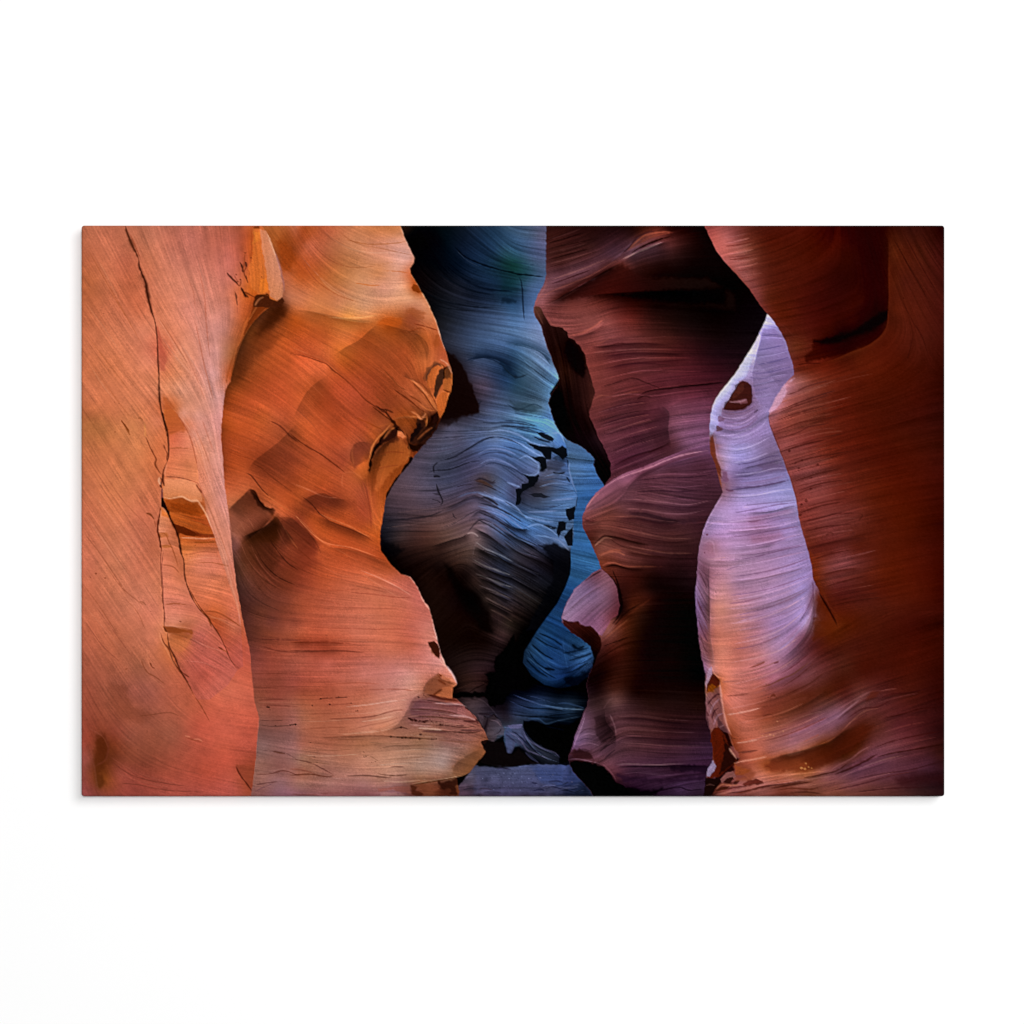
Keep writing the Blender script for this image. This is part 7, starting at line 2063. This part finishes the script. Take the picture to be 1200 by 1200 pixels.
- 150,85,85 76,26,14 84,26,14 76,20,8 66,14,8 38,4,3 50,10,6 44,6,4 84,30,14 78,26,16 70,22,14
362
190,114,82 202,120,90 204,122,92 200,118,90 212,136,108 218,142,122 212,138,122 208,138,124 206,126,100 - - -
216,124,70 214,128,80 220,140,98 214,136,92 224,146,104 216,132,88 184,106,72 - 26,28,40 36,44,66 54,72,108 66,92,138
86,120,170 - 126,66,64 124,66,62 116,62,58 106,46,40 72,20,16 40,10,8 20,5,4 12,3,3 8,2,2 6,1,1
8,2,3 - 90,30,20 92,34,18 68,14,8 54,8,5 58,10,6 54,10,6 30,5,4 88,30,16 84,28,16 80,26,16
406
206,126,92 212,132,100 210,130,100 208,126,100 204,112,88 224,152,128 212,140,120 212,152,146 190,110,84 120,58,28 180,84,42 190,86,46
202,92,52 206,94,54 218,122,66 190,90,46 164,78,40 170,82,44 160,78,42 178,88,48 - 84,96,136 82,110,158 76,104,158
100,140,190 120,140,190 30,8,6 - 130,64,60 110,56,54 92,46,52 96,46,44 84,36,32 70,26,26 46,14,14 22,5,5
12,3,5 - 178,166,210 84,40,24 86,34,24 60,16,14 30,4,3 70,18,8 84,26,10 84,26,12 78,24,14 72,22,12
442
204,124,90 214,134,98 210,130,98 212,132,98 212,136,104 224,158,134 212,140,120 214,156,148 - 150,70,34 190,84,46 196,90,52
212,102,60 204,96,56 176,78,44 182,80,44 166,72,42 166,78,44 172,82,44 190,98,54 - 50,40,52 78,74,104 52,80,124
70,98,130 90,118,160 - 40,18,14 110,54,34 120,58,56 112,52,54 96,44,48 100,44,52 92,38,46 80,30,40 68,22,24
190,180,228 156,144,186 138,122,164 - 130,68,56 108,42,26 92,32,18 90,28,14 86,26,10 80,22,8 74,20,10 60,14,8
482
196,120,84 198,120,84 212,134,98 210,132,98 - 200,116,70 220,154,138 218,156,148 184,82,42 196,90,52 204,96,60 196,88,52
200,98,58 180,78,44 176,76,44 180,80,50 - 150,70,38 170,84,46 - 24,9,8 30,12,12 98,106,150 92,112,160
90,120,150 110,158,215 - 22,12,12 110,52,46 96,48,54 90,46,52 86,38,44 112,62,76 118,70,88 118,70,92 -
- 160,140,180 - 134,70,62 120,58,48 100,38,24 96,34,20 80,22,8 76,22,8 72,20,8 66,16,8 58,12,6
522
190,118,80 202,126,86 210,134,96 208,132,94 200,116,78 226,136,96 220,144,116 224,160,152 180,80,42 180,80,44 170,78,46 150,70,44
- 188,84,52 184,84,50 170,80,54 - 130,64,28 - 100,92,118 104,96,126 82,90,130 110,128,190 116,154,228
104,140,200 - - 100,128,178 30,20,20 100,54,66 90,44,56 82,42,54 76,38,46 118,76,100 124,82,108 -
180,172,226 170,158,208 140,120,160 130,68,64 120,56,52 104,40,26 94,30,16 84,24,10 80,22,8 76,20,6 72,20,8 62,16,8
562
200,122,88 210,132,96 206,130,92 204,126,92 - 228,146,100 216,140,116 216,150,138 196,92,56 170,76,44 156,70,40 150,66,38
186,84,46 190,86,50 200,94,56 170,84,52 170,84,40 - 120,104,128 104,98,130 80,82,112 100,96,140 90,76,84 110,130,190
92,96,140 - 106,126,180 96,132,196 80,124,190 140,84,96 136,84,104 98,54,64 104,60,74 92,52,66 84,46,60 70,34,42
150,130,180 144,128,176 158,148,204 - 128,68,66 124,60,58 106,44,32 96,34,20 90,28,12 84,22,6 78,20,6 72,16,8
602
204,122,92 212,132,102 214,134,102 204,120,90 - 190,98,40 190,96,42 216,144,124 140,78,58 130,64,44 150,76,50 180,86,50
150,66,36 150,66,38 180,80,42 180,82,50 210,100,54 72,60,76 96,72,84 110,86,98 110,82,90 120,100,124 118,110,150 118,140,205
90,118,170 96,134,196 96,126,180 - 140,86,86 124,64,56 104,60,62 84,46,50 100,60,72 90,52,64 72,38,46 -
196,170,220 190,160,214 164,140,186 160,140,184 124,56,48 110,50,44 114,54,48 96,40,30 90,30,14 86,26,6 78,20,4 64,14,6
642
204,124,98 206,128,102 208,130,104 198,120,94 - 212,130,84 214,130,84 220,150,124 - 100,50,32 84,36,24 120,54,34
170,72,42 176,78,50 190,86,48 190,86,50 196,98,64 34,20,22 44,24,24 70,42,34 90,66,64 110,82,80 96,84,94 54,62,96
70,72,100 70,80,118 40,44,66 66,114,166 - 120,66,58 110,60,52 90,46,44 66,32,32 56,28,28 - 196,150,186
190,158,196 178,146,190 170,140,184 170,144,192 120,56,34 106,44,38 108,48,42 92,36,26 90,30,16 86,26,8 80,20,6 66,14,6
682
206,126,98 206,126,98 204,126,102 206,130,104 - 220,138,100 224,138,94 226,138,94 - 114,62,50 114,54,40 112,48,28
164,74,50 190,90,60 196,98,68 216,114,82 210,112,84 210,112,90 - 32,16,14 36,18,14 16,8,8 60,44,46 52,54,74
40,38,56 26,26,40 10,10,16 60,110,170 120,84,104 120,80,98 70,28,22 34,14,12 24,14,14 28,18,18 - 200,150,165
194,156,180 184,146,176 190,156,196 182,154,200 170,146,196 104,48,34 88,32,20 92,34,22 92,34,18 86,26,8 82,22,6 74,18,6
722
200,118,90 204,124,98 206,128,104 208,132,108 206,128,102 222,142,106 216,132,100 190,100,58 212,124,94 92,46,36 120,62,48 140,70,52
184,88,64 186,90,66 200,108,84 206,114,92 208,116,92 212,114,86 208,114,96 - 26,12,10 24,12,10 22,12,12 56,38,38
30,20,20 5,4,6 40,78,126 150,116,148 130,92,118 96,50,58 70,26,16 26,10,8 12,4,4 10,4,3 - 206,142,134
200,148,160 190,148,176 180,146,182 178,150,198 170,140,180 110,46,24 100,44,32 90,36,26 86,34,22 78,22,10 70,16,6 60,12,6
762
184,108,86 184,108,82 180,108,86 196,120,92 204,122,90 204,122,86 200,112,84 204,116,92 196,106,82 160,84,72 160,76,58 152,72,56
190,96,74 160,70,50 176,82,60 200,106,86 206,112,88 208,114,92 204,114,100 - 26,12,10 28,14,12 26,14,14 30,18,18
6,6,10 40,76,120 32,62,112 40,72,116 16,24,40 66,24,18 54,18,12 18,6,5 14,4,4 10,4,3 - 200,130,114
206,132,122 200,136,138 190,148,182 160,126,160 100,46,46 86,34,24 88,36,22 82,26,12 74,24,14 74,20,8 78,20,6 70,16,6
802
164,94,76 158,90,72 160,92,74 160,98,84 176,102,80 190,108,86 194,104,80 206,114,92 212,116,94 - 150,74,60 156,78,62
170,82,64 182,92,72 190,104,84 198,112,94 200,120,106 206,132,122 212,144,130 - 170,90,60 50,26,24 40,24,26 3,2,4
3,2,4 10,16,30 22,52,100 14,24,46 - - - 24,8,7 20,6,6 16,5,5 - 186,112,94
204,132,118 204,130,134 160,96,92 130,74,76 116,64,62 90,44,36 90,36,20 88,36,26 92,38,36 84,28,18 78,26,16 60,14,10
842
150,78,58 150,82,64 158,90,70 156,88,70 164,94,76 180,104,84 194,98,78 202,106,86 206,108,88 200,104,84 140,84,74 160,98,88
180,106,84 176,96,72 186,106,82 196,118,96 204,132,110 196,128,110 130,80,72 140,86,78 140,88,82 150,90,84 - 44,44,60
50,60,88 30,44,70 14,24,40 14,22,36 90,66,76 78,48,52 80,44,48 66,34,36 50,20,20 44,18,20 44,18,24 140,84,68
196,120,104 182,106,86 150,80,58 132,76,62 136,84,86 132,84,96 140,98,116 106,54,46 96,46,42 84,36,36 84,32,30 62,18,14
882
140,72,54 108,52,32 136,72,52 148,84,66 152,84,66 168,90,72 186,94,76 190,94,76 194,96,78 184,90,74 150,98,90 162,108,100
170,106,90 172,110,92 180,110,84 180,120,98 190,130,108 192,134,112 184,132,114 172,126,114 166,126,120 150,96,76 - 28,24,30
40,36,48 50,56,80 20,20,30 - 90,54,66 70,44,52 90,54,62 84,46,56 76,42,54 74,42,56 66,38,58 -
- 196,112,88 170,104,88 146,92,82 120,58,32 84,34,12 76,26,10 120,72,76 116,70,78 104,58,66 92,44,48 64,28,30
918
140,80,70 140,70,40 156,82,70 150,76,62 160,84,72 176,90,76 180,90,76 184,92,78 182,94,80 150,76,56 154,104,102 160,108,104
166,108,98 176,118,112 176,118,110 180,122,116 180,116,106 182,124,114 110,66,48 140,84,64 - 92,84,112 98,90,120 90,92,132
88,92,140 84,90,134 70,80,126 56,66,110 5,4,6 10,8,12 40,22,36 46,22,42 52,28,48 60,36,62 72,44,70 -
- - 160,96,80 150,92,82 130,80,66 140,84,76 130,82,84 116,68,74 106,60,62 90,46,48 66,32,38 50,22,26
"""
KEYP, FILLP, WORLDP = 440.0, 885.0, .035

# ------------------------------------------------------------------ the place: a canvas print hanging on a white wall
import bpy, bmesh
from mathutils import Vector
S = 0.0012                                   # metres per picture pixel: the print is about 1.21 m wide
CX, CZ = 600.0, 1.5
DEPTH, GAP = 0.038, 0.004                    # depth of the stretched canvas, clearance from the wall
X0, X1, Z0, Z1 = 95.3, 1106.9, 264.2, 933.3  # outline of the canvas in picture pixels
scene = bpy.context.scene
def wx(px): return (px-CX)*S
def wz(py): return CZ+(600.0-py)*S

def link(o, parent=None):
    scene.collection.objects.link(o)
    if parent: o.parent = parent
    return o
def srgb2lin(a):
    a = a/255.0
    return np.where(a <= .04045, a/12.92, ((a+.055)/1.055)**2.4)

ink = paint(DATA)
LIGHT = 1.22                                  # light reaching the wall; the ink is what has to be there under that light
alb = np.clip(srgb2lin(ink)/LIGHT, 0.0, .9).astype(np.float32)

# ---- materials
def new_mat(name):
    m = bpy.data.materials.new(name); m.use_nodes = True
    return m, m.node_tree.nodes, m.node_tree.links, m.node_tree.nodes['Principled BSDF']
mat_print, n, l, b = new_mat('printed_cotton_canvas')
at = n.new('ShaderNodeAttribute'); at.attribute_name = 'ink'
b.inputs['Roughness'].default_value = .85; b.inputs['Specular IOR Level'].default_value = .0
l.new(at.outputs['Color'], b.inputs['Base Color'])
tc = n.new('ShaderNodeTexCoord')
wv = []
for ax in ('X', 'Z'):
    w = n.new('ShaderNodeTexWave'); w.wave_type = 'BANDS'; w.bands_direction = ax; w.inputs['Scale'].default_value = 155; w.inputs['Distortion'].default_value = .6
    l.new(tc.outputs['Object'], w.inputs['Vector']); wv.append(w)
mx = n.new('ShaderNodeMath'); mx.operation = 'ADD'; l.new(wv[0].outputs['Fac'], mx.inputs[0]); l.new(wv[1].outputs['Fac'], mx.inputs[1])
bp = n.new('ShaderNodeBump'); bp.inputs['Strength'].default_value = .12; bp.inputs['Distance'].default_value = .0004
l.new(mx.outputs[0], bp.inputs['Height']); l.new(bp.outputs['Normal'], b.inputs['Normal'])

mat_wall, n, l, b = new_mat('white_wall_paint')
b.inputs['Base Color'].default_value = (.88, .88, .88, 1); b.inputs['Roughness'].default_value = .9; b.inputs['Specular IOR Level'].default_value = 0
nz = n.new('ShaderNodeTexNoise'); nz.inputs['Scale'].default_value = 260; nz.inputs['Detail'].default_value = 4
bp = n.new('ShaderNodeBump'); bp.inputs['Strength'].default_value = .04; bp.inputs['Distance'].default_value = .0006
tc = n.new('ShaderNodeTexCoord'); l.new(tc.outputs['Object'], nz.inputs['Vector'])
l.new(nz.outputs['Fac'], bp.inputs['Height']); l.new(bp.outputs['Normal'], b.inputs['Normal'])

mat_wood, n, l, b = new_mat('raw_pine')
b.inputs['Roughness'].default_value = .7
tc = n.new('ShaderNodeTexCoord'); w = n.new('ShaderNodeTexWave'); w.inputs['Scale'].default_value = 6; w.inputs['Distortion'].default_value = 9; w.inputs['Detail'].default_value = 3
cr = n.new('ShaderNodeValToRGB'); cr.color_ramp.elements[0].color = (.48, .31, .16, 1); cr.color_ramp.elements[1].color = (.62, .44, .26, 1)
l.new(tc.outputs['Object'], w.inputs['Vector']); l.new(w.outputs['Fac'], cr.inputs['Fac']); l.new(cr.outputs['Color'], b.inputs['Base Color'])

# ---- the wall
bm = bmesh.new()
bmesh.ops.create_grid(bm, x_segments=1, y_segments=1, size=1)
for v in bm.verts: v.co = Vector((v.co.x*6, 0, v.co.y*3+2.2))
bmesh.ops.recalc_face_normals(bm, faces=bm.faces[:])
me = bpy.data.meshes.new('wall'); bm.to_mesh(me); bm.free(); me.materials.append(mat_wall)
if me.polygons[0].normal.y > 0: me.flip_normals()
wall = link(bpy.data.objects.new('wall', me))
wall['kind'] = 'structure'; wall['label'] = 'plain bright white wall behind the canvas print'; wall['category'] = 'wall'

# ---- the canvas print
root = link(bpy.data.objects.new('canvas_print', None))
root.empty_display_size = .1
root.location = (wx((X0+X1)/2), 0, wz(Z1))
root['label'] = 'wide frameless canvas print of orange, blue and violet canyon rock on white wall'
root['category'] = 'canvas print'
OR = np.array(root.location)

def mesh_from(name, verts, faces, mat, col=None, smooth=True, parent=root):
    me = bpy.data.meshes.new(name)
    nv, nf = len(verts), len(faces)
    me.vertices.add(nv); me.vertices.foreach_set('co', (np.asarray(verts, np.float64)-OR).astype(np.float32).ravel())
    k = faces.shape[1]
    me.loops.add(nf*k); me.loops.foreach_set('vertex_index', faces.astype(np.int32).ravel())
    me.polygons.add(nf); me.polygons.foreach_set('loop_start', np.arange(0, nf*k, k, dtype=np.int32))
    me.polygons.foreach_set('use_smooth', np.full(nf, smooth))
    me.update(calc_edges=True); me.validate()
    if col is not None:
        a = me.color_attributes.new('ink', 'FLOAT_COLOR', 'POINT')
        a.data.foreach_set('color', np.c_[col.reshape(-1, 3), np.ones(nv)].astype(np.float32).ravel())
    me.materials.append(mat)
    return link(bpy.data.objects.new(name, me), parent)

# outline with slightly rounded corners; the cloth rolls over the stretcher bar with a small radius
RC, RE = 3.2, 3.0
gx = np.linspace(X0, X1, PW); gz = np.linspace(Z0, Z1, PH)
PX, PY = np.meshgrid(gx, gz)
def round_corner(px, py):
    qx = np.where(px < X0+RC, X0+RC, np.where(px > X1-RC, X1-RC, px)); qy = np.where(py < Z0+RC, Z0+RC, np.where(py > Z1-RC, Z1-RC, py))
    dx, dy = px-qx, py-qy; inf = np.maximum(np.abs(dx), np.abs(dy)); L = np.hypot(dx, dy)
    f = np.where(L > 1e-9, inf/np.maximum(L, 1e-9), 1)
    return qx+dx*f, qy+dy*f
RX, RY = round_corner(PX, PY)
dist = np.minimum(np.minimum(PX-X0, X1-PX), np.minimum(PY-Z0, Z1-PY))
u = np.clip(1-dist/RE, 0, 1)
fall = RE*S*(1-np.sqrt(np.clip(1-u*u, 0, 1)))
YF = -(GAP+DEPTH)
verts = np.stack([wx(RX), YF+fall, wz(RY)], -1).reshape(-1, 3)
idx = np.arange(PW*PH).reshape(PH, PW)
faces = np.stack([idx[:-1, :-1], idx[1:, :-1], idx[1:, 1:], idx[:-1, 1:]], -1).reshape(-1, 4)
front = mesh_from('printed_front', verts, faces, mat_print, alb)

# cloth wrapped round the four sides: the picture carries on, mirrored at the fold
def wrap(kind):
    nd = 16; m = int(round(DEPTH/S))
    if kind in ('top', 'bottom'):
        row = 0 if kind == 'top' else PH-1; P0 = verts.reshape(PH, PW, 3)[row]
        cols = np.stack([alb[(i*m//nd) if kind == 'top' else PH-1-(i*m//nd)] for i in range(nd+1)])
    else:
        c = 0 if kind == 'left' else PW-1; P0 = verts.reshape(PH, PW, 3)[:, c]
        cols = np.stack([alb[:, (i*m//nd) if kind == 'left' else PW-1-(i*m//nd)] for i in range(nd+1)])
    V = []
    for i in range(nd+1):
        p = P0.copy(); p[:, 1] = P0[:, 1]+(-GAP-P0[:, 1])*i/nd; V.append(p)
    V = np.array(V); k = V.shape[1]; id2 = np.arange((nd+1)*k).reshape(nd+1, k)
    f = np.stack([id2[:-1, :-1], id2[:-1, 1:], id2[1:, 1:], id2[1:, :-1]], -1).reshape(-1, 4)
    if kind in ('bottom', 'left'): f = f[:, ::-1] if kind == 'bottom' else f
    if kind == 'right': f = f[:, ::-1]
    return mesh_from('wrapped_edge', V.reshape(-1, 3), f, mat_print, cols)
for kind in ('top', 'bottom', 'left', 'right'): wrap(kind)

# wooden stretcher bars behind the cloth
def bar(x0, x1, z0, z1):
    bm = bmesh.new(); bmesh.ops.create_cube(bm, size=1)
    for v in bm.verts:
        v.co = Vector(((x0+x1)/2+v.co.x*(x1-x0), -(GAP+DEPTH/2-.002)+v.co.y*(DEPTH-.006), (z0+z1)/2+v.co.z*(z1-z0)))-root.location
    bmesh.ops.bevel(bm, geom=bm.edges[:], offset=.002, segments=2, affect='EDGES')
    me = bpy.data.meshes.new('stretcher_bar'); bm.to_mesh(me); bm.free(); me.materials.append(mat_wood)
    link(bpy.data.objects.new('stretcher_bar', me), root)
e, w = .004, .045
xa, xb, za, zb = wx(X0)+e, wx(X1)-e, wz(Z1)+e, wz(Z0)-e
bar(xa, xb, za, za+w); bar(xa, xb, zb-w, zb)
bar(xa, xa+w, za+w+.001, zb-w-.001); bar(xb-w, xb, za+w+.001, zb-w-.001)

# ---- light: a broad soft lamp up to the right of the camera, and an even one from straight ahead
def area(name, loc, target, size, power):
    d = bpy.data.lights.new(name, 'AREA'); d.shape = 'DISK'; d.size = size; d.energy = power
    o = link(bpy.data.objects.new(name, d)); o.location = loc
    o.rotation_euler = (Vector(target)-Vector(loc)).to_track_quat('-Z', 'Y').to_euler()
    return o
KEY_D = 9.0
area('key_lamp', (KEY_D*.30, -KEY_D, CZ+KEY_D*.24), (0, 0, CZ), 4.2, KEYP)
area('front_lamp', (.6, -11.0, CZ+.6), (0, 0, CZ), 1.2, FILLP)

w = bpy.data.worlds.new('World'); scene.world = w; w.use_nodes = True
bg = w.node_tree.nodes['Background']; bg.inputs['Color'].default_value = (1, 1, 1, 1); bg.inputs['Strength'].default_value = WORLDP

# ---- camera
cd = bpy.data.cameras.new('camera'); cam = link(bpy.data.objects.new('camera', cd))
D = 5.5
cam.location = (0, -D, CZ); cam.rotation_euler = (math.pi/2, 0, 0)
cd.sensor_width = 36; cd.lens = 36*(D-GAP-DEPTH)/(1200*S); cd.clip_end = 100
scene.camera = cam
vs = scene.view_settings; vs.view_transform = 'Standard'; vs.look = 'None'; vs.exposure = 0; vs.gamma = 1; vs.use_curve_mapping = False
